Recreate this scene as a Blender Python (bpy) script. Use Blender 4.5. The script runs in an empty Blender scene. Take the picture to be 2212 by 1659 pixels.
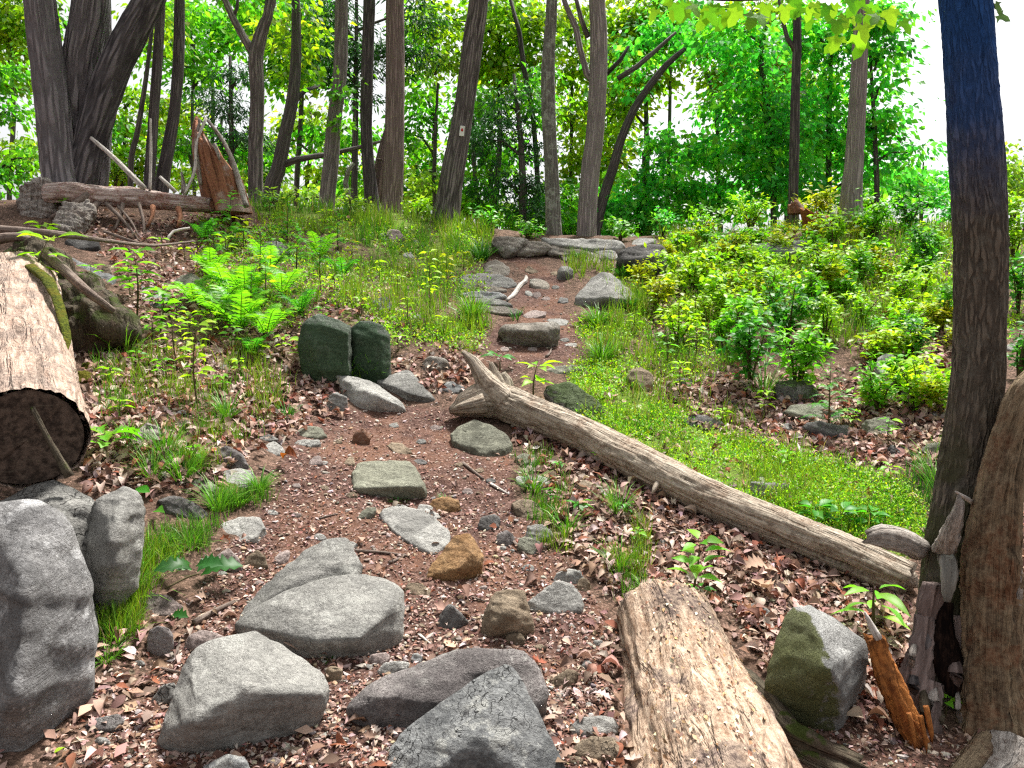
import bpy, bmesh, math, random
import numpy as np
from mathutils import Vector

rng = np.random.default_rng(11)
random.seed(11)
R = math.radians
scene = bpy.context.scene
COL = scene.collection

# ------------------------------------------------------------------ camera model
W, H, F = 2212.0, 1659.0, 1736.0
PITCH = R(-6.0)
CAM = np.array([0.0, 0.0, 1.6])
CP, SP = math.cos(PITCH), math.sin(PITCH)


def raydir(px, py):
    px = np.asarray(px, float); py = np.asarray(py, float)
    xc = (px - W / 2) / F; yc = -(py - H / 2) / F
    d = np.stack([xc, CP - yc * SP, SP + yc * CP], -1)
    return d / d[..., 1:2]


def at(px, py, Y):
    return CAM + raydir(px, py) * np.asarray(Y, float)[..., None]


def project(p):
    q = np.asarray(p, float) - CAM
    f = q[..., 1] * CP + q[..., 2] * SP
    u = -q[..., 1] * SP + q[..., 2] * CP
    f = np.where(f > 0.05, f, 0.05)
    return W / 2 + F * q[..., 0] / f, H / 2 - F * u / f


# ------------------------------------------------------------------ noise
def _hash(ix, iy, iz, seed):
    h = (ix.astype(np.int64) * 374761393 + iy.astype(np.int64) * 668265263 + iz.astype(np.int64) * 2147483647 + seed * 1274126177) & 0xFFFFFFFF
    h = ((h ^ (h >> 13)) * 1274126177) & 0xFFFFFFFF
    h = ((h ^ (h >> 16)) * 2246822519) & 0xFFFFFFFF
    h = h ^ (h >> 15)
    return (h & 0xFFFF) / 65535.0 * 2 - 1


def vnoise(p, seed=0):
    p = np.asarray(p, float)
    i = np.floor(p); f = p - i; u = f * f * (3 - 2 * f)
    i = i.astype(np.int64)
    out = 0
    for a in (0, 1):
        wx = u[..., 0] if a else 1 - u[..., 0]
        for b in (0, 1):
            wy = u[..., 1] if b else 1 - u[..., 1]
            for c in (0, 1):
                wz = u[..., 2] if c else 1 - u[..., 2]
                out = out + wx * wy * wz * _hash(i[..., 0] + a, i[..., 1] + b, i[..., 2] + c, seed)
    return out


def fbm(p, octv=4, seed=0, gain=0.5):
    p = np.asarray(p, float); s = 0; a = 1.0; t = 0
    for o in range(octv):
        s = s + a * vnoise(p * (2.03 ** o) + o * 17.3, seed + o); t += a; a *= gain
    return s / t


# ------------------------------------------------------------------ ground height field
def smax(a, b, k): return b + k * np.logaddexp(0, (a - b) / k)
def smin(a, b, k): return -smax(-a, -b, k)


def base_h(y):
    lin = -0.75 + 0.29 * y
    z = smax(lin, -0.03 + 0.02 * y, 0.10)
    z = smin(z, 2.62 - 0.17 * (y - 11.2), 0.10)
    return smax(z, -1.2 + 0.0 * y, 0.3)


CTRL = [(100, 430, 9.6), (300, 445, 10.0), (440, 440, 10.2), (520, 435, 10.6), (300, 560, 8.0), (100, 540, 7.4), (250, 680, 6.5),
        (450, 600, 7.7), (230, 950, 4.35), (300, 1150, 3.65), (120, 1000, 4.0), (20, 700, 5.6), (700, 452, 11.4), (850, 468, 11.9),
        (970, 474, 11.7), (1050, 500, 11.2), (1250, 519, 11.0), (1430, 520, 10.9), (740, 687, 6.75), (740, 812, 6.05), (650, 600, 8.0),
        (1800, 1100, 4.3), (1500, 1350, 3.3), (1900, 1450, 3.05), (2100, 1600, 2.7), (1800, 900, 5.6), (1800, 700, 7.6), (1700, 540, 10.0),
        (1850, 480, 11.3), (2150, 500, 10.5), (2150, 900, 5.2), (1550, 600, 9.0), (300, 1600, 2.45), (700, 1600, 2.48), (1100, 1600, 2.5),
        (880, 890, 5.5), (880, 1000, 4.75), (1150, 720, 7.1), (1150, 600, 9.0), (1000, 640, 8.3), (-150, 1000, 4.0), (-150, 700, 5.6),
        (-200, 450, 9.4), (2400, 600, 9), (2400, 1000, 4.8), (870, 860, 5.75), (1400, 950, 5.2), (-100, 1300, 3.0), (60, 1300, 3.2)]
_c = np.array(CTRL, float)
_w = at(_c[:, 0], _c[:, 1], _c[:, 2])
_res = _w[:, 2] - base_h(_w[:, 1])
SIG = 1.05
_d2 = ((_w[:, None, :2] - _w[None, :, :2]) ** 2).sum(-1)
_wt = np.linalg.solve(np.exp(-_d2 / (2 * SIG ** 2)) + 0.12 * np.eye(len(_w)), _res)


def height0(x, y):
    x = np.asarray(x, float); y = np.asarray(y, float)
    z = base_h(y)
    for (wx, wy, _z), w in zip(_w, _wt):
        z = z + w * np.exp(-((x - wx) ** 2 + (y - wy) ** 2) / (2 * SIG ** 2))
    near = np.clip(1.3 - y / 18, 0.2, 1)
    p = np.stack([x, y, x * 0], -1)
    z = z + 0.055 * fbm(p / 0.9, 3, 3) * near + 0.022 * fbm(p / 0.22, 3, 9) * near + 0.006 * vnoise(p / 0.05, 5) * near
    return z


GX0, GY0, GS = -14.0, -1.0, 0.04
_gx = np.arange(GX0, 14.0, GS); _gy = np.arange(GY0, 30.0, GS)
_GH = height0(*np.meshgrid(_gx, _gy))


def height(x, y):
    x = np.asarray(x, float); y = np.asarray(y, float)
    fx = np.clip((x - GX0) / GS, 0, len(_gx) - 1.001); fy = np.clip((y - GY0) / GS, 0, len(_gy) - 1.001)
    ix = fx.astype(int); iy = fy.astype(int); fx = fx - ix; fy = fy - iy
    return (_GH[iy, ix] * (1 - fx) * (1 - fy) + _GH[iy, ix + 1] * fx * (1 - fy) + _GH[iy + 1, ix] * (1 - fx) * fy + _GH[iy + 1, ix + 1] * fx * fy)


def ground(px, py, ymax=17.0):
    """where the sight line through a photo point meets the ground: (N,3), ok"""
    px = np.atleast_1d(np.asarray(px, float)); py = np.atleast_1d(np.asarray(py, float))
    d = raydir(px, py)
    Y = np.full(len(px), 1.7); hit = np.zeros(len(px), bool); res = np.full(len(px), ymax)
    prev = Y.copy()
    while Y[0] < ymax:
        p = CAM + d * Y[:, None]
        under = (p[:, 2] < height(p[:, 0], p[:, 1])) & ~hit
        if under.any():
            lo, hi = prev[under].copy(), Y[under].copy()
            for _ in range(7):
                m = (lo + hi) / 2; q = CAM + d[under] * m[:, None]
                b = q[:, 2] < height(q[:, 0], q[:, 1])
                hi = np.where(b, m, hi); lo = np.where(b, lo, m)
            res[under] = hi; hit |= under
        prev = Y; Y = Y * 1.012
    p = CAM + d * res[:, None]
    return p, hit


def gpt(px, py):
    p, ok = ground([px], [py])
    return p[0]


def gY(px, py): return gpt(px, py)[1]


# ------------------------------------------------------------------ photo-space maps of what covers the ground
MS = 4
MW, MH = int(W) // MS + 1, int(H) // MS + 1


def poly_map(polys, blur=3):
    X, Yy = np.meshgrid((np.arange(MW) + .5) * MS, (np.arange(MH) + .5) * MS)
    out = np.zeros((MH, MW))
    for poly in polys:
        wgt = 1.0
        if isinstance(poly, tuple): wgt, poly = poly
        ins = np.zeros((MH, MW), bool)
        n = len(poly)
        for i in range(n):
            x1, y1 = poly[i]; x2, y2 = poly[(i + 1) % n]
            c = ((y1 > Yy) != (y2 > Yy)) & (X < (x2 - x1) * (Yy - y1) / ((y2 - y1) if y2 != y1 else 1e-9) + x1)
            ins ^= c
        out = np.maximum(out, ins * wgt)
    for _ in range(2):
        for ax in (0, 1):
            acc = 0
            for k in range(-blur, blur + 1): acc = acc + np.roll(out, k, ax)
            out = acc / (2 * blur + 1)
    return out


def lookup(m, px, py):
    ix = np.clip((np.asarray(px) / MS).astype(int), 0, MW - 1); iy = np.clip((np.asarray(py) / MS).astype(int), 0, MH - 1)
    return m[iy, ix]


def scatter(m, n):
    p = m.ravel() / m.sum()
    k = rng.choice(len(p), n, p=p)
    px = (k % MW + rng.random(n)) * MS; py = (k // MW + rng.random(n)) * MS
    g, ok = ground(px, py)
    return g[ok], px[ok], py[ok]


# ------------------------------------------------------------------ mesh helpers
class Geo:
    def __init__(s): s.v = []; s.f = {3: [], 4: []}; s.c = []; s.b = []; s.n = 0

    def add(s, v, f, col=None, bco=None):
        v = np.asarray(v, float).reshape(-1, 3); m = len(v)
        for a in (f if isinstance(f, list) else [f]):
            a = np.asarray(a, int)
            if len(a): s.f[a.shape[1]].append(a + s.n)
        s.v.append(v)
        c = np.ones((m, 3)) * 0.5 if col is None else np.broadcast_to(np.asarray(col, float), (m, 3))
        s.c.append(c); s.b.append(v if bco is None else np.asarray(bco, float)); s.n += m
        return s

    def build(s, name, mat, parent=None, origin=None, smooth=True):
        v = np.concatenate(s.v); c = np.concatenate(s.c); b = np.concatenate(s.b)
        o = np.zeros(3) if origin is None else np.asarray(origin, float)
        me = bpy.data.meshes.new(name)
        loops, starts, k = [], [], 0
        for sz in (4, 3):
            if s.f[sz]:
                a = np.concatenate(s.f[sz]); loops.append(a.ravel()); starts.append(k + np.arange(len(a)) * sz); k += a.size
        loops = np.concatenate(loops); starts = np.concatenate(starts)
        me.vertices.add(len(v)); me.vertices.foreach_set('co', (v - o).astype(np.float32).ravel())
        me.loops.add(len(loops)); me.loops.foreach_set('vertex_index', loops.astype(np.int32))
        me.polygons.add(len(starts)); me.polygons.foreach_set('loop_start', starts.astype(np.int32))
        me.update(calc_edges=True)
        me.polygons.foreach_set('use_smooth', np.full(len(starts), smooth))
        at_ = me.attributes.new('col', 'FLOAT_COLOR', 'POINT')
        at_.data.foreach_set('color', np.concatenate([c, np.ones((len(c), 1))], 1).astype(np.float32).ravel())
        ab = me.attributes.new('bco', 'FLOAT_VECTOR', 'POINT'); ab.data.foreach_set('vector', b.astype(np.float32).ravel())
        me.materials.append(mat)
        ob = bpy.data.objects.new(name, me); COL.objects.link(ob)
        ob.location = o
        if parent is not None:
            ob.parent = parent
            ob.location = o - np.array(parent.location)
        return ob


def tag(o, label=None, cat=None, group=None, kind=None):
    if label: o['label'] = label
    if cat: o['category'] = cat
    if group: o['group'] = group
    if kind: o['kind'] = kind
    return o


def empty(name, loc):
    o = bpy.data.objects.new(name, None); COL.objects.link(o); o.location = loc; o.empty_display_size = 0.1
    return o


def copy_tree(o, parent=None):
    c = o.copy(); COL.objects.link(c)
    if parent is not None: c.parent = parent
    for ch in [x for x in bpy.data.objects if x.parent is o]: copy_tree(ch, c)
    return c


# labels that point at one thing by the landmark it lies beside
LANDMARKS = [(1100, 1540, 'the pointed grey rock at the bottom edge'), (540, 1480, 'the angular light-topped boulder'), (730, 1300, 'the broad two-piece slab'),
             (980, 1200, 'the orange wedge stone'), (900, 1140, 'the whitish slab'), (840, 1035, 'the green-grey block on the trail'),
             (1040, 945, 'the five-sided slab by the log'), (800, 850, 'the tilted notched slab'), (745, 750, 'the mossy green boulder'),
             (1140, 720, 'the trail step rock'), (1300, 620, 'the sloping triangular boulder'), (1250, 540, 'the crest ledge'), (1050, 620, 'the layered ledge'),
             (1450, 1030, 'the diagonal log'), (1500, 1450, 'the crumbling log'), (1760, 1430, 'the mossy triangular stone'), (100, 1350, 'the streaked boulder'),
             (247, 1140, 'the upright split block'), (80, 940, 'the sawn log end'), (475, 350, 'the broken red snag'), (270, 425, 'the fallen log on the bank'),
             (1090, 1330, 'the rounded tan block'), (2110, 1000, 'the dark leaning trunk'), (1690, 545, 'the grey weathered slab'), (1755, 470, 'the orange rotten stump'),
             (1925, 790, 'the pale lichen boulder'), (1760, 890, 'the grey hump rock'), (980, 440, 'the trunk with the white trail marker'), (420, 1050, 'the flat slabs beside the trail')]
PEND = []
ORD = ['nearest', 'second nearest', 'third nearest', 'fourth nearest', 'fifth nearest', 'sixth nearest', 'seventh nearest', 'eighth nearest', 'ninth nearest', 'tenth nearest',
       'eleventh nearest', 'twelfth nearest', 'thirteenth nearest', 'fourteenth nearest', 'fifteenth nearest', 'sixteenth nearest']


def later(o, desc, px, py): PEND.append((o, desc, px, py))


def finish_labels():
    by = {}
    for o, desc, px, py in PEND:
        d, i = min(((px - a) ** 2 + 1.5 * (py - b) ** 2, i) for i, (a, b, _n) in enumerate(LANDMARKS))
        a, b, _n = LANDMARKS[i]
        if abs(px - a) > abs(py - b): where = 'left of' if px < a else 'right of'
        else: where = 'uphill of' if py < b else 'downhill of'
        by.setdefault((desc, where, i), []).append((d, o))
    for (desc, where, i), v in by.items():
        v.sort(key=lambda t: t[0])
        for k, (d, o) in enumerate(v):
            o['label'] = f"{desc} {where} {LANDMARKS[i][2]}" + (f", {ORD[min(k, 15)]}" if len(v) > 1 else '')


# ------------------------------------------------------------------ material helpers
def newmat(name):
    m = bpy.data.materials.new(name); m.use_nodes = True
    nt = m.node_tree; nt.nodes.clear()
    return m, nt


def N(nt, typ, ins=None, **props):
    n = nt.nodes.new(typ)
    for k, v in props.items(): setattr(n, k, v)
    for k, v in (ins or {}).items():
        s = n.inputs[k]
        if isinstance(v, bpy.types.NodeSocket): nt.links.new(v, s)
        else: s.default_value = v
    return n


def rgb(c): return (c[0], c[1], c[2], 1.0)


def mixc(nt, fac, a, b, blend='MIX'):
    n = nt.nodes.new('ShaderNodeMix'); n.data_type = 'RGBA'; n.blend_type = blend
    for s, v in ((n.inputs[0], fac), (n.inputs[6], a), (n.inputs[7], b)):
        if isinstance(v, bpy.types.NodeSocket): nt.links.new(v, s)
        elif isinstance(v, (int, float)): s.default_value = v
        else: s.default_value = rgb(v)
    return n.outputs[2]


def maths(nt, op, a, b=0.0, c=0.0, clamp=False):
    n = nt.nodes.new('ShaderNodeMath'); n.operation = op; n.use_clamp = clamp
    for s, v in zip(n.inputs, (a, b, c)):
        if isinstance(v, bpy.types.NodeSocket): nt.links.new(v, s)
        else: s.default_value = v
    return n.outputs[0]


def ramp(nt, fac, lo, hi, a=0.0, b=1.0):
    n = nt.nodes.new('ShaderNodeMapRange'); n.interpolation_type = 'SMOOTHSTEP'
    nt.links.new(fac, n.inputs[0])
    for i, v in zip((1, 2, 3, 4), (lo, hi, a, b)): n.inputs[i].default_value = v
    return n.outputs[0]


def noise(nt, vec, scale, detail=4.0, rough=0.6, dist=0.0):
    return N(nt, 'ShaderNodeTexNoise', {'Vector': vec, 'Scale': scale, 'Detail': detail, 'Roughness': rough, 'Distortion': dist}).outputs[0]


def scaled(nt, vec, s):
    n = nt.nodes.new('ShaderNodeVectorMath'); n.operation = 'MULTIPLY'
    nt.links.new(vec, n.inputs[0]); n.inputs[1].default_value = s
    return n.outputs[0]


def finish(nt, col, bump=None, strength=0.5, dist=0.02, rough=0.85, spec=0.25):
    out = nt.nodes.new('ShaderNodeOutputMaterial')
    p = N(nt, 'ShaderNodeBsdfPrincipled', {'Roughness': rough, 'Specular IOR Level': spec})
    if isinstance(col, bpy.types.NodeSocket): nt.links.new(col, p.inputs['Base Color'])
    else: p.inputs['Base Color'].default_value = rgb(col)
    if bump is not None:
        b = N(nt, 'ShaderNodeBump', {'Height': bump, 'Strength': strength, 'Distance': dist})
        nt.links.new(b.outputs[0], p.inputs['Normal'])
    nt.links.new(p.outputs[0], out.inputs[0])
    return p


def objcoord(nt, seeded=True):
    tc = nt.nodes.new('ShaderNodeTexCoord').outputs['Object']
    if not seeded: return tc
    oi = nt.nodes.new('ShaderNodeObjectInfo')
    n = nt.nodes.new('ShaderNodeVectorMath'); n.operation = 'ADD'
    nt.links.new(tc, n.inputs[0])
    k = maths(nt, 'MULTIPLY', oi.outputs['Random'], 40.0)
    nt.links.new(k, n.inputs[1])
    return n.outputs[0]


def rock_mat(name, c1, c2, dark=(0.05, 0.047, 0.045), lich=0.35, lcol=(0.50, 0.50, 0.46), moss=0.0, mcol=(0.06, 0.09, 0.02), mside=None, tint=0.25, rot=(0.4, 0.5, 0.2), sk=.75, crs=(1, 1, 1.5), crm=.46):
    m, nt = newmat(name)
    v = objcoord(nt)
    mp = N(nt, 'ShaderNodeMapping', {'Vector': v, 'Rotation': rot, 'Scale': (2.2, 2.2, 8.0)}).outputs[0]
    c1 = tuple(x * .58 for x in c1); c2 = tuple(x * .86 for x in c2); lcol = tuple(x * .88 for x in lcol)
    big = noise(nt, v, 3.2, 6, 0.62)
    streak = noise(nt, mp, 1.5, 8, 0.7, 1.2)
    grain = noise(nt, v, 62.0, 4, 0.75)
    mid = noise(nt, v, 20.0, 6, 0.75)
    c = mixc(nt, ramp(nt, big, 0.35, 0.65), c1, c2)
    c = mixc(nt, ramp(nt, streak, 0.51, 0.62, 0.0, min(.9, .7 * sk)), c, tuple(x * 0.5 for x in c1))
    c = mixc(nt, ramp(nt, streak, 0.50, 0.36, 0.0, 0.5), c, tuple(min(1, x * 1.35) for x in c2))
    c = mixc(nt, ramp(nt, grain, 0.35, 0.66, 0.0, 1.0), mixc(nt, 0.42, c, dark), mixc(nt, 0.28, c, lcol))
    if lich:
        lv = noise(nt, v, 6.5, 5, 0.72)
        c = mixc(nt, maths(nt, 'MULTIPLY', ramp(nt, lv, 0.54, 0.60), min(1, lich * 1.5)), c, lcol)
        c = mixc(nt, maths(nt, 'MULTIPLY', ramp(nt, mid, 0.56, 0.68), 0.6), c, dark)
        st = noise(nt, v, 2.1, 6, .7)
        c = mixc(nt, ramp(nt, st, .48, .62, 0, .72), c, tuple(x * .38 for x in c1))
    wv = N(nt, 'ShaderNodeVectorMath', {0: v, 1: N(nt, 'ShaderNodeTexNoise', {'Vector': v, 'Scale': 4.0, 'Detail': 4.0}).outputs[1]}, operation='MULTIPLY_ADD'); wv.inputs[1].default_value = (1, 1, 1)
    nt.links.new(N(nt, 'ShaderNodeVectorMath', {0: N(nt, 'ShaderNodeTexNoise', {'Vector': v, 'Scale': 4.0, 'Detail': 4.0}).outputs[1], 1: (.13, .13, .13)}, operation='MULTIPLY').outputs[0], wv.inputs[2])
    cr = N(nt, 'ShaderNodeTexVoronoi', {'Vector': scaled(nt, wv.outputs[0], crs), 'Scale': 3.6}, feature='DISTANCE_TO_EDGE').outputs['Distance']
    crk = maths(nt, 'MULTIPLY', ramp(nt, cr, 0.026, 0.005), ramp(nt, big, crm, crm + .06))
    c = mixc(nt, maths(nt, 'MULTIPLY', crk, .85), c, tuple(x * .35 for x in dark))
    oi = nt.nodes.new('ShaderNodeObjectInfo').outputs['Random']
    c = mixc(nt, tint, c, mixc(nt, oi, tuple(x * 0.5 for x in c1), tuple(min(1, x * 1.5) for x in c2)))
    if moss:
        g = nt.nodes.new('ShaderNodeNewGeometry')
        sp = N(nt, 'ShaderNodeSeparateXYZ', {0: g.outputs['Normal']})
        if mside is not None:
            dt = N(nt, 'ShaderNodeVectorMath', {0: g.outputs['Normal'], 1: mside}, operation='DOT_PRODUCT').outputs['Value']
        else: dt = sp.outputs['Z']
        k = maths(nt, 'ADD', dt, maths(nt, 'MULTIPLY', maths(nt, 'SUBTRACT', mid, 0.5), 1.6))
        mc = mixc(nt, grain, tuple(x * 0.5 for x in mcol), tuple(x * 1.7 for x in mcol))
        c = mixc(nt, ramp(nt, k, 0.25, 0.5, 0.0, moss), c, mc)
    hgt = maths(nt, 'SUBTRACT', maths(nt, 'ADD', maths(nt, 'MULTIPLY', streak, 0.55 * sk), maths(nt, 'ADD', maths(nt, 'MULTIPLY', mid, 0.8), maths(nt, 'MULTIPLY', grain, 0.3))), maths(nt, 'MULTIPLY', crk, 1.3))
    finish(nt, c, hgt, 0.9, 0.03, 0.9, 0.15)
    return m


def bark_mat(name, c1, c2, ridge=26.0, stretch=0.13, strength=0.9, dist=0.03, lichen=None, lamt=0.0, high=None, zlo=2.0, zhi=3.2, moss=None, mlo=0.3, mhi=1.2):
    m, nt = newmat(name)
    v = nt.nodes.new('ShaderNodeAttribute'); v.attribute_name = 'bco'; v = v.outputs['Vector']
    vs = scaled(nt, v, (1, 1, stretch))
    wob = noise(nt, v, 6.0, 3)
    dv = N(nt, 'ShaderNodeVectorMath', {0: N(nt, 'ShaderNodeTexNoise', {'Vector': vs, 'Scale': ridge * .6, 'Detail': 4.0}).outputs[1], 1: (.05, .05, .05)}, operation='MULTIPLY').outputs[0]
    vd = N(nt, 'ShaderNodeVectorMath', {0: scaled(nt, v, (1, 1, stretch * .45)), 1: dv}, operation='ADD').outputs[0]
    rid = N(nt, 'ShaderNodeTexVoronoi', {'Vector': vd, 'Scale': ridge * 1.25, 'Randomness': 1.0}, feature='DISTANCE_TO_EDGE').outputs['Distance']
    n1 = noise(nt, vs, ridge * 0.8, 6, 0.7, 0.5)
    n2 = noise(nt, v, 2.5, 4)
    k = maths(nt, 'ADD', maths(nt, 'MULTIPLY', ramp(nt, rid, 0.0, 0.3), 0.4), maths(nt, 'MULTIPLY', n1, 0.75))
    c = mixc(nt, ramp(nt, k, 0.25, 0.85), c1, c2)
    c = mixc(nt, ramp(nt, n2, 0.42, 0.62, 0.0, 0.45), c, tuple(x * 0.55 for x in c2))
    oi = nt.nodes.new('ShaderNodeObjectInfo').outputs['Random']
    c = mixc(nt, 0.3, c, mixc(nt, oi, tuple(x * 0.55 for x in c1), tuple(min(1, x * 1.4) for x in c2)))
    if lamt:
        l = noise(nt, v, 9.0, 5, 0.75)
        c = mixc(nt, maths(nt, 'MULTIPLY', ramp(nt, l, 0.5, 0.6), lamt), c, lichen)
    if moss or high:
        z = N(nt, 'ShaderNodeSeparateXYZ', {0: nt.nodes.new('ShaderNodeNewGeometry').outputs['Position']}).outputs['Z']
        if moss:
            c = mixc(nt, maths(nt, 'MULTIPLY', ramp(nt, z, mhi, mlo), ramp(nt, wob, 0.4, 0.6, 0, 0.8)), c, moss)
        if high:
            c = mixc(nt, ramp(nt, maths(nt, 'ADD', z, maths(nt, 'MULTIPLY', wob, 0.5)), zlo + .25, zhi + .25), c, mixc(nt, k, tuple(x * 0.6 for x in high), tuple(x * 1.5 for x in high)))
    finish(nt, c, k, strength, dist, 0.92, 0.12)
    return m


def wood_mat(name, c1, c2, c3, fine=60.0, stretch=0.06, patch=3.0, pamt=0.6, strength=0.7, dist=0.015, moss=None):
    """weathered or rotten wood: long grain, patches of a third colour, dark cracks"""
    m, nt = newmat(name)
    v = nt.nodes.new('ShaderNodeAttribute'); v.attribute_name = 'bco'; v = v.outputs['Vector']
    vs = scaled(nt, v, (1, 1, stretch))
    g = noise(nt, vs, fine, 6, 0.7, 0.3)
    g2 = noise(nt, vs, fine * 0.3, 4, 0.6, 0.8)
    p = noise(nt, v, patch, 5, 0.65)
    fl = noise(nt, v, 55.0, 3, 0.7)
    c = mixc(nt, ramp(nt, g, 0.35, 0.68), c1, c2)
    c = mixc(nt, ramp(nt, p, 0.48, 0.6, 0.0, pamt), c, mixc(nt, ramp(nt, g2, .35, .65), tuple(x * 0.45 for x in c3), c3))
    c = mixc(nt, ramp(nt, g2, 0.58, 0.70, 0.0, 0.8), c, tuple(x * 0.22 for x in c1))
    c = mixc(nt, ramp(nt, fl, 0.3, 0.7, 0.0, 0.35), c, tuple(min(1, x * 1.5) for x in c2))
    if moss:
        z = N(nt, 'ShaderNodeSeparateXYZ', {0: nt.nodes.new('ShaderNodeNewGeometry').outputs['Normal']}).outputs['Z']
        mm = noise(nt, v, 7.0, 4)
        c = mixc(nt, maths(nt, 'MULTIPLY', ramp(nt, z, 0.1, 0.6), ramp(nt, mm, 0.5, 0.56)), c, moss)
    hgt = maths(nt, 'ADD', g, maths(nt, 'ADD', maths(nt, 'MULTIPLY', ramp(nt, g2, 0.7, 0.45), 1.2), maths(nt, 'MULTIPLY', p, 0.8)))
    finish(nt, c, hgt, strength, dist, 0.88, 0.15)
    return m


def leaf_mat(name, trans=0.4, rough=0.5, tcol=(1.25, 1.3, 0.5), spec=0.3):
    m, nt = newmat(name)
    a = nt.nodes.new('ShaderNodeAttribute'); a.attribute_name = 'col'
    p = N(nt, 'ShaderNodeBsdfPrincipled', {'Base Color': a.outputs['Color'], 'Roughness': rough, 'Specular IOR Level': spec})
    out = nt.nodes.new('ShaderNodeOutputMaterial')
    if trans:
        t = N(nt, 'ShaderNodeBsdfTranslucent', {'Color': mixc(nt, 1.0, a.outputs['Color'], tcol, 'MULTIPLY')})
        mx = N(nt, 'ShaderNodeMixShader', {0: trans, 1: p.outputs[0], 2: t.outputs[0]})
        nt.links.new(mx.outputs[0], out.inputs[0])
    else: nt.links.new(p.outputs[0], out.inputs[0])
    return m


# ------------------------------------------------------------------ leaf shapes and stamping
def strip(ws, zc=0.1, drop=0.1, fold=0.25):
    n = len(ws); y = np.linspace(0, 1, n); v = []; f = []
    for i, w in enumerate(ws):
        z = zc * math.sin(math.pi * y[i]) - drop * y[i] ** 2
        v += [(-w, y[i], z + w * fold), (0, y[i], z), (w, y[i], z + w * fold)]
    for i in range(n - 1):
        a = 3 * i
        f += [(a, a + 1, a + 4, a + 3), (a + 1, a + 2, a + 5, a + 4)]
    return np.array(v, float), np.array(f)


OVAL = strip([0.01, 0.19, 0.26, 0.21, 0.10, 0.005], 0.05, 0.18, 0.3)
LONG = strip([0.01, 0.12, 0.16, 0.14, 0.08, 0.003], 0.05, 0.22, 0.3)
OAK = strip([0.02, 0.06, 0.17, 0.10, 0.27, 0.13, 0.33, 0.15, 0.26, 0.10, 0.02], 0.12, 0.15, 0.35)
OAK2 = strip([0.02, 0.10, 0.24, 0.12, 0.34, 0.16, 0.28, 0.09, 0.02], -0.16, -0.1, 0.6)
CURL = strip([0.02, 0.2, 0.3, 0.22, 0.02], 0.22, 0.1, 1.0)
FAR = (np.array([(0, 0, 0), (-.27, .45, .07), (0, .5, 0), (.27, .45, .07), (0, 1, -.12)], float), np.array([(0, 2, 1), (0, 3, 2), (1, 2, 4), (2, 3, 4)]))
_ang = [-90, -62, -20, 5, 22, 50, 68, 90, 112, 130, 158, 175, 200, 242]
_rad = [.10, .40, .34, .62, .30, .36, .66, .98, .66, .36, .30, .62, .34, .40]
_mp = [(0, .30, 0)] + [(r * math.cos(R(a)) * .95, .30 + r * .75 * math.sin(R(a)), -.12 * r * r) for a, r in zip(_ang, _rad)]
MAPLE = (np.array(_mp), np.array([(0, 1 + i, 1 + (i + 1) % 14) for i in range(14)]))
BLADE = (np.array([(-.5, 0, 0), (.5, 0, 0), (-.42, .4, .06), (.42, .4, .06), (-.28, .75, .24), (.28, .75, .24), (0, .96, .52)], float), [np.array([(0, 1, 3, 2), (2, 3, 5, 4)]), np.array([(4, 5, 6)])])


def unit(a): return a / np.maximum(np.linalg.norm(a, axis=-1, keepdims=True), 1e-9)


def basis(d, nrm):
    d = unit(np.asarray(d, float)); x = unit(np.cross(d, nrm)); n = np.cross(x, d)
    return np.stack([x, d, n], -1)


def stamp(geo, tmpl, loc, rot, sc, col, sw=None):
    """copies of a small shape: loc (N,3), rot (N,3,3), scale (N,), colour (N,3); sw = width scale"""
    tv, tf = tmpl; n = len(loc); V = len(tv)
    if n == 0: return
    t = np.broadcast_to(tv, (n, V, 3)) * np.asarray(sc)[:, None, None]
    if sw is not None:
        t = t.copy(); t[:, :, 0] = tv[None, :, 0] * np.asarray(sw)[:, None]
    v = np.einsum('nij,nvj->nvi', rot, t) + loc[:, None, :]
    off = (np.arange(n) * V)[:, None, None]
    fs = [(a[None] + off).reshape(-1, a.shape[1]) for a in (tf if isinstance(tf, list) else [tf])]
    geo.add(v.reshape(-1, 3), fs, np.repeat(col, V, 0))


def pick(pal, n, jit=0.18):
    pal = np.asarray(pal, float)
    c = pal[rng.integers(0, len(pal), n)]
    return np.clip(c * (1 + jit * rng.standard_normal((n, 1))) * (1 + 0.06 * rng.standard_normal((n, 3))), 0.004, 0.95)


def rdir(n):
    return unit(rng.standard_normal((n, 3)))


# ------------------------------------------------------------------ tubes
def spline(P, step):
    P = np.asarray(P, float)
    q = np.concatenate([2 * P[:1] - P[1:2], P, 2 * P[-1:] - P[-2:-1]])
    out = []
    for i in range(1, len(q) - 2):
        L = np.linalg.norm(q[i + 1][:3] - q[i][:3]); k = max(1, int(L / step))
        t = np.linspace(0, 1, k, endpoint=False)[:, None]
        a, b, c, d = q[i - 1], q[i], q[i + 1], q[i + 2]
        out.append(0.5 * (2 * b + (c - a) * t + (2 * a - 5 * b + 4 * c - d) * t ** 2 + (3 * b - a - 3 * c + d) * t ** 3))
    out.append(P[-1:])
    return np.concatenate(out)


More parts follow.
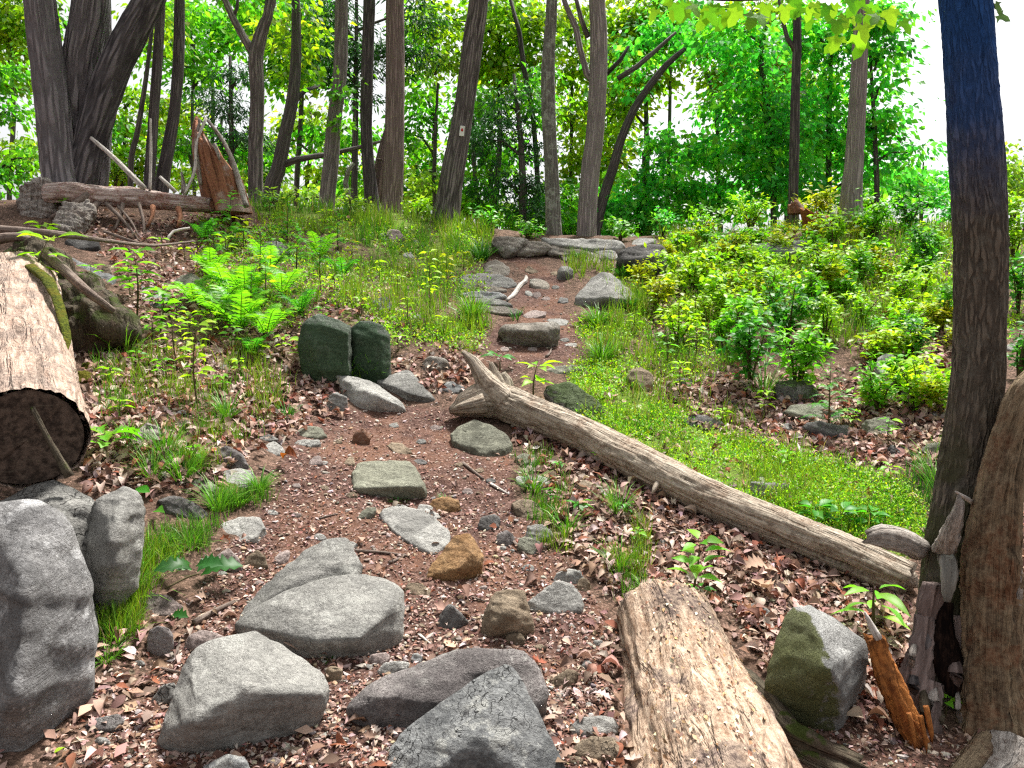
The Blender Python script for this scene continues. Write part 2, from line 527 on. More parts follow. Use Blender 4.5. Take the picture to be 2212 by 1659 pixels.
def tube(geo, P, rad, sides=10, step=0.1, bump=0.0, bfreq=3.0, seed=0, ridges=0.0, rfreq=14.0, cap=True, flat=1.0, jag=0.0, col=None, hollow=False):
    """a limb along points P with radii rad; ridges = bark depth; jag = ragged far end"""
    A = spline(np.concatenate([np.asarray(P, float), np.asarray(rad, float)[:, None]], 1), step)
    C, r = A[:, :3], np.maximum(A[:, 3], 1e-4)
    m = len(C)
    T = unit(np.gradient(C, axis=0)) if m > 1 else np.array([[0, 0, 1.0]])
    up = np.array([0, 0, 1.0]) if abs(T[:, 2]).mean() < 0.8 else np.array([0.0, 1.0, 0.0])
    X = unit(np.cross(up, T)); Yv = np.cross(T, X)
    s = np.concatenate([[0], np.cumsum(np.linalg.norm(np.diff(C, axis=0), axis=1))])
    th = np.linspace(0, 2 * math.pi, sides, endpoint=False)
    ct, st = np.cos(th), np.sin(th)
    r0 = r.mean()
    bco = np.stack([np.broadcast_to(ct * r0, (m, sides)), np.broadcast_to(st * r0, (m, sides)), np.broadcast_to(s[:, None], (m, sides))], -1)
    rr = r[:, None] * np.ones((1, sides))
    if bump: rr = rr * (1 + bump * fbm(np.stack([ct[None] * bfreq * .5 + 0 * s[:, None], st[None] * bfreq * .5 + 0 * s[:, None], s[:, None] / r0 * .25 + 0 * ct[None]], -1), 3, seed))
    if ridges:
        q = bco * np.array([rfreq, rfreq, rfreq * .13]) / r0 * .35
        rr = rr + r[:, None] * ridges * (1 - 2 * np.abs(fbm(q, 3, seed + 5)))
    v = C[:, None, :] + X[:, None, :] * (ct[None] * rr)[..., None] + Yv[:, None, :] * (st[None] * rr * flat)[..., None]
    if jag:
        k = vnoise(np.stack([ct * 2.3, st * 2.3, ct * 0 + seed], -1), seed) + .6 * vnoise(np.stack([ct * 6, st * 6, ct * 0 + seed], -1), seed + 1)
        nl = max(2, m // 6)
        for i in range(nl):
            v[m - nl + i] += T[-1] * (jag * k * ((i + 1) / nl))[:, None]
    i = np.arange(m - 1)[:, None] * sides; j = np.arange(sides)[None]
    f = np.stack([i + j, i + (j + 1) % sides, i + sides + (j + 1) % sides, i + sides + j], -1).reshape(-1, 4)
    vv = v.reshape(-1, 3); bb = bco.reshape(-1, 3); fs = [f]
    if cap:
        c0 = len(vv)
        endc = v[-1].mean(0) - (T[-1] * abs(jag) if hollow else 0)
        vv = np.concatenate([vv, [v[0].mean(0), endc]]); bb = np.concatenate([bb, [[0, 0, 0], [0, 0, s[-1]]]])
        jj = np.arange(sides)
        fs.append(np.stack([(jj + 1) % sides, jj, np.full(sides, c0)], -1))
        fs.append(np.stack([(m - 1) * sides + jj, (m - 1) * sides + (jj + 1) % sides, np.full(sides, c0 + 1)], -1))
    geo.add(vv, fs, col, bb)
    return C, r

# ------------------------------------------------------------------ camera, light, sky
cam = bpy.data.cameras.new('camera'); camo = bpy.data.objects.new('camera', cam); COL.objects.link(camo)
camo.location = CAM; camo.rotation_euler = (math.pi / 2 + PITCH, 0, 0)
cam.sensor_width = 36.0; cam.lens = F / W * 36.0; cam.clip_end = 3000; cam.clip_start = 0.05
scene.camera = camo

SUN_EL, SUN_AZ = R(62), R(28)          # azimuth measured from +Y (ahead) towards +X
world = bpy.data.worlds.new('World'); scene.world = world; world.use_nodes = True
wn = world.node_tree; wn.nodes.clear()
sky = N(wn, 'ShaderNodeTexSky', sky_type='NISHITA', sun_disc=False, sun_elevation=SUN_EL, sun_rotation=SUN_AZ, air_density=1.0, dust_density=4.0, ozone_density=1.0)
hs = N(wn, 'ShaderNodeHueSaturation', {'Saturation': 0.10, 'Value': 1.0, 'Color': sky.outputs[0]})
bg = N(wn, 'ShaderNodeBackground', {'Color': hs.outputs[0], 'Strength': 0.095})
wo = N(wn, 'ShaderNodeOutputWorld', {0: bg.outputs[0]})

sl = bpy.data.lights.new('sun', 'SUN'); so = bpy.data.objects.new('sun', sl); COL.objects.link(so)
sl.energy = 4.2; sl.angle = R(9); sl.color = (1.0, 0.96, 0.9)
sd = Vector((math.sin(SUN_AZ) * math.cos(SUN_EL), math.cos(SUN_AZ) * math.cos(SUN_EL), math.sin(SUN_EL)))
so.rotation_euler = sd.to_track_quat('Z', 'Y').to_euler()
so.location = (0, 0, 30)

vs_ = scene.view_settings
vs_.view_transform = 'Standard'; vs_.look = 'None'; vs_.gamma = 1.0; vs_.use_curve_mapping = False; vs_.exposure = 1.2
scene.display_settings.display_device = 'sRGB'
scene.render.engine = 'CYCLES'
cy = scene.cycles
cy.max_bounces = 5; cy.diffuse_bounces = 3; cy.glossy_bounces = 2; cy.transmission_bounces = 3; cy.transparent_max_bounces = 4
cy.use_adaptive_sampling = True; cy.adaptive_threshold = 0.02
cy.use_denoising = False
cy.caustics_reflective = False; cy.caustics_refractive = False
cy.pixel_filter_type = 'BLACKMAN_HARRIS'; cy.filter_width = 1.3

# ------------------------------------------------------------------ what covers the ground, as areas seen in the photo
TRAIL = poly_map([[(150, 1659), (330, 1500), (430, 1330), (480, 1190), (590, 1090), (610, 1000), (640, 930), (720, 890), (900, 880), (985, 885), (1060, 915), (1100, 980),
                   (1110, 1080), (1180, 1180), (1260, 1260), (1310, 1340), (1320, 1659)],
                  [(980, 880), (1060, 760), (1050, 720), (1100, 690), (1110, 640), (1150, 600), (1100, 560), (1050, 555), (1060, 530), (1130, 545), (1190, 590), (1220, 610), (1215, 680),
                   (1290, 700), (1270, 770), (1120, 800), (1060, 870)],
                  (.6, [(1640, 1659), (1700, 1560), (1900, 1560), (2212, 1600), (2212, 1659)])], 3)
GRASS = poly_map([(1.0, [(520, 425), (720, 442), (1000, 468), (1062, 500), (1045, 560), (960, 590), (850, 560), (700, 505), (560, 470)]),
                  (.55, [(670, 590), (900, 560), (1040, 560), (980, 620), (1060, 700), (1030, 760), (900, 740), (850, 690), (650, 680)]),
                  (.9, [(1230, 650), (1330, 660), (1310, 720), (1260, 790), (1290, 820), (1330, 780), (1400, 700), (1400, 640), (1300, 640)]),
                  (.8, [(1320, 590), (1400, 600), (1480, 560), (1560, 470), (1440, 500), (1400, 600)]),
                  (.6, [(1220, 560), (1330, 560), (1330, 600), (1240, 610)]),
                  (.45, [(1440, 470), (2060, 440), (2060, 700), (1850, 760), (1480, 640)]),
                  (.35, [(200, 780), (560, 760), (640, 860), (560, 930), (430, 1060), (340, 1040), (230, 960)]),
                  (.9, [(330, 930), (430, 900), (470, 960), (420, 1030), (350, 1010)]), (.8, [(450, 850), (530, 840), (530, 920), (470, 930)]),
                  (.9, [(430, 1050), (530, 1010), (610, 1015), (600, 1070), (480, 1105)]),
                  (.8, [(690, 780), (840, 770), (840, 815), (700, 815)]),
                  (.7, [(200, 1250), (330, 1160), (480, 1130), (480, 1185), (330, 1240), (290, 1400), (210, 1430)]),
                  (.6, [(1120, 990), (1200, 1000), (1240, 1090), (1230, 1190), (1150, 1180), (1140, 1060)]), (.6, [(1310, 1060), (1390, 1080), (1400, 1250), (1350, 1320), (1310, 1200)]),
                  (.5, [(1880, 1090), (2030, 960), (2040, 1080), (1960, 1140)]), (.3, [(1240, 800), (1400, 800), (1700, 960), (1980, 1050), (2000, 1150), (1800, 1160), (1500, 1030), (1260, 900)]),
                  (.35, [(1330, 640), (1560, 640), (1620, 780), (1460, 850), (1330, 760)])], 2)
MOSS = poly_map([(1.0, [(1230, 800), (1310, 780), (1400, 850), (1520, 900), (1700, 980), (1960, 1050), (2010, 1130), (1950, 1235), (1800, 1165), (1600, 1085), (1400, 985), (1250, 910)]),
                 (.7, [(1230, 690), (1330, 690), (1400, 800), (1290, 800)]), (.8, [(1300, 580), (1420, 600), (1410, 650), (1370, 620)]),
                 (.35, [(1330, 650), (1560, 660), (1600, 780), (1460, 860), (1350, 780)]), (.5, [(430, 470), (1050, 500), (1050, 760), (640, 720), (420, 690)]),
                 (.5, [(1450, 470), (2212, 420), (2212, 720), (1480, 700)])], 2)
LITTER = poly_map([(1.0, [(120, 480), (540, 470), (560, 560), (420, 680), (300, 700), (250, 560)]), (.8, [(180, 760), (690, 690), (740, 880), (560, 960), (440, 1060), (200, 1060)]),
                   (1.0, [(630, 810), (740, 830), (740, 890), (600, 960)]), (.8, [(840, 780), (1050, 740), (1000, 850), (860, 830)]),
                   (1.0, [(1110, 900), (1500, 1080), (1960, 1290), (1950, 1600), (1700, 1500), (1560, 1300), (1330, 1290), (1230, 1180), (1150, 1020)]),
                   (1.0, [(1400, 800), (1700, 820), (2040, 820), (2060, 1000), (1900, 1010), (1650, 960), (1450, 890)]), (1.0, [(1400, 590), (1560, 640), (1560, 760), (1420, 740)]),
                   (.9, [(1840, 700), (2060, 700), (2060, 860), (1880, 830)]), (.45, [(640, 560), (900, 590), (850, 700), (660, 690)]), (.5, [(1600, 520), (2000, 520), (2000, 700), (1800, 700)]),
                   (.9, [(2120, 1150), (2212, 1100), (2212, 1659), (2120, 1600)]), (.2, [(150, 1450), (430, 1280), (420, 1400), (330, 1659), (100, 1659)]),
                   (.55, [(1180, 1380), (1330, 1340), (1340, 1659), (1180, 1659)]), (.3, [(700, 1560), (900, 1500), (860, 1659), (400, 1659)]), (.12, [(480, 1190), (1110, 1000), (1310, 1340), (900, 1480), (500, 1400)])], 3)

# ------------------------------------------------------------------ ground sheet
def axis(fine, lo, hi):
    out = list(fine); s = fine[1] - fine[0]; x = fine[0]; k = s
    left = []
    while x > lo: k *= 1.25; x -= k; left.append(x)
    k = fine[-1] - fine[-2]; x = fine[-1]; right = []
    while x < hi: k *= 1.25; x += k; right.append(x)
    return np.array(left[::-1] + out + right)


ax_x = axis(np.arange(-8, 8.01, 0.05), -600, 600)
ax_y = axis(np.concatenate([np.arange(1.4, 6, 0.03), np.arange(6, 13.5, 0.06)]), -400, 900)
XX, YY = np.meshgrid(ax_x, ax_y)
ZZ = height0(XX, YY)
gv = np.stack([XX, YY, ZZ], -1).reshape(-1, 3)
nx, ny = len(ax_x), len(ax_y)
ii, jj = np.meshgrid(np.arange(nx - 1), np.arange(ny - 1))
a0 = (jj * nx + ii).ravel()
gf = np.stack([a0, a0 + 1, a0 + 1 + nx, a0 + nx], -1)
gpx, gpy = project(gv)
front = gv[:, 1] > 1.0
gc = np.stack([np.where(front, lookup(TRAIL, gpx, gpy), 0.3), np.where(front, np.maximum(lookup(GRASS, gpx, gpy) * .8, lookup(MOSS, gpx, gpy)), 0.2), np.where(front, lookup(LITTER, gpx, gpy), 0.6)], -1)

gm, nt = newmat('forest_floor')
v = nt.nodes.new('ShaderNodeTexCoord').outputs['Object']
at_n = nt.nodes.new('ShaderNodeAttribute'); at_n.attribute_name = 'col'
sep = N(nt, 'ShaderNodeSeparateColor', {0: at_n.outputs['Color']})
n_big = noise(nt, v, 1.7, 5, 0.6); n_mid = noise(nt, v, 11.0, 6, 0.7); n_fine = noise(nt, v, 70.0, 4, 0.75)
vor = N(nt, 'ShaderNodeTexVoronoi', {'Vector': v, 'Scale': 85.0}, feature='F1')
chip = N(nt, 'ShaderNodeSeparateColor', {0: vor.outputs['Color']}).outputs[0]
dirt = mixc(nt, ramp(nt, n_mid, .35, .68), (0.060, 0.032, 0.026), (0.150, 0.086, 0.068))
dirt = mixc(nt, ramp(nt, n_big, .45, .62, 0, .6), dirt, (0.21, 0.11, 0.07))
dirt = mixc(nt, ramp(nt, chip, .66, .9, 0, .45), dirt, (0.28, 0.19, 0.16))
dirt = mixc(nt, ramp(nt, n_fine, .5, .3, 0, .8), dirt, (0.035, 0.018, 0.014))
duff = mixc(nt, ramp(nt, n_mid, .35, .65), (0.055, 0.036, 0.026), (0.15, 0.095, 0.068))
duff = mixc(nt, ramp(nt, chip, .55, .9, 0, .6), duff, (0.30, 0.19, 0.145))
grn = mixc(nt, ramp(nt, n_fine, .3, .7), (0.06, 0.13, 0.012), (0.20, 0.34, 0.03))
k = maths(nt, 'ADD', sep.outputs[0], maths(nt, 'MULTIPLY', maths(nt, 'SUBTRACT', n_mid, .5), .9))
c = mixc(nt, ramp(nt, k, .3, .6), duff, dirt)
k = maths(nt, 'ADD', sep.outputs[1], maths(nt, 'MULTIPLY', maths(nt, 'SUBTRACT', n_mid, .5), 1.6))
k = maths(nt, 'ADD', k, maths(nt, 'MULTIPLY', maths(nt, 'SUBTRACT', n_big, .5), 1.2))
c = mixc(nt, ramp(nt, k, .5, .85, 0, .7), c, grn)
hh = maths(nt, 'ADD', maths(nt, 'MULTIPLY', n_fine, .5), maths(nt, 'ADD', n_mid, maths(nt, 'MULTIPLY', chip, .25)))
finish(nt, c, hh, 0.9, 0.03, 0.95, 0.1)
tag(Geo().add(gv, gf, gc).build('ground', gm), kind='structure')

# ------------------------------------------------------------------ stone
GREY = rock_mat('grey_gneiss', (0.24, 0.235, 0.225), (0.40, 0.39, 0.36))
COOL = rock_mat('blue_grey_gneiss', (0.20, 0.21, 0.22), (0.37, 0.38, 0.38), lich=.5)
PALE = rock_mat('pale_gneiss', (0.36, 0.35, 0.33), (0.56, 0.55, 0.51), lich=.3, lcol=(.66, .65, .6))
TAN = rock_mat('tan_stone', (0.27, 0.19, 0.12), (0.42, 0.33, 0.23), lich=.15, lcol=(.5, .43, .33))
ORANGE = rock_mat('orange_stone', (0.38, 0.18, 0.06), (0.52, 0.30, 0.13), lich=.1, lcol=(.56, .42, .26), tint=.1)
RUST = rock_mat('rust_stone', (0.22, 0.08, 0.035), (0.36, 0.15, 0.07), lich=.05)
PINK = rock_mat('pinkish_stone', (0.28, 0.21, 0.19), (0.45, 0.36, 0.33), lich=.25, lcol=(.55, .48, .45))
PURP = rock_mat('mauve_grey_stone', (0.21, 0.185, 0.185), (0.34, 0.30, 0.29), lich=.3, crs=(1.5, .8, .8), crm=.3)
OLIVE = rock_mat('green_grey_stone', (0.19, 0.19, 0.14), (0.33, 0.33, 0.25), lich=.3, lcol=(.42, .43, .34))
STREAK = rock_mat('streaked_gneiss', (0.25, 0.245, 0.25), (0.44, 0.43, 0.42), lich=.7, lcol=(.6, .6, .6), rot=(0.2, 1.45, 0.1), sk=1.5, crs=(2.4, 2.4, .45), crm=.40)
MOSSY = rock_mat('dark_mossy_stone', (0.045, 0.065, 0.05), (0.12, 0.15, 0.11), dark=(.012, .016, .012), lich=.25, lcol=(.30, .33, .28), moss=.55, mcol=(.035, .085, .035), mside=(0, -1, -.5))
HALFM = rock_mat('half_mossy_stone', (0.34, 0.34, 0.33), (0.55, 0.55, 0.53), lich=.4, lcol=(.65, .65, .62), moss=.9, mcol=(.085, .095, .03), mside=(-.95, -.25, -.1))
LEDGE = rock_mat('brown_layered_stone', (0.22, 0.18, 0.14), (0.40, 0.35, 0.29), lich=.3, rot=(0.1, 0.15, 0))
DARKR = rock_mat('dark_stone', (0.085, 0.08, 0.078), (0.20, 0.19, 0.18), lich=.2, lcol=(.36, .36, .34))
MGRN = rock_mat('green_topped_stone', (0.16, 0.16, 0.14), (0.32, 0.32, 0.29), lich=.3, moss=.8, mcol=(.05, .08, .02))

Z7 = lambda x, y: (x * .5005, 1026 + y * .5005)
Z8 = lambda x, y: (1105 + x * .5005, 1026 + y * .5005)
Z5 = lambda x, y: (702 + x * .3581, 486 + y * .3581)
Z6 = lambda x, y: (1404 + x * .3652, 486 + y * .3652)
ZL = lambda x, y: (1026 + x * .3404, 459 + y * .3404)       # crest close-up
ZT = lambda x, y: (324 + x * .5528, 918 + y * .5528)        # trail close-up
ZB = lambda x, y: (1026 + x * .6083, 1080 + y * .6083)      # bottom centre close-up
ROCKPX = []


def hull_rock(name, V, mat, amp, res, sm, seed, parent=None, origin=None):
    bm = bmesh.new()
    for p in V: bm.verts.new(p)
    bmesh.ops.convex_hull(bm, input=bm.verts)
    loose = [x for x in bm.verts if not x.link_faces]
    bmesh.ops.delete(bm, geom=loose, context='VERTS')
    bmesh.ops.triangulate(bm, faces=bm.faces)
    A = np.array([x.co for x in bm.verts]); size = float(np.sort(A.max(0) - A.min(0))[-1])
    Lmax = size / res
    for _ in range(7):
        e = [x for x in bm.edges if x.calc_length() > Lmax]
        if not e or len(bm.verts) > 9000: break
        bmesh.ops.subdivide_edges(bm, edges=e, cuts=1)
        bmesh.ops.triangulate(bm, faces=bm.faces)
    for _ in range(1 if sm < 4 else 2): bmesh.ops.smooth_vert(bm, verts=bm.verts, factor=(.3 if sm < 3 else .5), use_axis_x=True, use_axis_y=True, use_axis_z=True)
    rr_ = random.Random(seed * 7 + 1); C0 = np.array([x.co for x in bm.verts]); cen = C0.mean(0)
    for _k in range(16):
        nv = np.array([rr_.gauss(0, 1), rr_.gauss(0, 1) - .4, rr_.gauss(0, 1) + .3]); nv /= np.linalg.norm(nv)
        pr = (C0 - cen) @ nv; lim = pr.max() * (rr_.uniform(.972, .998) if res >= 26 else rr_.uniform(.94, .995) if res >= 22 else rr_.uniform(.85, .98))
        ex = np.maximum(0, pr - lim); C0 = C0 - ex[:, None] * nv
    for x, q_ in zip(bm.verts, C0): x.co = q_
    bm.normal_update()
    co = np.array([x.co for x in bm.verts]); no = np.array([x.normal for x in bm.verts])
    q = co / size + seed * 3.7
    d = fbm(q * 2.2, 3, seed) * .5 + .5 * (1 - 2 * np.abs(fbm(q * 5.0, 3, seed + 3))) + .36 * fbm(q * 17, 2, seed + 7)
    tilt = q @ np.array([[1, .1, .2], [0, 1, .25], [-.2, -.3, 1]])
    ter = tilt[:, 2] * 7 + 1.2 * fbm(q * 2.5, 2, seed + 13); fr = ter - np.floor(ter)
    d = d + .5 * fbm(tilt * np.array([2.0, 2.0, 16.0]), 2, seed + 11) + .55 * (np.clip(fr * 5, 0, 1) - fr)
    d = d + .22 * np.sign(fbm(q * 3.1, 2, seed + 17)) * np.clip(np.abs(fbm(q * 3.1, 2, seed + 17)) * 9, 0, 1)
    co = co + no * (d * amp * size)[:, None]
    bm.verts.index_update()
    f = np.array([[x.index for x in fc.verts] for fc in bm.faces]); bm.free()
    return Geo().add(co, f).build(name, mat, parent, origin)


_rs = [100]


def rock(label, pts, mat, lean=.5, thick=.25, inner=(), amp=.03, res=16, sm=2, name='rock', cat='rock', Y=None, sink=.1, Z=None, group=None, parent=None, auto=False):
    _rs[0] += 1
    if Z: pts = [Z(*p) for p in pts]; inner = [Z(p[0], p[1]) + (p[2],) for p in inner]
    P = np.array(pts, float)
    ROCKPX.append((P[:, 0].min(), P[:, 1].min(), P[:, 0].max(), P[:, 1].max()))
    by = P[:, 1].max(); hgt = by - P[:, 1].min()
    bot = P[P[:, 1] > by - .15 * hgt - 1]; bx = bot[:, 0].mean()
    Y0 = gY(bx, by) if Y is None else Y
    mr = P[:, 1].mean(); a = -PITCH + math.atan((mr - H / 2) / F)
    k = lean * min(4.0, max(.8, 1 / max(.08, .29 + math.tan(a))))
    dep = lambda py: Y0 + k * (by - py) / F * Y0
    V = [at(px, py, dep(py)) for px, py in pts]
    for px, py, dy in inner: V.append(at(px, py, dep(py) + dy * 1.6))
    ctr = np.mean(V[:len(pts)], 0)
    for p in list(V[:len(pts)]): V.append(p + (unit(p - CAM) * (.25 + .75 * (1 - lean)) + np.array([0, 0, -(.1 + .8 * lean)])) * thick + (ctr - p) * .06)
    low = [p for p, (px, py) in zip(V, pts) if py > by - .35 * hgt]
    for p in low: V.append(p + np.array([0, .03, -sink]))
    org = V[int(np.argmax(P[:, 1]))]
    o = hull_rock(name, V, mat, amp, res, sm, _rs[0], parent, org)
    if parent is None:
        tag(o, None if auto else label, cat, group)
        if auto: later(o, label, float(P[:, 0].mean()), float(P[:, 1].mean()))
    return o


def blob(cx, by, w, h, seed, n=9, kind='block'):
    """an irregular outline about w x h photo pixels standing on row by"""
    r = random.Random(seed); out = []
    for i in range(n):
        t = 2 * math.pi * (i + r.uniform(-.3, .3)) / n
        e = .8 if kind == 'block' else 1.0
        c, s = math.cos(t), math.sin(t)
        m = (abs(c) ** (2 / e) + abs(s) ** (2 / e)) ** (-e / 2) * r.uniform(.82, 1.05)
        out.append((cx + w / 2 * c * m, by - h / 2 + h / 2 * s * m))
    return out


# the large ones, each from its own outline, with the ridges that part its faces
rock('huge streaked grey boulder at the picture edge under the sawn log', [(-70, 1180), (-60, 1100), (0, 1094), (45, 1094), (80, 1094), (128, 1108), (150, 1140), (162, 1212), (191, 1242), (194, 1325), (186, 1380), (200, 1398), (198, 1462),
      (165, 1508), (135, 1540), (100, 1580), (75, 1659), (60, 1740), (-70, 1740)], STREAK, lean=.16, thick=.55, inner=[(60, 1250, -.16), (30, 1500, -.2), (110, 1330, -.1)], amp=.02, res=34, sm=3, name='boulder', cat='boulder', Y=2.5)
rock('rounded tan-grey boulder directly beneath the sawn log end', [(-40, 1100), (20, 1072), (70, 1052), (115, 1042), (165, 1056), (205, 1078), (216, 1092), (208, 1120), (190, 1150), (178, 1215), (160, 1260), (0, 1300), (-40, 1250)], TAN if False else GREY, lean=.35, thick=.5,
     inner=[(110, 1100, -.1)], amp=.02, res=26, sm=4, name='boulder', cat='boulder', Y=2.98)
rock('upright split block with a brown face beside the grass clump', [(185, 1205), (190, 1140), (212, 1082), (240, 1062), (266, 1051), (296, 1057), (308, 1078), (305, 1118), (300, 1162), (281, 1222), (258, 1240), (240, 1270), (200, 1290), (185, 1260)], GREY, lean=.2, thick=.3,
     inner=[(248, 1150, -.1), (252, 1080, -.03), (243, 1215, -.09)], amp=.022, res=24, sm=2, name='boulder', cat='boulder', Y=3.05)
rock('big angular boulder with a pale sunlit facet, front of the trail', [(680, 1165), (735, 1010), (790, 830), (830, 760), (900, 720), (1010, 690), (1100, 675), (1135, 690), (1200, 740), (1300, 810), (1390, 860), (1412, 920), (1400, 960), (1330, 1035), (1200, 1085), (1100, 1135), (950, 1175), (800, 1190)], GREY,
     lean=.62, thick=.3, Z=Z7, inner=[(1060, 935, -.10), (1085, 800, -.05), (850, 1055, -.10), (1400, 945, -.03), (700, 1120, -.02)], amp=.016, res=34, sm=2, name='boulder', cat='boulder')
rock('tapering upper half of the broad grey slab lying in the trail', [(1010, 640), (1020, 620), (1100, 520), (1200, 430), (1330, 320), (1420, 280), (1465, 264), (1502, 270), (1562, 390), (1540, 450), (1300, 620)], GREY, lean=.75, thick=.2, Z=Z7,
     inner=[(1250, 480, -.05), (1470, 380, -.05)], amp=.016, res=26, name='rock')
rock('broad smooth grey slab tilted toward the viewer mid trail', [(1010, 645), (1100, 570), (1220, 510), (1330, 470), (1430, 440), (1570, 430), (1700, 460), (1742, 500), (1745, 600), (1720, 662), (1650, 722), (1560, 762), (1450, 775), (1300, 772), (1270, 745), (1150, 665)], GREY,
     lean=.7, thick=.25, Z=Z7, inner=[(1240, 560, -.04), (1690, 560, -.06), (1560, 700, -.08), (1350, 720, -.06)], amp=.014, res=32, sm=3, name='boulder', cat='boulder')
rock('cracked mauve-grey slab half buried behind the pointed grey rock', [(1500, 1010), (1520, 960), (1600, 890), (1740, 840), (1850, 800), (1960, 770), (2100, 755), (2260, 765), (2330, 850), (2360, 930), (2350, 985), (2270, 1050), (2000, 1110), (1800, 1110), (1600, 1080)], PURP,
     lean=.62, thick=.25, Z=Z7, inner=[(1700, 960, -.05), (2000, 860, -.03)], amp=.018, res=30, sm=2, name='boulder', cat='boulder')
rock('pointed blue-grey boulder with pale lichen at the bottom edge', [(1660, 1420), (1672, 1265), (1690, 1180), (1750, 1100), (1850, 1020), (2000, 930), (2130, 840), (2192, 808), (2230, 850), (2270, 960), (2300, 1060), (2350, 1120), (2400, 1190), (2445, 1275), (2460, 1420)], COOL,
     lean=.66, thick=.3, Z=Z7, inner=[(2180, 900, -.02), (2050, 1150, -.06), (2280, 1150, -.03)], amp=.014, res=34, sm=2, name='boulder', cat='boulder', Y=2.28)
rock('orange wedge-shaped stone lying on the brown trail', [(1838, 447), (1850, 410), (1940, 290), (1980, 250), (2030, 255), (2045, 310), (2082, 345), (2080, 385), (1960, 432), (1870, 452)], ORANGE, lean=.45, thick=.16, Z=Z7, inner=[(2030, 340, -.04), (1990, 400, -.04)], amp=.02, res=22, sm=2)
rock('flat whitish slab just uphill of the orange wedge stone', [(1635, 150), (1700, 130), (1820, 150), (1900, 200), (1946, 250), (1945, 292), (1900, 332), (1870, 342), (1780, 302), (1700, 242), (1650, 192)], PALE, lean=.85, thick=.1, Z=Z7, amp=.02, res=22, sm=2)
rock('green-grey block with an overhanging front edge on the trail', [(160, 1560), (168, 1490), (200, 1440), (240, 1428), (510, 1425), (532, 1450), (565, 1510), (600, 1565), (612, 1592), (500, 1605), (300, 1618), (165, 1632)], OLIVE, lean=.62, thick=.22, Z=Z5,
     inner=[(175, 1590, -.05), (590, 1575, -.05)], amp=.016, res=26, sm=2, name='boulder', cat='boulder')
rock('five-sided flat grey slab below the root end of the log', [(758, 1262), (800, 1220), (900, 1172), (1000, 1208), (1080, 1250), (1132, 1312), (1126, 1352), (1050, 1384), (950, 1404), (850, 1354), (770, 1304)], OLIVE, lean=.8, thick=.14, Z=Z5, inner=[(1050, 1340, -.03), (900, 1345, -.03)], amp=.014, res=24)
rock('tilted pale slab with a dark notch beside the mossy boulder', [(60, 900), (170, 915), (270, 940), (350, 990), (490, 1102), (400, 1112), (330, 1118), (270, 1132), (180, 1112), (130, 1000)], PALE, lean=.4, thick=.16, Z=Z5, inner=[(320, 1040, -.08), (200, 990, -.06)], amp=.022, res=24)
rock('grey slab leaning behind the notched slab at the trail bend', [(300, 935), (400, 905), (490, 880), (522, 890), (552, 950), (600, 990), (664, 1052), (560, 1052), (510, 1045), (400, 1005)], GREY, lean=.5, thick=.16, Z=Z5, inner=[(520, 1020, -.07), (510, 900, -.02)], amp=.018, res=22)
mb = empty('boulder', gpt(745, 812)); tag(mb, 'dark green mossy boulder split by a vertical crack in the bank', 'boulder')
rock(None, [(643, 738), (652, 705), (668, 686), (692, 679), (725, 688), (757, 704), (759, 822), (690, 824), (664, 812), (650, 776)], MOSSY, lean=.04, thick=.5, inner=[(675, 745, -.06), (750, 720, -.05), (752, 800, -.05), (690, 800, -.06), (688, 700, -.05)], amp=.012, res=30, sm=1, name='block', parent=mb)
rock(None, [(758, 708), (778, 695), (805, 694), (826, 704), (842, 722), (841, 780), (838, 815), (800, 824), (758, 822)], MOSSY, lean=.04, thick=.5, inner=[(768, 722, -.03), (822, 728, -.05), (824, 800, -.05), (766, 800, -.03)], amp=.012, res=28, sm=1, name='block', parent=mb)
rock('brown step rock with a flat top across the upper trail', [(1045, 645), (1080, 602), (1200, 606), (1290, 604), (1385, 590), (1412, 612), (1402, 680), (1320, 692), (1200, 718), (1140, 702), (1110, 680)], LEDGE, lean=.12, thick=.35, Z=Z5, inner=[(1200, 640, -.1), (1330, 640, -.06)], amp=.024, res=24, sm=1)
rock('thin pale flagstone on the uphill side of the step rock', [(436, 678), (500, 668), (596, 690), (590, 715), (545, 722), (470, 700)], PALE, lean=.7, thick=.08, Z=ZL, amp=.03, res=14)
rock('flat pinkish stone in the upper trail above the step rock', [(295, 668), (340, 630), (380, 618), (450, 632), (448, 652), (380, 668), (330, 675)], PINK, lean=.7, thick=.1, Z=ZL, amp=.03, res=14)
rock('sloping triangular grey boulder beside the upper trail', [(632, 545), (680, 490), (740, 420), (805, 385), (850, 376), (900, 425), (970, 490), (1040, 548), (1050, 562), (1000, 590), (860, 588), (740, 580), (660, 572)], GREY, lean=.35, thick=.6, Z=ZL, inner=[(860, 540, -.16), (990, 560, -.05), (845, 420, -.03)], amp=.016, res=28, sm=2, name='boulder', cat='boulder')
rock('small rough brown rock touching the triangular boulder', [(668, 415), (700, 385), (760, 374), (815, 380), (790, 420), (730, 440), (685, 438)], TAN, lean=.4, thick=.3, Z=ZL, amp=.03, res=14, Y=9.1)
rock('small cube-like grey block beside the upper trail', [(522, 400), (532, 350), (556, 334), (600, 340), (624, 365), (618, 400), (580, 425), (535, 425)], GREY, lean=.2, thick=.25, Z=ZL, inner=[(570, 375, -.08)], amp=.02, res=16)
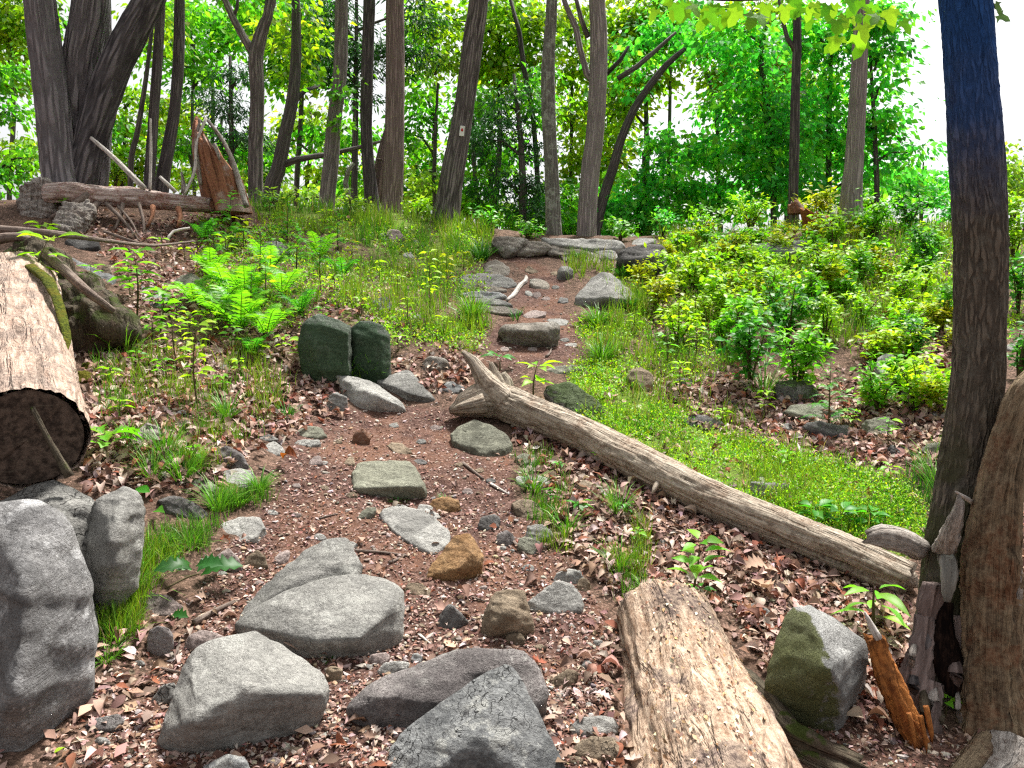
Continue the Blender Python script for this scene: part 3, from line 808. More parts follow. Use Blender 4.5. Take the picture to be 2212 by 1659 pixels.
rock('dark blocky boulder with vertical cracks ending the crest ledge', [(905, 300), (925, 232), (1010, 222), (1080, 212), (1180, 208), (1205, 235), (1222, 290), (1245, 360), (1190, 420), (1100, 380), (1030, 360), (950, 335)], DARKR, lean=.12, thick=.6, Z=ZL, inner=[(1160, 285, -.14), (960, 310, -.08), (1160, 240, -.04)], amp=.03, res=26, sm=1, name='boulder', cat='boulder')
rock('pale grey rock cap resting on the dark crest boulder', [(980, 210), (1000, 185), (1060, 152), (1120, 158), (1160, 175), (1130, 200), (1060, 218), (1000, 225)], PALE, lean=.4, thick=.35, Z=ZL, amp=.022, res=18, sm=3, Y=10.55)
for lab, pts, m_, ln in [
    ('low tan slab in the upper trail below the crest ledge', [(340, 430), (400, 415), (470, 450), (472, 490), (420, 490), (360, 460)], LEDGE, .6),
    ('small oval grey stone by the root in the upper trail', [(318, 495), (350, 500), (372, 530), (345, 535), (322, 515)], GREY, .6),
    ('thin grey shard beside the oval stone in the upper trail', [(365, 510), (410, 500), (420, 530), (400, 555), (378, 545)], PINK, .8),
    ('pale tan chunk set in the dirt under the crest ledge', [(316, 360), (345, 340), (400, 365), (405, 385), (360, 390), (325, 380)], TAN, .5),
    ('worn tan bedrock hump at the top of the trail', [(50, 330), (120, 290), (210, 340), (240, 400), (150, 405), (60, 385)], LEDGE, .7),
    ('thin flat stone on the trail edge by the grass', [(562, 842), (600, 824), (655, 832), (650, 848), (590, 852)], PALE, .7),
    ('small dark stone half sunk at the upper trail edge', [(520, 565), (540, 540), (590, 545), (592, 570), (550, 578)], DARKR, .4),
    ('little pale stone pair at the foot of the cube-like block', [(482, 380), (520, 370), (522, 400), (490, 402)], TAN, .5)]:
    rock(lab, pts, m_, lean=ln, thick=.14, Z=ZL, amp=.03, res=12)


def ledge(label, name, base, slabs, mats, seed):
    e = empty(name, gpt(*base)); tag(e, label, 'ledge')
    for i, s in enumerate(slabs):
        Y, pts = s[0], s[1]
        rock(None, [ZL(*p) for p in pts], mats[i % len(mats)], lean=s[2] if len(s) > 2 else .25, thick=.5, amp=.022, res=22, sm=1, name='layer', parent=e, Y=Y, sink=.05)


yb = gY(1180, 560)
ledge('long tan layered ledge of bedrock across the crest', 'rock_ledge', (1180, 560), [
    (yb, [(105, 190), (130, 152), (200, 150), (330, 165), (345, 180), (250, 190), (250, 250), (190, 262), (140, 215)], .2),
    (yb + .05, [(258, 192), (330, 182), (460, 190), (490, 222), (440, 236), (330, 252), (265, 250)], .2),
    (yb + .1, [(420, 165), (560, 165), (700, 182), (860, 186), (940, 200), (965, 225), (860, 240), (760, 235), (600, 215), (470, 200)], .3),
    (yb - .05, [(450, 240), (490, 205), (600, 222), (700, 252), (840, 285), (820, 300), (700, 275), (560, 262), (480, 262)], .35),
    (yb - .15, [(540, 268), (600, 262), (700, 280), (800, 300), (790, 325), (700, 318), (600, 322), (570, 310)], .5),
    (yb - .02, [(760, 240), (860, 238), (900, 250), (905, 300), (850, 295), (770, 262)], .25)], [LEDGE, LEDGE, PALE], 1)
yb = gY(1050, 680)
ledge('low ledge of thin grey rock layers left of the upper trail', 'rock_ledge', (1050, 680), [
    (yb + 1.1, [(-120, 425), (-60, 390), (60, 385), (160, 395), (230, 425), (265, 462), (220, 480), (120, 462), (20, 445), (-80, 450)], .35),
    (yb + .9, [(-110, 470), (0, 452), (120, 470), (200, 488), (190, 505), (60, 495), (-60, 492)], .35),
    (yb + .6, [(-100, 512), (20, 500), (160, 515), (200, 532), (150, 545), (20, 530), (-60, 530)], .4),
    (yb + .35, [(-60, 552), (60, 540), (180, 560), (240, 590), (160, 590), (20, 575)], .4),
    (yb + .05, [(-40, 600), (60, 590), (190, 600), (300, 628), (250, 645), (140, 640), (0, 625)], .5)], [GREY, LEDGE, COOL], 2)

# rocks beyond the log and on the far bank
for lab, pts, m_, ln, th, Z in [
    ('dark hollowed rock with dead leaves on the uphill side of the log', [(1320, 1010), (1350, 950), (1420, 940), (1500, 950), (1560, 1000), (1640, 1060), (1690, 1095), (1695, 1180), (1600, 1185), (1480, 1120), (1380, 1060)], MGRN, .35, .3, Z5),
    ('low flat rock in the trail just above the log', [(1330, 870), (1370, 848), (1500, 845), (1580, 868), (1570, 890), (1450, 905), (1370, 900)], OLIVE, .5, .2, Z5),
    ('tan block beside the bright moss patch', [(1822, 905), (1850, 855), (1910, 855), (1975, 905), (1972, 985), (1945, 1010), (1880, 950), (1830, 925)], TAN, .3, .25, Z5),
    ('pale flat block in the moss just above the log middle', [(590, 1530), (600, 1508), (660, 1502), (800, 1530), (822, 1545), (810, 1600), (720, 1620), (620, 1615)], GREY, .3, .25, Z6),
    ('grey humped rock with a leaf on top among dead leaves', [(775, 1085), (820, 1062), (940, 1050), (1040, 1062), (1110, 1095), (1150, 1140), (1140, 1170), (1000, 1160), (860, 1120)], OLIVE, .4, .35, Z6),
    ('dark upright block under the green shrubs', [(740, 960), (750, 920), (860, 910), (960, 925), (1000, 980), (995, 1040), (880, 1055), (780, 1040)], MGRN, .1, .4, Z6),
    ('long low dark slab below the grey humped rock', [(905, 1190), (940, 1165), (1100, 1180), (1200, 1190), (1290, 1240), (1280, 1260), (1120, 1250), (960, 1220)], DARKR, .4, .25, Z6),
    ('green-grey wedge rock among leaves near the dark trunk', [(1255, 1160), (1310, 1130), (1410, 1130), (1440, 1170), (1450, 1230), (1380, 1255), (1290, 1240)], OLIVE, .3, .25, Z6),
    ('pale lichen-covered boulder on the far bank', [(1330, 850), (1350, 780), (1390, 750), (1430, 755), (1450, 820), (1500, 835), (1515, 885), (1480, 912), (1400, 905)], PALE, .3, .4, Z6),
    ('round green mossy boulder high on the far bank', [(1470, 620), (1500, 575), (1560, 558), (1600, 575), (1640, 625), (1665, 672), (1590, 690), (1500, 660)], MGRN, .3, .4, Z6),
    ('small dark rock in leaves beside the moss patch', [(180, 1160), (250, 1115), (330, 1125), (430, 1165), (440, 1195), (330, 1195), (220, 1190)], DARKR, .4, .25, Z6),
    ('pale leaning slab behind the leafy shrubs', [(398, 425), (440, 420), (520, 500), (582, 545), (560, 565), (460, 545), (430, 480)], COOL, .3, .3, Z6),
    ('grey flat rock half under grass by the dark trunk', [(1370, 1330), (1430, 1300), (1540, 1325), (1585, 1350), (1540, 1365), (1420, 1355)], GREY, .5, .2, Z6),
    ('white-grey stone tucked near the round mossy boulder', [(1410, 680), (1480, 655), (1560, 690), (1550, 720), (1450, 715)], COOL, .5, .25, Z6),
    ('dark low stone at the foot of the shrubs', [(120, 925), (160, 900), (240, 905), (260, 940), (200, 965), (130, 950)], DARKR, .3, .25, Z6),
    ('greenish rock beside the tall grass by the dark trunk', [(1600, 1320), (1640, 1285), (1740, 1290), (1760, 1340), (1700, 1365), (1620, 1350)], OLIVE, .3, .25, Z6)]:
    rock(lab, pts, m_, lean=ln, thick=th, Z=Z, amp=.025, res=18)
rock('long pale weathered slab jutting from the far bank', [(545, 150), (620, 118), (760, 112), (900, 100), (980, 112), (985, 150), (900, 200), (800, 220), (700, 205), (620, 185)], COOL, lean=.2, thick=.6, Z=Z6, amp=.022, res=24, inner=[(880, 160, -.15)], name='boulder', cat='boulder')
rock('round grey boulder behind the orange rotten stump', [(1070, 1270), (1090, 1230), (1150, 1212), (1230, 1222), (1290, 1262), (1300, 1330), (1200, 1370), (1100, 1340)], GREY, lean=.25, thick=.6, Z=lambda x, y: (1404 + x * .3652, y * .3652), amp=.025, res=18, name='boulder', cat='boulder', Y=11.4)

# left bank
for lab, pts, m_, ln, th in [
    ('pale lichen slab beside the leaning dead branch on the bank', [(108, 570), (150, 558), (190, 575), (250, 600), (240, 625), (180, 612), (130, 600)], COOL, .55, .3),
    ('broad pale flat rock behind the leafy seedlings on the bank', [(205, 618), (260, 606), (330, 618), (372, 640), (360, 662), (290, 660), (235, 645)], COOL, .7, .3),
    ('small brown stone in the bank below the leaf litter', [(218, 585), (225, 572), (238, 572), (242, 592), (226, 600)], TAN, .2, .2),
    ('round grey boulder hidden behind the fern fronds', [(375, 610), (390, 595), (415, 590), (440, 605), (436, 625), (400, 632)], OLIVE, .3, .3),
    ('grey and white rock on the bank under the snag', [(552, 545), (570, 525), (600, 520), (625, 540), (618, 552), (575, 556)], GREY, .4, .35),
    ('dark stone under the fallen log branches', [(140, 520), (175, 508), (215, 515), (218, 532), (170, 538)], DARKR, .4, .3),
    ('pale stone in the crest grass near the two brown trunks', [(806, 510), (830, 502), (855, 506), (858, 518), (815, 520)], GREY, .4, .3),
    ('tall pinkish stone in the crest grass', [(832, 512), (840, 494), (862, 497), (874, 512), (868, 522), (840, 522)], PINK, .2, .3),
    ('white stone in the crest grass above the sapling', [(892, 520), (905, 515), (925, 528), (922, 538), (902, 532)], PALE, .5, .25),
    ('narrow white stone low in the crest grass', [(868, 545), (885, 542), (898, 552), (890, 560), (872, 555)], PALE, .5, .25),
    ('blue-grey stone half hidden in grass above the mossy boulder', [(800, 660), (815, 640), (838, 642), (848, 660), (830, 672), (808, 672)], COOL, .3, .3),
    ('half-buried layered rock beside the trail bend', [(905, 800), (910, 780), (930, 770), (965, 774), (972, 795), (940, 808)], LEDGE, .3, .3),
    ('low bluish rock tucked against the root end of the log', [(952, 840), (965, 824), (990, 822), (1008, 838), (990, 848), (962, 850)], COOL, .4, .2),
    ('rough crumbling boulder beside the notched slab', [(705, 880), (712, 855), (728, 845), (748, 858), (752, 885), (725, 892)], GREY, .2, .2),
    ('flat mossy slab in grass at the bend of the trail', [(578, 870), (610, 858), (650, 872), (672, 888), (640, 892), (600, 882)], OLIVE, .8, .1),
    ('pale thin flagstone at the trail edge left of the bend', [(512, 906), (535, 903), (588, 912), (580, 922), (530, 918)], PALE, .7, .08),
    ('brown-grey flat stone stacked on a paler one', [(630, 940), (655, 922), (690, 920), (708, 935), (690, 948), (650, 946)], OLIVE, .6, .1),
    ('pale flat stone beneath the brown-grey one', [(630, 962), (645, 950), (690, 948), (698, 956), (670, 966)], PALE, .6, .08),
    ('layered pale flagstone at the edge of the trail', [(566, 958), (590, 952), (612, 968), (616, 980), (590, 986), (572, 975)], PALE, .6, .12),
    ('thin flat grey stone above the layered pale flagstone', [(550, 942), (580, 938), (602, 948), (590, 953), (560, 952)], GREY, .7, .1),
    ('dark grey angular rock in the grass beside the trail', [(455, 1000), (465, 970), (490, 962), (520, 975), (535, 1000), (500, 1012)], PURP, .3, .2),
    ('long grey flat slab in the grass beside the trail', [(352, 1040), (380, 1030), (440, 1030), (470, 1042), (460, 1058), (390, 1062)], OLIVE, .7, .15),
    ('white-grey layered slab touching the long flat slab', [(470, 1040), (475, 1022), (500, 1014), (532, 1008), (546, 1022), (530, 1036), (545, 1056), (490, 1058)], PALE, .7, .15),
    ('dark rectangular slab propped up beside the split block', [(336, 1078), (345, 1068), (385, 1072), (450, 1100), (455, 1118), (435, 1128), (400, 1118), (345, 1095)], DARKR, .35, .2),
    ('smooth pale flagstone by the long grass', [(456, 1150), (475, 1130), (520, 1116), (560, 1120), (578, 1140), (570, 1150), (530, 1166), (480, 1160)], PALE, .75, .12),
    ('pinkish triangular stone set in the dirt', [(452, 1232), (470, 1200), (492, 1182), (512, 1198), (520, 1215), (500, 1228)], PINK, .4, .12),
    ('brown stub of stone with moss beside the broad slab', [(522, 1222), (530, 1200), (555, 1186), (572, 1200), (578, 1222), (550, 1228)], TAN, .3, .12),
    ('flat grey flake of stone above the broad slab', [(588, 1220), (600, 1192), (625, 1184), (622, 1205), (605, 1220)], PINK, .5, .1),
    ('pale pink rough stone by the fallen green leaves', [(300, 1300), (320, 1282), (360, 1285), (396, 1310), (385, 1328), (330, 1330)], PINK, .6, .15),
    ('round grey cobble against the grass by the streaked boulder', [(318, 1410), (320, 1365), (340, 1350), (366, 1356), (374, 1385), (365, 1408), (340, 1416)], PURP, .15, .15),
    ('low pinkish stone uphill of the angular boulder', [(398, 1402), (400, 1372), (430, 1358), (480, 1366), (500, 1385), (470, 1400), (420, 1410)], PINK, .4, .15),
    ('oval brown-grey stone beside the angular boulder', [(328, 1512), (345, 1485), (375, 1472), (388, 1482), (384, 1505), (350, 1518)], GREY, .3, .12),
    ('flat dark stone in the dirt below the streaked boulder', [(175, 1572), (210, 1550), (250, 1540), (268, 1548), (250, 1570), (200, 1584)], PURP, .7, .1),
    ('grey stone with a tan spot at the bottom edge', [(430, 1690), (440, 1650), (480, 1628), (525, 1626), (542, 1650), (540, 1690)], COOL, .4, .15),
    ('small pink-grey cobble at the bottom edge', [(138, 1690), (150, 1648), (185, 1630), (208, 1645), (205, 1690)], PINK, .4, .15)]:
    rock(lab, pts, m_, lean=ln, thick=th, amp=.025, res=16, Y=(2.3 if max(p[1] for p in pts) > 1660 else None))

# trail stones
for lab, pts, m_, ln, th in [
    ('rusty brown chunk standing in the trail below the bend', [(757, 955), (768, 930), (782, 924), (799, 938), (798, 955), (775, 960)], RUST, .1, .1),
    ('flat tan stone in the trail above the green-grey block', [(834, 958), (845, 954), (868, 958), (890, 976), (880, 982), (855, 980)], TAN, .8, .05),
    ('thin dark flake of stone right above the green-grey block', [(884, 993), (905, 990), (926, 996), (915, 1004), (895, 1002)], DARKR, .8, .04),
    ('pinkish flat stone in the trail near the grass clump', [(664, 1004), (675, 985), (692, 984), (698, 1000), (680, 1006)], PINK, .7, .06),
    ('tan stone fragment beside the green-grey block', [(742, 1003), (752, 985), (764, 986), (766, 1004), (750, 1008)], TAN, .5, .06),
    ('ochre broken rock at the corner of the green-grey block', [(922, 1100), (935, 1080), (965, 1072), (990, 1078), (996, 1094), (970, 1106), (940, 1108)], ORANGE, .4, .12),
    ('pale oblong stone under the green-grey block overhang', [(846, 1098), (856, 1089), (880, 1090), (888, 1098), (870, 1102)], PALE, .6, .06),
    ('light tan slab tucked behind the whitish slab', [(898, 1110), (905, 1088), (930, 1092), (950, 1110), (948, 1122), (920, 1118)], PALE, .6, .08),
    ('grey flake leaning at the edge of the whitish slab', [(770, 1122), (785, 1100), (810, 1088), (812, 1100), (790, 1120)], OLIVE, .5, .06),
    ('brown smooth rock half buried right of the trail', [(1104, 1078), (1120, 1073), (1150, 1082), (1176, 1105), (1170, 1122), (1130, 1118), (1110, 1100)], TAN, .6, .12),
    ('dark square stone in the trail right of the whitish slab', [(1030, 1138), (1040, 1116), (1068, 1105), (1080, 1118), (1076, 1140), (1050, 1146)], DARKR, .4, .1),
    ('rounded grey stone in the trail near the grass tufts', [(1072, 1172), (1076, 1152), (1098, 1142), (1112, 1155), (1108, 1174), (1088, 1180)], PURP, .3, .1),
    ('pale rounded stone with moss among the right-hand grass', [(1132, 1160), (1140, 1136), (1165, 1130), (1190, 1142), (1198, 1162), (1170, 1172)], GREY, .35, .12),
    ('flat green-grey stone just below the pale rounded one', [(1118, 1182), (1122, 1162), (1145, 1158), (1180, 1178), (1182, 1190), (1150, 1196)], OLIVE, .5, .1),
    ('whitish flat stone in grass right of the trail', [(1112, 1040), (1118, 1026), (1150, 1024), (1190, 1034), (1196, 1050), (1150, 1058)], PALE, .7, .08),
    ('tan block in grass close below the log', [(1246, 1052), (1252, 1036), (1280, 1038), (1290, 1050), (1284, 1068), (1260, 1066)], TAN, .4, .08),
    ('grey low stone near the log in dead leaves', [(1108, 990), (1120, 978), (1155, 984), (1165, 1000), (1140, 1008)], OLIVE, .6, .1),
    ('orange flat stone at the grass edge near the crumbling log', [(1288, 1236), (1300, 1216), (1325, 1212), (1345, 1224), (1338, 1240), (1310, 1242)], ORANGE, .5, .08),
    ('whitish broken rock with a cracked face right of the trail', [(1138, 1312), (1142, 1290), (1175, 1270), (1200, 1248), (1235, 1262), (1262, 1290), (1255, 1318), (1200, 1325)], PALE, .55, .15),
    ('grey rock capping the whitish broken rock', [(1195, 1252), (1205, 1232), (1230, 1225), (1258, 1235), (1262, 1262), (1235, 1264)], GREY, .3, .12),
    ('small brown cube of rock beside the whitish broken rock', [(1245, 1268), (1250, 1250), (1266, 1245), (1276, 1262), (1266, 1278)], TAN, .3, .08),
    ('small dark pyramid-shaped stone in the trail', [(944, 1350), (952, 1325), (970, 1302), (990, 1318), (1012, 1342), (990, 1356), (962, 1358)], DARKR, .25, .12),
    ('tan oblong stone downhill of the orange wedge', [(874, 1275), (882, 1258), (905, 1255), (930, 1272), (934, 1286), (905, 1288)], TAN, .5, .07),
    ('pale oval cobble on the near side of the broad slab', [(814, 1450), (830, 1432), (860, 1422), (884, 1428), (880, 1445), (850, 1458), (825, 1460)], PALE, .4, .08),
    ('round tan pebble wedged against the angular boulder', [(702, 1460), (704, 1442), (722, 1434), (738, 1445), (738, 1466), (720, 1474)], TAN, .2, .08),
    ('square pink-grey stone below the broad slab', [(795, 1435), (800, 1412), (830, 1402), (842, 1412), (836, 1428), (812, 1440)], PINK, .4, .07),
    ('small grey pebble beside the pale oval cobble', [(884, 1430), (888, 1412), (902, 1406), (912, 1418), (906, 1432)], COOL, .3, .06),
    ('brown wedge stone downhill of the rounded tan block', [(1188, 1482), (1200, 1462), (1225, 1446), (1250, 1450), (1240, 1472), (1210, 1490)], TAN, .5, .08),
    ('pale chip of stone near the crumbling log end', [(1255, 1432), (1262, 1422), (1278, 1424), (1276, 1442), (1262, 1446)], PALE, .4, .06),
    ('bright white flat stone beside the crumbling log', [(1230, 1582), (1240, 1562), (1258, 1546), (1290, 1540), (1325, 1546), (1336, 1568), (1325, 1580), (1270, 1590)], PALE, .6, .1),
    ('brown flat stone under the bright white stone', [(1234, 1625), (1245, 1604), (1280, 1592), (1335, 1590), (1345, 1625), (1300, 1640), (1250, 1636)], TAN, .6, .12),
    ('tan pebble under the rounded tan block', [(1090, 1386), (1096, 1366), (1120, 1364), (1136, 1380), (1120, 1394), (1100, 1394)], TAN, .4, .06),
    ('pale triangular chip in the dirt above the broad slab', [(740, 1180), (748, 1168), (772, 1172), (770, 1184), (752, 1186)], PALE, .6, .05),
    ('grey pebble in the trail left of the green-grey block', [(570, 1106), (585, 1098), (600, 1106), (592, 1112), (576, 1112)], PALE, .6, .04)]:
    rock(lab, pts, m_, lean=ln, thick=th, amp=.028, res=14)
rock('rounded tan block with a split front standing in the dirt', [(30, 470), (30, 430), (60, 350), (75, 330), (120, 322), (172, 325), (186, 390), (205, 440), (205, 468), (160, 480), (90, 480)], TAN, lean=.2, thick=.2, Z=ZB, inner=[(120, 400, -.05), (70, 440, -.04)], amp=.03, res=22, sm=3)
rock('tall triangular stone, moss on one face and pale on the other', [(1100, 910), (1120, 760), (1180, 610), (1210, 562), (1290, 558), (1370, 610), (1450, 660), (1532, 722), (1532, 830), (1482, 932), (1442, 1032), (1390, 1095), (1300, 1062), (1200, 962)], HALFM, lean=.3, thick=.3, Z=Z8,
     inner=[(1300, 605, -.06), (1380, 830, -.13), (1440, 960, -.08)], amp=.014, res=30, sm=2, name='boulder', cat='boulder')
rock('grey stone among dead leaves behind the mossy triangular stone', [(1000, 580), (1030, 555), (1080, 560), (1120, 590), (1110, 615), (1050, 610)], GREY, lean=.5, thick=.12, Z=Z8, amp=.03, res=14)

# smaller loose stones, found one by one along the trail and in the litter
_sm = [(690, 1170, 30, 20, 'pale'), (760, 1078, 26, 16, 'tan'), (640, 1120, 24, 15, 'pink'), (700, 1060, 22, 13, 'tan'), (1010, 1070, 26, 17, 'pink'), (1035, 1022, 22, 12, 'tan'), (1090, 1215, 24, 14, 'tan'),
       (1140, 1235, 30, 16, 'grey'), (1045, 1275, 20, 12, 'pink'), (960, 1400, 24, 14, 'tan'), (1030, 1410, 26, 15, 'pink'), (1165, 1405, 26, 16, 'tan'), (1290, 1395, 26, 15, 'pale'), (880, 1320, 22, 14, 'pink'),
       (620, 1240, 22, 14, 'tan'), (560, 1265, 20, 13, 'pink'), (440, 1290, 26, 16, 'pink'), (260, 1470, 30, 18, 'tan'), (300, 1440, 24, 15, 'grey'), (230, 1500, 26, 16, 'pink'), (300, 1560, 30, 18, 'pink'),
       (220, 1610, 34, 20, 'grey'), (640, 1630, 40, 20, 'tan'), (740, 1610, 34, 18, 'pale'), (590, 1655, 40, 22, 'pink'), (280, 1630, 30, 18, 'tan'), (1210, 1510, 24, 14, 'pale'), (1280, 1500, 26, 15, 'pink'),
       (1190, 1600, 30, 18, 'pink'), (1240, 1652, 40, 22, 'tan'), (480, 1245, 22, 14, 'grey'), (640, 1055, 20, 12, 'pink'), (700, 1005, 18, 10, 'pale'), (730, 960, 20, 12, 'tan'), (850, 925, 24, 12, 'grey'),
       (910, 960, 22, 13, 'grey'), (940, 930, 26, 14, 'pink'), (990, 1010, 22, 12, 'tan'), (1060, 1045, 24, 14, 'grey'), (1085, 1190, 20, 12, 'pale'), (1150, 760, 22, 12, 'pink'), (1090, 760, 20, 12, 'pink'),
       (1220, 740, 22, 10, 'grey'), (1180, 650, 22, 10, 'pink'), (1200, 625, 18, 9, 'grey'), (1430, 1180, 30, 16, 'grey'), (1540, 1240, 30, 16, 'tan'), (1390, 1130, 28, 15, 'grey'), (1620, 1320, 30, 18, 'grey'),
       (1700, 930, 30, 16, 'grey'), (1580, 880, 26, 16, 'grey'), (1960, 860, 30, 18, 'grey'), (2020, 900, 26, 16, 'pale'), (1450, 800, 26, 16, 'grey'), (1500, 720, 26, 14, 'pale'), (1870, 720, 30, 18, 'grey'),
       (2180, 960, 40, 24, 'grey'), (2190, 1250, 46, 26, 'tan'), (2185, 760, 30, 18, 'grey'), (480, 800, 24, 14, 'grey'), (390, 900, 26, 16, 'pale'), (300, 860, 26, 16, 'grey'), (560, 840, 24, 14, 'tan'),
       (620, 800, 22, 12, 'pink'), (330, 780, 22, 14, 'grey'), (420, 980, 24, 15, 'grey'), (700, 560, 24, 10, 'grey'), (760, 600, 24, 12, 'pink'), (900, 690, 24, 12, 'grey'), (530, 600, 24, 12, 'pale'),
       (1330, 760, 20, 10, 'grey'), (1640, 960, 28, 14, 'grey'), (1760, 1000, 30, 14, 'pale'), (1850, 1030, 30, 14, 'grey'), (810, 1380, 20, 13, 'pale'), (930, 1440, 30, 16, 'grey'), (985, 1385, 22, 12, 'tan')]
_cm = {'pale': (PALE, 'small pale loose stone'), 'tan': (TAN, 'small tan loose stone'), 'pink': (PINK, 'small pinkish loose stone'), 'grey': (GREY, 'small grey loose stone')}
for i, (x, y, w, h, k_) in enumerate(_sm):
    rock(_cm[k_][1], blob(x, y, w, h, i + 5), _cm[k_][0], lean=.45, thick=.05 * max(1, y / 900) * .9, amp=.03, res=9, sm=1, name='loose_stone', cat='stone', group='small loose stones about the trail', auto=True, sink=.03)

# ------------------------------------------------------------------ wood and bark
BARK = bark_mat('furrowed_grey_bark', (0.05, 0.043, 0.042), (0.33, 0.29, 0.28))
BARKD = bark_mat('dark_bark', (0.026, 0.024, 0.026), (0.18, 0.16, 0.158))
BARKB = bark_mat('brown_bark', (0.06, 0.042, 0.038), (0.31, 0.24, 0.22))
BARKL = bark_mat('pale_lichened_bark', (0.09, 0.085, 0.075), (0.27, 0.26, 0.23), lichen=(0.36, 0.38, 0.33), lamt=.8)
BARKC = bark_mat('coarse_oak_bark', (0.035, 0.032, 0.036), (0.27, 0.25, 0.26), ridge=15, stretch=.22, strength=1.0, dist=.06)
BARKF = bark_mat('dark_bark_painted_lens_fringe', (0.022, 0.020, 0.018), (0.20, 0.17, 0.135), ridge=40, stretch=.30, strength=1.0, dist=.02, lichen=(0.16, 0.155, 0.13), lamt=.3, high=(0.018, 0.062, 0.19), zlo=1.75, zhi=2.6, moss=(0.045, 0.05, 0.018), mlo=.6, mhi=1.5)  # blue on the upper trunk is lens fringing painted into the bark colour
SILVER = wood_mat('silver_weathered_wood', (0.13, 0.09, 0.06), (0.47, 0.41, 0.33), (0.20, 0.125, 0.08), fine=64, patch=5, pamt=.75, strength=.9, dist=.02)
PULP = wood_mat('crumbling_pinkish_wood', (0.24, 0.15, 0.11), (0.52, 0.40, 0.32), (0.20, 0.16, 0.14), fine=42, stretch=.14, patch=6, pamt=.75, strength=1.0, dist=.03, moss=None)
PULPY = wood_mat('crumbling_yellow_wood', (0.20, 0.115, 0.07), (0.56, 0.43, 0.32), (0.13, 0.09, 0.085), fine=40, stretch=.2, patch=3.2, pamt=.95, strength=1.0, dist=.03)
REDROT = wood_mat('red_rotten_wood', (0.12, 0.045, 0.025), (0.34, 0.16, 0.09), (0.50, 0.43, 0.39), fine=50, stretch=.05, patch=4, pamt=.8, strength=1.0, dist=.02)
PALELOG = wood_mat('pale_and_red_stripped_log', (0.20, 0.10, 0.07), (0.58, 0.50, 0.46), (0.26, 0.07, 0.035), fine=50, stretch=.07, patch=4.5, pamt=.85, strength=1.0, dist=.02)
ORROT = wood_mat('orange_rotten_wood', (0.17, 0.05, 0.015), (0.46, 0.18, 0.05), (0.07, 0.028, 0.018), fine=60, stretch=.06, patch=9, pamt=.6, strength=1.0, dist=.02)
DEADB = wood_mat('tan_brown_dead_trunk', (0.07, 0.045, 0.03), (0.29, 0.22, 0.14), (0.20, 0.08, 0.04), fine=44, stretch=.05, patch=6, pamt=.75, strength=1.0, dist=.025)
BONE = wood_mat('bleached_stick', (0.30, 0.27, 0.24), (0.62, 0.58, 0.54), (0.24, 0.20, 0.17), fine=80, stretch=.08, patch=8, pamt=.5)
STICK = wood_mat('grey_brown_stick', (0.08, 0.06, 0.05), (0.24, 0.19, 0.16), (0.13, 0.08, 0.06), fine=80, stretch=.08, patch=8, pamt=.5)
MOSSB = wood_mat('dark_mossy_branch', (0.03, 0.024, 0.016), (0.12, 0.10, 0.07), (0.10, 0.055, 0.04), fine=60, stretch=.08, patch=6, pamt=.7, moss=(0.045, 0.06, 0.012), strength=1, dist=.02)
WHITEROT = wood_mat('whitish_torn_bark', (0.16, 0.135, 0.115), (0.46, 0.42, 0.38), (0.17, 0.10, 0.07), fine=60, stretch=.12, patch=6, pamt=.6, strength=1, dist=.03)

em, nt = newmat('sawn_end_grain')
v = nt.nodes.new('ShaderNodeTexCoord').outputs['Object']
ring = N(nt, 'ShaderNodeTexNoise', {'Vector': v, 'Scale': 30.0, 'Detail': 6.0, 'Roughness': .7}).outputs[0]
sc_ = noise(nt, scaled(nt, v, (1, 1, 9)), 7.0, 5, .7)
c = mixc(nt, ramp(nt, ring, .35, .65), (0.030, 0.022, 0.018), (0.12, 0.088, 0.070))
c = mixc(nt, ramp(nt, sc_, .58, .68, 0, .5), c, (0.13, 0.11, 0.085))
finish(nt, c, maths(nt, 'ADD', ring, sc_), .6, .01, .9, .1)
ENDG = em

mm_, nt = newmat('moss_cushion')
v = objcoord(nt)
n1 = noise(nt, v, 60, 4, .7); n2 = noise(nt, v, 8, 4, .6)
c = mixc(nt, ramp(nt, n1, .3, .7), (0.02, 0.03, 0.004), (0.11, 0.13, 0.012))
c = mixc(nt, ramp(nt, n2, .45, .65, 0, .6), c, (0.13, 0.10, 0.01))
finish(nt, c, n1, 1.0, .02, .95, .1)
MOSSM = mm_


def pxpath(pts):
    """photo points (px, py, width px, depth) -> world points and radii"""
    a = np.array(pts, float)
    return at(a[:, 0], a[:, 1], a[:, 3]), a[:, 2] / 2 * a[:, 3] / F


def limb(name, pts, mat, parent=None, sides=12, step=.06, world=False, **kw):
    P, r = (np.array([p[:3] for p in pts], float), np.array([p[3] for p in pts])) if world else pxpath(pts)
    g = Geo(); tube(g, P, r, sides, step, seed=int(abs(P[0][0]) * 977) % 997, **kw)
    return g.build(name, mat, parent, P[0])


# --- the diagonal log
def glog(px, py, wd):
    return gY(px, py + wd * .52)


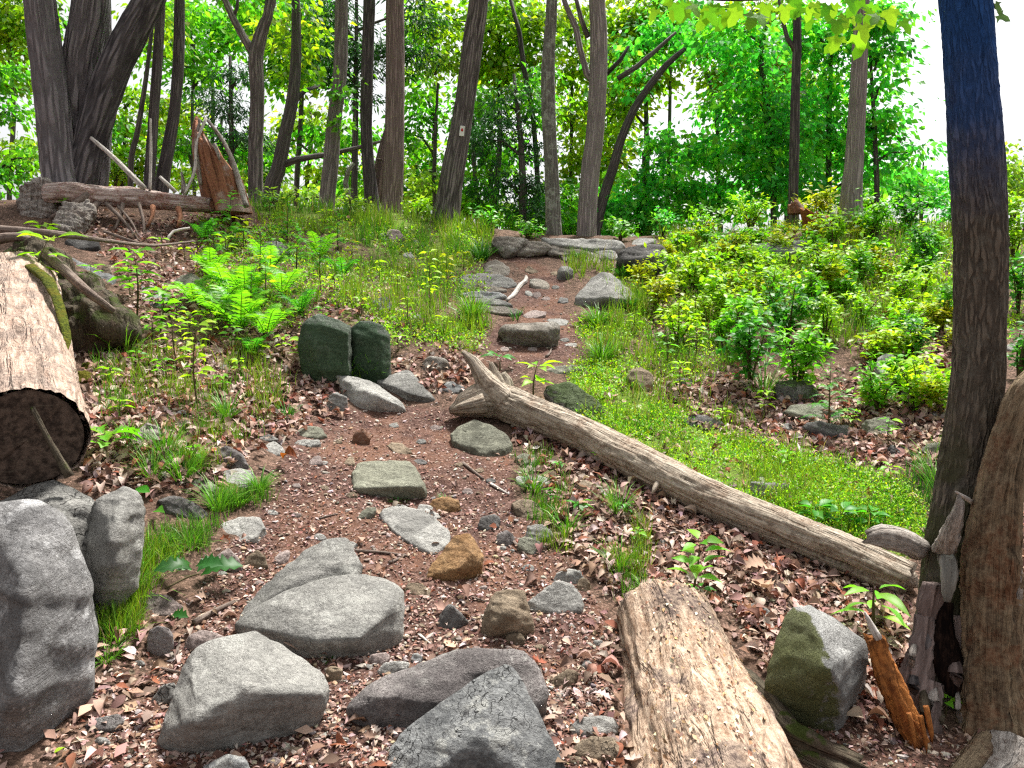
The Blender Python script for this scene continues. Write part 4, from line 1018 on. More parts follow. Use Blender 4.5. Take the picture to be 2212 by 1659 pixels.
lp = [(972, 888, 14), (990, 882, 36), (1015, 872, 58), (1046, 864, 72), (1085, 868, 72), (1150, 893, 68), (1260, 938, 68), (1400, 1010, 72), (1560, 1088, 74), (1720, 1152, 76), (1860, 1210, 78), (1965, 1256, 78)]
lpts = [(x, y, w, glog(x, y, w if i > 3 else 72 - (y - 864)) + .02) for i, (x, y, w) in enumerate(lp)]
log = empty('fallen_log', at(1450, 1030, lpts[7][3])); tag(log, 'long silver-grey fallen log lying diagonally beside the trail', 'log')
limb('log_trunk', lpts, SILVER, log, sides=56, step=.02, bump=.16, ridges=.13, rfreq=16, jag=.03)
y0 = lpts[3][3]
limb('root_prong', [(1090, 868, 66, y0 - .04), (1062, 840, 52, y0 - .02), (1040, 808, 34, y0 + .02), (1022, 780, 22, y0 + .06), (1000, 760, 8, y0 + .1)], SILVER, log, sides=16, step=.02, bump=.2, ridges=.12)
limb('root_prong', [(1085, 866, 50, y0 + .05), (1074, 826, 30, y0 + .09), (1066, 802, 20, y0 + .12), (1060, 782, 7, y0 + .14)], SILVER, log, sides=14, step=.02, bump=.25, ridges=.12, flat=.5)
limb('root_prong', [(1090, 862, 40, y0 + .1), (1096, 828, 26, y0 + .16), (1086, 806, 15, y0 + .2)], SILVER, log, sides=14, step=.02, bump=.25, ridges=.12, flat=.5)
limb('root_prong', [(1045, 870, 70, y0 - .08), (1005, 880, 44, y0 - .10), (975, 888, 16, y0 - .06)], SILVER, log, sides=16, step=.02, bump=.25, ridges=.12, flat=.6)
for x, y, a, b in [(1345, 962, -20, -14), (1480, 1020, -14, 16), (1545, 1058, 16, -16), (1420, 1045, -12, 22), (1605, 1085, 14, -12), (1310, 985, 10, 18)]:
    Y = glog(x, y, 40)
    limb('broken_knot', [(x, y, 16, Y - .06), (x + a * .6, y + b * .6, 10, Y - .1), (x + a, y + b, 3, Y - .12)], SILVER, log, sides=8, step=.02, bump=.2)

# --- sawn log on the left
sl0, sl1 = at(62, 950, 3.22), at(38, 618, 5.5)
sax = unit(sl1 - sl0)
saw = empty('sawn_log', sl0); tag(saw, 'thick decaying log with a dark sawn end resting on boulders', 'log')
g = Geo()
SP_ = np.array([sl0 + sax * t for t in np.linspace(0, np.linalg.norm(sl1 - sl0), 12)])
tube(g, SP_, np.linspace(.212, .235, 12), 80, .02, bump=.10, ridges=.06, rfreq=20, seed=3, cap=False)
g.build('bark', PULP, saw, sl0)
g = Geo(); th = np.linspace(0, 2 * math.pi, 65)[:-1]
X_ = unit(np.cross(np.array([0, 0, 1.]), sax)); Y_ = np.cross(sax, X_)
rings = [sl0 + sax * .012] ; vv = [sl0 + sax * .012]; ff3 = []; ff4 = []
for k_, rr in enumerate([.04, .09, .14, .18, .204]):
    for t in th:
        wob = 1 + .03 * vnoise(np.array([[math.cos(t) * 2, math.sin(t) * 2, 3.]]), 4)[0]
        crack = -.012 if abs(math.sin(t - 2.35)) < .08 else 0
        vv.append(sl0 + (X_ * math.cos(t) + Y_ * math.sin(t)) * rr * wob + sax * (.012 - crack + .004 * vnoise(np.array([[math.cos(t) * rr * 40, math.sin(t) * rr * 40, 0.]]), 8)[0]))
for j in range(64): ff3.append((0, 1 + (j + 1) % 64, 1 + j))
for k_ in range(4):
    for j in range(64):
        a = 1 + k_ * 64; ff4.append((a + j, a + (j + 1) % 64, a + 64 + (j + 1) % 64, a + 64 + j))
g.add(np.array(vv), [np.array(ff3), np.array(ff4)]); g.build('sawn_face', ENDG, saw, sl0)
limb('splinter', [(70, 880, 10, 3.18), (100, 940, 12, 3.16), (128, 990, 16, 3.15), (150, 1030, 22, 3.15)], MOSSB, saw, sides=10, step=.03, bump=.2)
for nm, pts in (('moss_patch', [(-10, 598), (20, 590), (48, 592), (52, 604), (20, 612), (-10, 612)]), ('moss_patch', [(-20, 640), (10, 630), (38, 634), (20, 648), (-15, 662)])):
    rock(None, pts, MOSSM, lean=.5, thick=.06, amp=.05, res=16, name=nm, parent=saw, Y=5.15 if pts[0][1] < 620 else 4.75, sink=.02)
limb('moss_patch', [(66, 575, 22, 5.1), (98, 600, 26, 4.8), (120, 640, 22, 4.5), (136, 690, 20, 4.25), (144, 730, 18, 4.1), (142, 760, 8, 4.0)], MOSSM, saw, sides=12, step=.03, bump=.35, flat=.5)
for i, (px, py, w, h) in enumerate([(118, 808, 22, 20), (172, 825, 50, 26), (188, 815, 24, 14), (96, 706, 30, 18)]):
    if i == 3: px, py = 168, 716
    rock(['small dark green moss cushion touching the sawn log', 'rounded bright moss cushion on the ground by the sawn log', 'tiny moss cushion uphill of the bright one', 'green moss cushion in the shade behind the sawn log'][i], blob(px if i else 188, py if i else 800, w, h, i + 70), MOSSM, lean=.4, thick=.08, amp=.05, res=14, sm=3, name='moss_cushion', cat='moss')

# dark root mass and leaning dead branch behind the sawn log
rock('dark decayed root mass behind the sawn log', [(20, 545), (60, 525), (110, 560), (150, 600), (200, 640), (250, 672), (235, 700), (180, 720), (150, 700), (90, 640)], MOSSB, lean=.25, thick=.5, amp=.09, res=26, sm=1, name='root_mass', cat='root', Y=5.6)
limb_o = limb('dead_branch', [(95, 545, 20, 5.55), (140, 585, 22, 5.45), (190, 630, 20, 5.4), (245, 672, 14, 5.5)], STICK, sides=12, step=.04, bump=.15); tag(limb_o, 'dark stripped dead branch leaning down the bank behind the sawn log', 'branch')
limb_o = limb('dead_branch', [(-40, 494, 20, 6.3), (60, 500, 18, 6.3), (160, 510, 13, 6.5), (230, 520, 9, 6.8), (330, 530, 7, 7.6), (420, 521, 4, 8.3)], STICK, sides=10, step=.06, bump=.12); tag(limb_o, 'long thin grey dead branch stretching across the leaf litter', 'branch')
limb_o = limb('dead_branch', [(-30, 520, 26, 6.1), (40, 512, 20, 6.15), (90, 530, 14, 6.2), (115, 538, 9, 6.2)], STICK, sides=10, step=.06, bump=.2); tag(limb_o, 'short thick dark branch stub under the long grey branch', 'branch')

# --- crumbling log at the lower right
cr = [(1432, 1330, 196, 3.32), (1444, 1360, 206, 3.22), (1475, 1450, 240, 2.98), (1512, 1560, 300, 2.70), (1550, 1680, 350, 2.44), (1600, 1830, 400, 2.18)]
cr_o = limb('rotten_log', cr, PULPY, sides=90, step=.015, bump=.2, ridges=.12, rfreq=16, jag=.05, flat=.85); tag(cr_o, 'thick crumbling log with yellowish rotten wood at the bottom edge', 'log')
def chip_geo(n, P, r, axis_r, pal, smin, smax_):
    g = Geo()
    i = rng.integers(0, len(P) - 1, n); f_ = rng.random(n)[:, None]
    C = P[i] * (1 - f_) + P[i + 1] * f_; rr = (r[i][:, None] * (1 - f_) + r[i + 1][:, None] * f_)
    t = rng.uniform(-1.5, 1.5, n)
    T = unit(P[i + 1] - P[i]); X1 = unit(np.cross(T, np.array([0, 0, 1.]))); U = np.cross(X1, T); U *= np.sign(U[:, 2:3])
    nn = X1 * np.sin(t)[:, None] + U * np.cos(t)[:, None]
    stamp(g, FAR, C + nn * rr * np.array([1, 1, .93]), basis(T + .6 * rdir(n), nn + .35 * rdir(n)), rng.uniform(smin, smax_, n), pick(pal, n))
    return g
CHIPM = leaf_mat('wood_flakes', 0.0, .85, spec=.1)
limb('bark_plate', [(1500, 1590, 30, 2.52), (1560, 1640, 70, 2.40), (1610, 1720, 60, 2.28)], BARKB, cr_o, sides=22, step=.015, bump=.45, ridges=.4, flat=.3)
P_, r_ = pxpath(cr); A_ = spline(np.concatenate([P_, r_[:, None]], 1), .05)
g = chip_geo(900, A_[:, :3], A_[:, 3] * 1.03, 0, [(.62, .46, .30), (.50, .32, .18), (.30, .17, .10), (.68, .56, .42), (.22, .13, .10)], .006, .028)
g.build('wood_flakes', CHIPM, None, P_[0]); fl = bpy.data.objects['wood_flakes']; tag(fl, kind='stuff'); fl.parent = cr_o; fl.location = (0, 0, 0)
limb_o = limb('wood_slab', [(1418, 1510, 12, 2.66), (1445, 1518, 22, 2.64), (1474, 1528, 10, 2.62)], PULPY, sides=10, step=.02, bump=.2, flat=.5); tag(limb_o, 'pale loose splinter of wood lying on the crumbling log', 'wood splinter')
g = chip_geo(900, SP_, np.linspace(.214, .237, 12), 0, [(.56, .46, .40), (.42, .28, .22), (.25, .15, .12), (.62, .54, .50)], .012, .04)
g.build('wood_flakes', CHIPM, saw, sl0)
saw_fl = bpy.data.objects['wood_flakes.001']; saw_fl['kind'] = 'stuff'

# --- mossy dark branch and rotten stake by the crumbling log
yb = gY(1660, 1540)
limb_o = limb('mossy_branch', [(1512, 1450, 26, yb + .22), (1560, 1458, 38, yb + .16), (1612, 1470, 44, yb + .08), (1655, 1508, 46, yb), (1700, 1570, 50, yb - .12), (1760, 1610, 48, yb - .2), (1850, 1650, 40, yb - .25)], MOSSB, sides=22, step=.02, bump=.3, ridges=.2, jag=.03); tag(limb_o, 'dark mossy rotting branch between the crumbling log and mossy stone', 'branch')
limb_o = limb('rotting_wood', [(1690, 1590, 60, 2.72), (1760, 1640, 90, 2.6), (1860, 1700, 100, 2.5)], MOSSB, sides=24, step=.03, bump=.35, ridges=.25, flat=.6); tag(limb_o, 'dark chunk of rotting wood at the bottom edge under the stake', 'rotting wood')
ys = gY(1960, 1560)
stk = empty('rotten_stake', at(1990, 1615, ys - .12)); tag(stk, 'splintered orange rotten stake leaning by the dark trunk', 'rotten stake')
limb('stake', [(1994, 1612, 30, ys - .12), (1965, 1570, 42, ys - .08), (1930, 1490, 40, ys - .05), (1906, 1430, 38, ys - .02), (1888, 1376, 32, ys)], ORROT, stk, sides=40, step=.01, bump=.4, ridges=.45, flat=.6, jag=.02)
for i, (x, y, w) in enumerate([(1975, 1600, 12), (2000, 1606, 12), (2012, 1585, 14)]):
    limb('splinter', [(x - 12, y - 60, w, ys - .12), (x, y, w * .8, ys - .14), (x + 2, y + 22, 2, ys - .15)], ORROT, stk, sides=8, step=.02, bump=.2)
limb_o = limb('grey_stick', [(1898, 1380, 18, ys - .03), (1882, 1350, 14, ys - .02), (1868, 1322, 5, ys - .02)], BONE, sides=10, step=.02, bump=.2); tag(limb_o, 'short pointed grey stick standing on the orange stake', 'stick')

# --- dark trunk in front, with torn bark at its foot
YT = 3.0
tr = [(2050, 1700, 230, YT), (2055, 1560, 215, YT), (2052, 1450, 170, YT + .02), (2060, 1300, 138, YT + .05), (2072, 1150, 126, YT + .08), (2092, 1000, 114, YT + .1), (2112, 800, 98, YT + .1), (2118, 600, 98, YT + .1), (2117, 480, 99, YT + .1),
      (2106, 300, 100, YT + .1), (2096, 150, 94, YT + .1), (2085, 0, 90, YT + .1), (2060, -300, 84, YT + .1), (2040, -900, 70, YT + .2)]
ft = empty('tree', at(2055, 1560, YT)); tag(ft, 'dark slender tree in front with torn bark and a hollow at its foot', 'tree')
limb('trunk', tr, BARKF, ft, sides=80, step=.012, bump=.09, ridges=.085, rfreq=34)
CAVSHADE, nt = newmat('painted_hollow_shade')
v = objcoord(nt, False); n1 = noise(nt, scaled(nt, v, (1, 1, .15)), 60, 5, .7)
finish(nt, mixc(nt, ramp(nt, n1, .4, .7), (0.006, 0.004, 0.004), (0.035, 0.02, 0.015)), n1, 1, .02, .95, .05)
limb('hollow', [(2050, 1300, 20, YT - .10), (2040, 1360, 40, YT - .115), (2052, 1430, 62, YT - .145), (2072, 1490, 50, YT - .17), (2090, 1530, 14, YT - .19)], CAVSHADE, ft, sides=18, step=.02, bump=.3, ridges=.2, flat=.35)  # solid near-black strip; the hollow's shade is put into its colour
for i, pts in enumerate([[(2000, 1330, 36), (1992, 1400, 52), (1978, 1470, 58), (1968, 1540, 30)], [(2012, 1470, 40), (2002, 1530, 56), (2010, 1580, 30)], [(2085, 1420, 30), (2098, 1470, 46), (2110, 1530, 50), (2128, 1590, 26)],
                         [(2020, 1260, 34), (2012, 1310, 46), (2008, 1350, 22)], [(2078, 1330, 26), (2080, 1380, 34), (2086, 1430, 14)]]):
    limb('torn_bark', [(x, y, w, YT - .085 - .0006 * max(0, y - 1350)) for x, y, w in pts], WHITEROT if i in (2,) else BARKB, ft, sides=20, step=.012, bump=.5, ridges=.5, flat=.45)
for i in range(12):
    bx_, by_ = rng.uniform(1965, 2110), rng.uniform(1380, 1600); l_ = rng.uniform(24, 60); w_ = rng.uniform(10, 26); yy = YT - .10 - .0006 * (by_ - 1350)
    limb('torn_bark', [(bx_ + rng.uniform(-8, 8), by_ - l_, w_ * .4, yy + .03), (bx_, by_, w_, yy - rng.uniform(0, .04)), (bx_ + rng.uniform(-10, 10), by_ + l_, w_ * .3, yy - .01)], [BARKD, BARKB, MOSSB, WHITEROT][i % 4], ft, sides=12, step=.015, bump=.5, ridges=.4, flat=.45)
limb('broken_stub', [(2040, 1185, 46, YT - .06), (2052, 1150, 34, YT - .13), (2066, 1115, 24, YT - .17), (2074, 1085, 16, YT - .18), (2070, 1068, 4, YT - .18)], WHITEROT, ft, sides=14, step=.015, bump=.35, ridges=.3)
limb('broken_stub', [(2046, 1200, 34, YT - .08), (2048, 1250, 30, YT - .13), (2046, 1300, 12, YT - .15)], BARKL, ft, sides=14, step=.015, bump=.3, ridges=.3)
limb('broken_stub', [(2100, 1085, 12, YT - .05), (2080, 1072, 9, YT - .14), (2064, 1062, 4, YT - .2)], BONE, ft, sides=8, step=.02, bump=.1)
limb_o = limb('driftwood_stub', [(1990, 1190, 44, YT + .05), (1950, 1168, 46, YT + .05), (1905, 1158, 42, YT + .08), (1878, 1160, 26, YT + .1)], WHITEROT, sides=20, step=.02, bump=.3, ridges=.25, jag=.03); tag(limb_o, 'grey knobbly stub of wood poking out beside the trunk foot', 'wood stub')

# --- curved dead trunk beside it
dt_ = [(2175, 1760, 200, 2.70), (2158, 1640, 156, 2.74), (2146, 1520, 120, 2.80), (2140, 1380, 98, 2.84), (2142, 1240, 100, 2.88), (2150, 1120, 84, 2.9), (2164, 1020, 70, 2.92), (2188, 930, 62, 2.94), (2218, 860, 66, 2.95), (2270, 800, 58, 2.95), (2350, 740, 40, 2.95)]
dto = empty('dead_tree', at(2155, 1640, 2.74)); tag(dto, 'curved tan-brown dead trunk bending away at the picture edge', 'dead trunk')
limb('trunk', dt_, DEADB, dto, sides=72, step=.015, bump=.2, ridges=.28, rfreq=20)
limb('bark_strip', [(2196, 1200, 16, 2.84), (2200, 1290, 22, 2.80), (2192, 1360, 8, 2.78)], WHITEROT, dto, sides=10, step=.02, bump=.2)
limb('root', [(2140, 1590, 60, 2.70), (2100, 1640, 50, 2.6), (2050, 1700, 44, 2.5)], DEADB, dto, sides=16, step=.02, bump=.25, ridges=.2, flat=.6)
limb('root', [(2180, 1600, 80, 2.66), (2170, 1660, 70, 2.56), (2120, 1720, 60, 2.46)], WHITEROT, dto, sides=16, step=.02, bump=.25, ridges=.25, flat=.6)

# --- fallen log, sticks and snag on the left bank
YL = 9.3
blog = empty('fallen_log', at(270, 425, YL)); tag(blog, 'barkless reddish fallen log lying along the top of the bank', 'log')
limb('log_trunk', [(100, 418, 36, YL - .1), (150, 418, 38, YL - .08), (220, 424, 35, YL), (300, 427, 36, YL + .05), (380, 437, 30, YL + .1), (450, 442, 26, YL + .15)], PALELOG, blog, sides=36, step=.03, bump=.3, ridges=.22, rfreq=14, jag=.06)
for x0, y0_, x1, y1, w, d in [(190, 420, 110, 470, 16, -.25), (230, 440, 300, 520, 9, -.5), (300, 440, 310, 520, 8, -.3), (265, 440, 245, 500, 9, -.3), (330, 445, 318, 490, 11, -.2), (210, 440, 160, 480, 14, -.4), (385, 450, 384, 490, 13, -.2), (255, 445, 300, 510, 6, -.6)]:
    limb('branch_stub', [(x0, y0_, w, YL - .1), ((x0 + x1) / 2 + 5, (y0_ + y1) / 2, w * .8, YL - .1 + d * .5), (x1, y1, w * .5, YL - .1 + d)], REDROT if x0 in (330, 385) else STICK, blog, sides=8, step=.06, bump=.12)
for x, y, w, h in [(70, 420, 90, 50), (60, 455, 70, 60)]: pass
rock('pale shaggy root end of the log on the bank', [(40, 430), (52, 405), (80, 390), (104, 388), (112, 400), (108, 425), (112, 455), (90, 478), (60, 470), (44, 455)], WHITEROT, lean=.1, thick=.35, amp=.07, res=30, sm=1, name='root_plate', cat='root plate', Y=YL - .2)
rock('torn grey slab of root wood below the fallen log', [(118, 470), (140, 440), (190, 436), (206, 452), (180, 480), (150, 500), (125, 492)], WHITEROT, lean=.3, thick=.2, amp=.07, res=26, sm=1, name='root_slab', cat='root', Y=YL - .7)
for lab, pts, m_ in [
    ('bleached branch leaning from the oak cluster down to the log', [(197, 298, 8, 9.5), (245, 340, 10, 9.4), (290, 385, 12, 9.3), (312, 408, 12, 9.3)], BONE),
    ('pale upright stick in front of the two slim trunks', [(325, 256, 4, 9.4), (326, 320, 6, 9.4), (324, 410, 7, 9.3)], BONE),
    ('bent white branch rising toward the broken snag', [(398, 420, 6, 9.3), (420, 370, 7, 9.4), (425, 310, 7, 9.5), (445, 254, 6, 9.6)], BONE),
    ('short pale stick crossing the fallen log', [(345, 382, 7, 9.1), (362, 398, 8, 9.1), (380, 415, 8, 9.15)], BONE),
    ('pale peg of wood standing behind the fallen log', [(397, 418, 12, 9.5), (396, 395, 9, 9.5), (392, 372, 4, 9.5)], WHITEROT),
    ('thin dark stick lying under the fallen log', [(225, 500, 6, 8.6), (290, 522, 6, 8.4), (330, 530, 4, 8.3)], STICK),
    ('grey stick poking out of litter near the snag foot', [(360, 520, 6, 8.4), (375, 500, 6, 8.5), (410, 492, 4, 8.6)], BONE)]:
    o = limb('dead_stick', pts, m_, sides=8, step=.06, bump=.1); tag(o, lab, 'stick', 'bleached sticks around the fallen log')


def snag(name, base, pts, ypl, mat, label, hfun, sides=40, cat='stump'):
    """hollow broken stump: a wall whose height changes round its girth"""
    P, r = pxpath(pts)
    A = spline(np.concatenate([P, r[:, None]], 1), .03); C, rr = A[:, :3], A[:, 3]; m = len(C)
    th = np.linspace(0, 2 * math.pi, sides, endpoint=False)
    e = empty(name, C[0]); tag(e, label, cat)
    g = Geo(); vo = np.zeros((m, sides, 3)); vi = np.zeros((m, sides, 3)); bo = np.zeros((m, sides, 3))
    L = np.concatenate([[0], np.cumsum(np.linalg.norm(np.diff(C, axis=0), axis=1))])
    for j, t in enumerate(th):
        top = np.clip(hfun(t) * (1 + .12 * vnoise(np.array([[math.cos(t) * 4, math.sin(t) * 4, 1.]]), 3)[0]) + .05 * vnoise(np.array([[t * 9, 0, 0]]), 5)[0], .08, 1)
        s = np.linspace(0, top * L[-1], m)
        d = np.array([math.cos(t), math.sin(t), 0])
        for k_ in range(3):
            cc = np.interp(s, L, C[:, k_]); r1 = np.interp(s, L, rr)
            rid = 1 + .12 * vnoise(np.stack([np.full(m, math.cos(t) * 6), np.full(m, math.sin(t) * 6), s * 1.5], -1), 9)
            vo[:, j, k_] = cc + d[k_] * r1 * rid; vi[:, j, k_] = cc + d[k_] * r1 * rid * .7
        bo[:, j] = np.stack([np.full(m, math.cos(t) * .2), np.full(m, math.sin(t) * .2), s], -1)
    i = np.arange(m - 1)[:, None] * sides; j = np.arange(sides)[None]
    f = np.stack([i + j, i + (j + 1) % sides, i + sides + (j + 1) % sides, i + sides + j], -1).reshape(-1, 4)
    M = m * sides; jj = np.arange(sides); a = (m - 1) * sides
    rim = np.stack([a + jj, a + (jj + 1) % sides, M + a + (jj + 1) % sides, M + a + jj], -1)
    g.add(np.concatenate([vo.reshape(-1, 3), vi.reshape(-1, 3)]), np.concatenate([f, f[:, ::-1] + M, rim]), None, np.concatenate([bo.reshape(-1, 3)] * 2))
    g.build('shell', mat, e, C[0])
    return e


YS = 9.7
sn = snag('broken_stump', None, [(494, 460, 92, YS), (480, 400, 88, YS), (464, 340, 82, YS), (450, 290, 62, YS), (438, 252, 34, YS)], YS, REDROT, 'tall broken red-brown stump with a slanting pointed top', lambda t: .68 + .32 * math.cos(t - 3.2), cat='stump')
limb('pale_edge', [(532, 446, 12, YS - .25), (514, 385, 12, YS - .12), (497, 335, 10, YS - .1), (474, 292, 8, YS - .05), (452, 264, 6, YS), (440, 252, 3, YS)], WHITEROT, sn, sides=10, step=.03, bump=.3)
limb('pale_edge', [(434, 400, 6, YS - .2), (428, 340, 8, YS - .2), (424, 300, 8, YS - .15), (432, 258, 5, YS - .1)], WHITEROT, sn, sides=10, step=.03, bump=.3)
limb('splinter', [(462, 310, 8, YS - .27), (470, 330, 8, YS - .27), (474, 346, 3, YS - .27)], WHITEROT, sn, sides=8, step=.03, bump=.3)
YO = 10.6
o = snag('broken_stump', None, [(1770, 500, 60, YO), (1762, 470, 56, YO), (1748, 448, 40, YO)], YO, ORROT, 'low crumbling orange rotten stump on the far bank', lambda t: .75 + .25 * math.cos(t - 2.8)); limb('pale_edge', [(1792, 502, 12, YO - .18), (1784, 480, 12, YO - .18), (1774, 462, 5, YO - .16)], WHITEROT, o, sides=10, step=.03, bump=.3)
o = snag('broken_stump', None, [(1722, 462, 38, YO + .2), (1718, 445, 30, YO + .2), (1712, 430, 18, YO + .2)], YO, REDROT, 'small red stump fragment uphill of the orange rotten stump', lambda t: .8 + .2 * math.cos(t), sides=24)
o = snag('broken_stump', None, [(1700, 532, 60, YO - .5), (1704, 515, 56, YO - .5), (1708, 496, 40, YO - .5)], YO, REDROT, 'dark red rotten stump just above the grey weathered slab', lambda t: .8 + .2 * math.cos(t - 1), sides=24)
for lab, pts, m_ in [
    ('curved grey stick beside the dark red stump', [(1660, 528, 12, 9.9), (1664, 510, 10, 9.9), (1670, 492, 5, 9.9)], BONE),
    ('bent bleached branch uphill of the shrubs on the far bank', [(1812, 560, 16, 9.3), (1825, 580, 16, 9.1), (1845, 598, 10, 9.0)], BONE),
    ('pale broken wood chunk left of the dark trunk', [(2030, 665, 20, 8.0), (2050, 655, 24, 8.0), (2068, 650, 14, 8.0)], WHITEROT),
    ('pale stick pointing down behind the dark trunk', [(2010, 695, 8, 7.5), (2045, 708, 12, 7.4), (2075, 722, 8, 7.3)], BONE),
    ('thin dark stick lying behind the moss patch', [(1860, 1105, 6, 4.25), (1940, 1108, 7, 4.2), (2030, 1112, 6, 4.15)], STICK),
    ('pale crooked stick among leaves uphill of the moss patch', [(1700, 935, 9, 5.4), (1716, 955, 9, 5.3), (1730, 975, 8, 5.2), (1732, 988, 4, 5.15)], BONE),
    ('short grey stick across the moss patch', [(1652, 980, 8, 5.0), (1675, 990, 8, 4.95), (1692, 998, 5, 4.9)], BONE),
    ('thin dark twig in litter beside the dark small rock', [(1610, 940, 7, 5.3), (1640, 960, 7, 5.2), (1662, 972, 4, 5.1)], STICK)]:
    pts = [(x, y, w, gY(x, y + w * .3)) for x, y, w, _ in pts]
    o = limb('dead_stick', pts, m_, sides=8, step=.05, bump=.15); tag(o, lab, 'stick')

# exposed root in the upper trail
rp = [(1095, 648), (1110, 636), (1122, 618), (1134, 608), (1137, 600), (1136, 596)]
o = limb('exposed_root', [(x, y, w, gY(x, y + 2) - .02) for (x, y), w in zip(rp, (6, 10, 10, 10, 8, 4))], BONE, sides=10, step=.03, bump=.15); tag(o, 'twisted pale root crossing the edge of the upper trail', 'root')
# twigs on the trail, each laid on the ground where it is seen
tw = [(1185, 1545, 1240, 1465, 10), (1165, 1440, 1178, 1478, 12), (1000, 1000, 1045, 1035, 8), (745, 1190, 880, 1200, 9), (420, 1345, 505, 1300, 16), (1060, 1045, 1100, 1068, 7), (840, 1215, 875, 1198, 8), (372, 1425, 390, 1378, 8),
      (384, 1420, 378, 1385, 6), (905, 1370, 935, 1395, 7), (1110, 1170, 1140, 1205, 8), (330, 1440, 390, 1452, 10), (1320, 1130, 1370, 1165, 7), (1230, 1010, 1290, 1020, 5), (1450, 1215, 1500, 1180, 6), (470, 960, 520, 940, 5),
      (690, 1120, 730, 1110, 5), (1005, 1290, 1050, 1300, 7), (955, 1235, 1000, 1215, 6), (1650, 1240, 1700, 1290, 8), (1760, 1290, 1810, 1280, 7), (560, 1010, 600, 1030, 5), (1180, 770, 1190, 745, 6), (620, 1290, 590, 1330, 7)]
for x0, y0_, x1, y1, w in tw:
    n = 5; t = np.linspace(0, 1, n)
    bend = rng.uniform(-8, 8)
    pts = []
    for k_ in t:
        x = x0 + (x1 - x0) * k_ + bend * math.sin(math.pi * k_) * .6; y = y0_ + (y1 - y0_) * k_ + bend * math.sin(math.pi * k_) * .6
        Y = gY(x, y + w * .4); pts.append((x, y, w * (1 - .5 * k_), Y))
    col_ = STICK if rng.random() < .7 else BONE
    o = limb('twig', pts, col_, sides=7, step=.04, bump=.12); tag(o, None, 'twig', 'dry twigs dropped on the ground')
    later(o, 'dry ' + ('brown' if col_ is STICK else 'pale') + ' twig on the ground', (x0 + x1) / 2, (y0_ + y1) / 2)

# ------------------------------------------------------------------ trees
LEAF = leaf_mat('tree_leaves', .66, .5)
NEEDLE = leaf_mat('dark_needles', .25, .6)
YG = [(.26, .42, .020), (.19, .38, .018), (.34, .47, .025), (.14, .32, .016)]
MG = [(.11, .40, .03), (.16, .46, .03), (.08, .33, .03), (.22, .50, .03)]
BG = [(.09, .50, .085), (.14, .54, .07), (.07, .42, .075), (.22, .58, .05)]
DK = [(.022, .10, .026), (.03, .13, .03), (.016, .075, .022), (.05, .16, .032)]
PALG = [(.27, .45, .05), (.34, .48, .07), (.2, .38, .04)]


def crown(geo, blobs, pal, dens=1.0, lpx=17, droop=.7, conifer=False):
    """leaf clumps through the crown's volume; blobs = (px, py, depth, rx px, ry px)"""
    for b in blobs:
        px, py, Y, rx, ry = b[:5]; dm = b[5] if len(b) > 5 else 1.0
        s = Y / F; c = at(px, py, Y)
        A = np.array([rx * s, max(.4, min(rx, ry) * s * .9), ry * s])
        nl = max(1, int(dens * dm * rx * ry * math.pi / (lpx * lpx * .30) * 7.0))
        per = 26 if not conifer else 34
        M = max(2, nl // per)
        q = rdir(M) * (rng.random((M, 1)) ** .45)
        cc = c + q * A
        cr = rng.uniform(.55, 1.25, M) * (lpx * 2.9 * s)
        k = rng.integers(0, M, nl)
        off = rng.standard_normal((nl, 3)) * .5
        off[:, 2] *= .42 if not conifer else .22
        P = cc[k] + off * cr[k][:, None]
        out = unit(off + .4 * rdir(nl)); d = unit(out * np.array([1, 1, .5]) + np.array([0, 0, -droop]) * rng.random((nl, 1)) * 1.6 + .45 * rdir(nl))
        nn = unit(np.array([0, -.35, .8]) + .85 * rdir(nl))
        cb = pick(pal, M, .22)[k]
        col = np.clip(cb * (1 + .22 * rng.standard_normal((nl, 1))), .004, .9)
        sz = lpx * s * rng.uniform(.6, 1.25, nl) * (1.0 if not conifer else 1.1)
        stamp(geo, FAR, P, basis(d, nn), sz, col, sw=sz * (rng.uniform(.75, 1.35, nl) if not conifer else .38))


TREES = {}


def tree(label, trunk, blobs, bark=BARK, pal=MG, dens=1.0, lpx=17, limbs=(), group=None, sides=14, name='tree', cat='tree', conifer=False, Y=None, ridges=.05, step=.15, bump=.06, more=()):
    """trunk: photo points (px, py, width px) at depth Y (by default where its foot meets the ground)"""
    if Y is None: Y = gY(trunk[0][0], trunk[0][1])
    P, r = pxpath([(a, b, c, Y) for a, b, c in trunk])
    foot = P[0].copy(); zg = float(height(foot[0], foot[1])) - .15
    if foot[2] > zg: P = np.concatenate([[[foot[0], foot[1], zg]], P]); r = np.concatenate([[r[0] * 1.12], r])
    e = empty(name, (P[0][0], P[0][1], P[0][2] + .15)); tag(e, label, cat, group)
    g = Geo(); tube(g, P, r, sides, step, bump=bump, ridges=ridges, seed=int(trunk[0][0]), rfreq=18)
    g.build('trunk', bark, e, P[0])
    for lm in limbs:
        limb('limb', [(a, b, c, (Y + d if d is not None else Y)) for a, b, c, d in lm], bark, e, sides=max(6, sides // 2), step=.2, bump=.1)
    for b in blobs:
        if len(b) > 6 and b[6]:
            tx, ty = b[6]
            limb('branch', [(tx, ty, 7, Y), ((tx + b[0]) / 2, (ty + b[1]) / 2 - 12, 5, (Y + b[2]) / 2), (b[0], b[1], 2.5, b[2])], bark, e, sides=6, step=.3, bump=.1)
    if blobs:
        g = Geo(); crown(g, blobs, pal, dens, lpx, conifer=conifer); 
        for bl, pl, dn in more: crown(g, bl, pl, dn, lpx)
        g.build('crown', NEEDLE if conifer else LEAF, e, P[0])
    return e


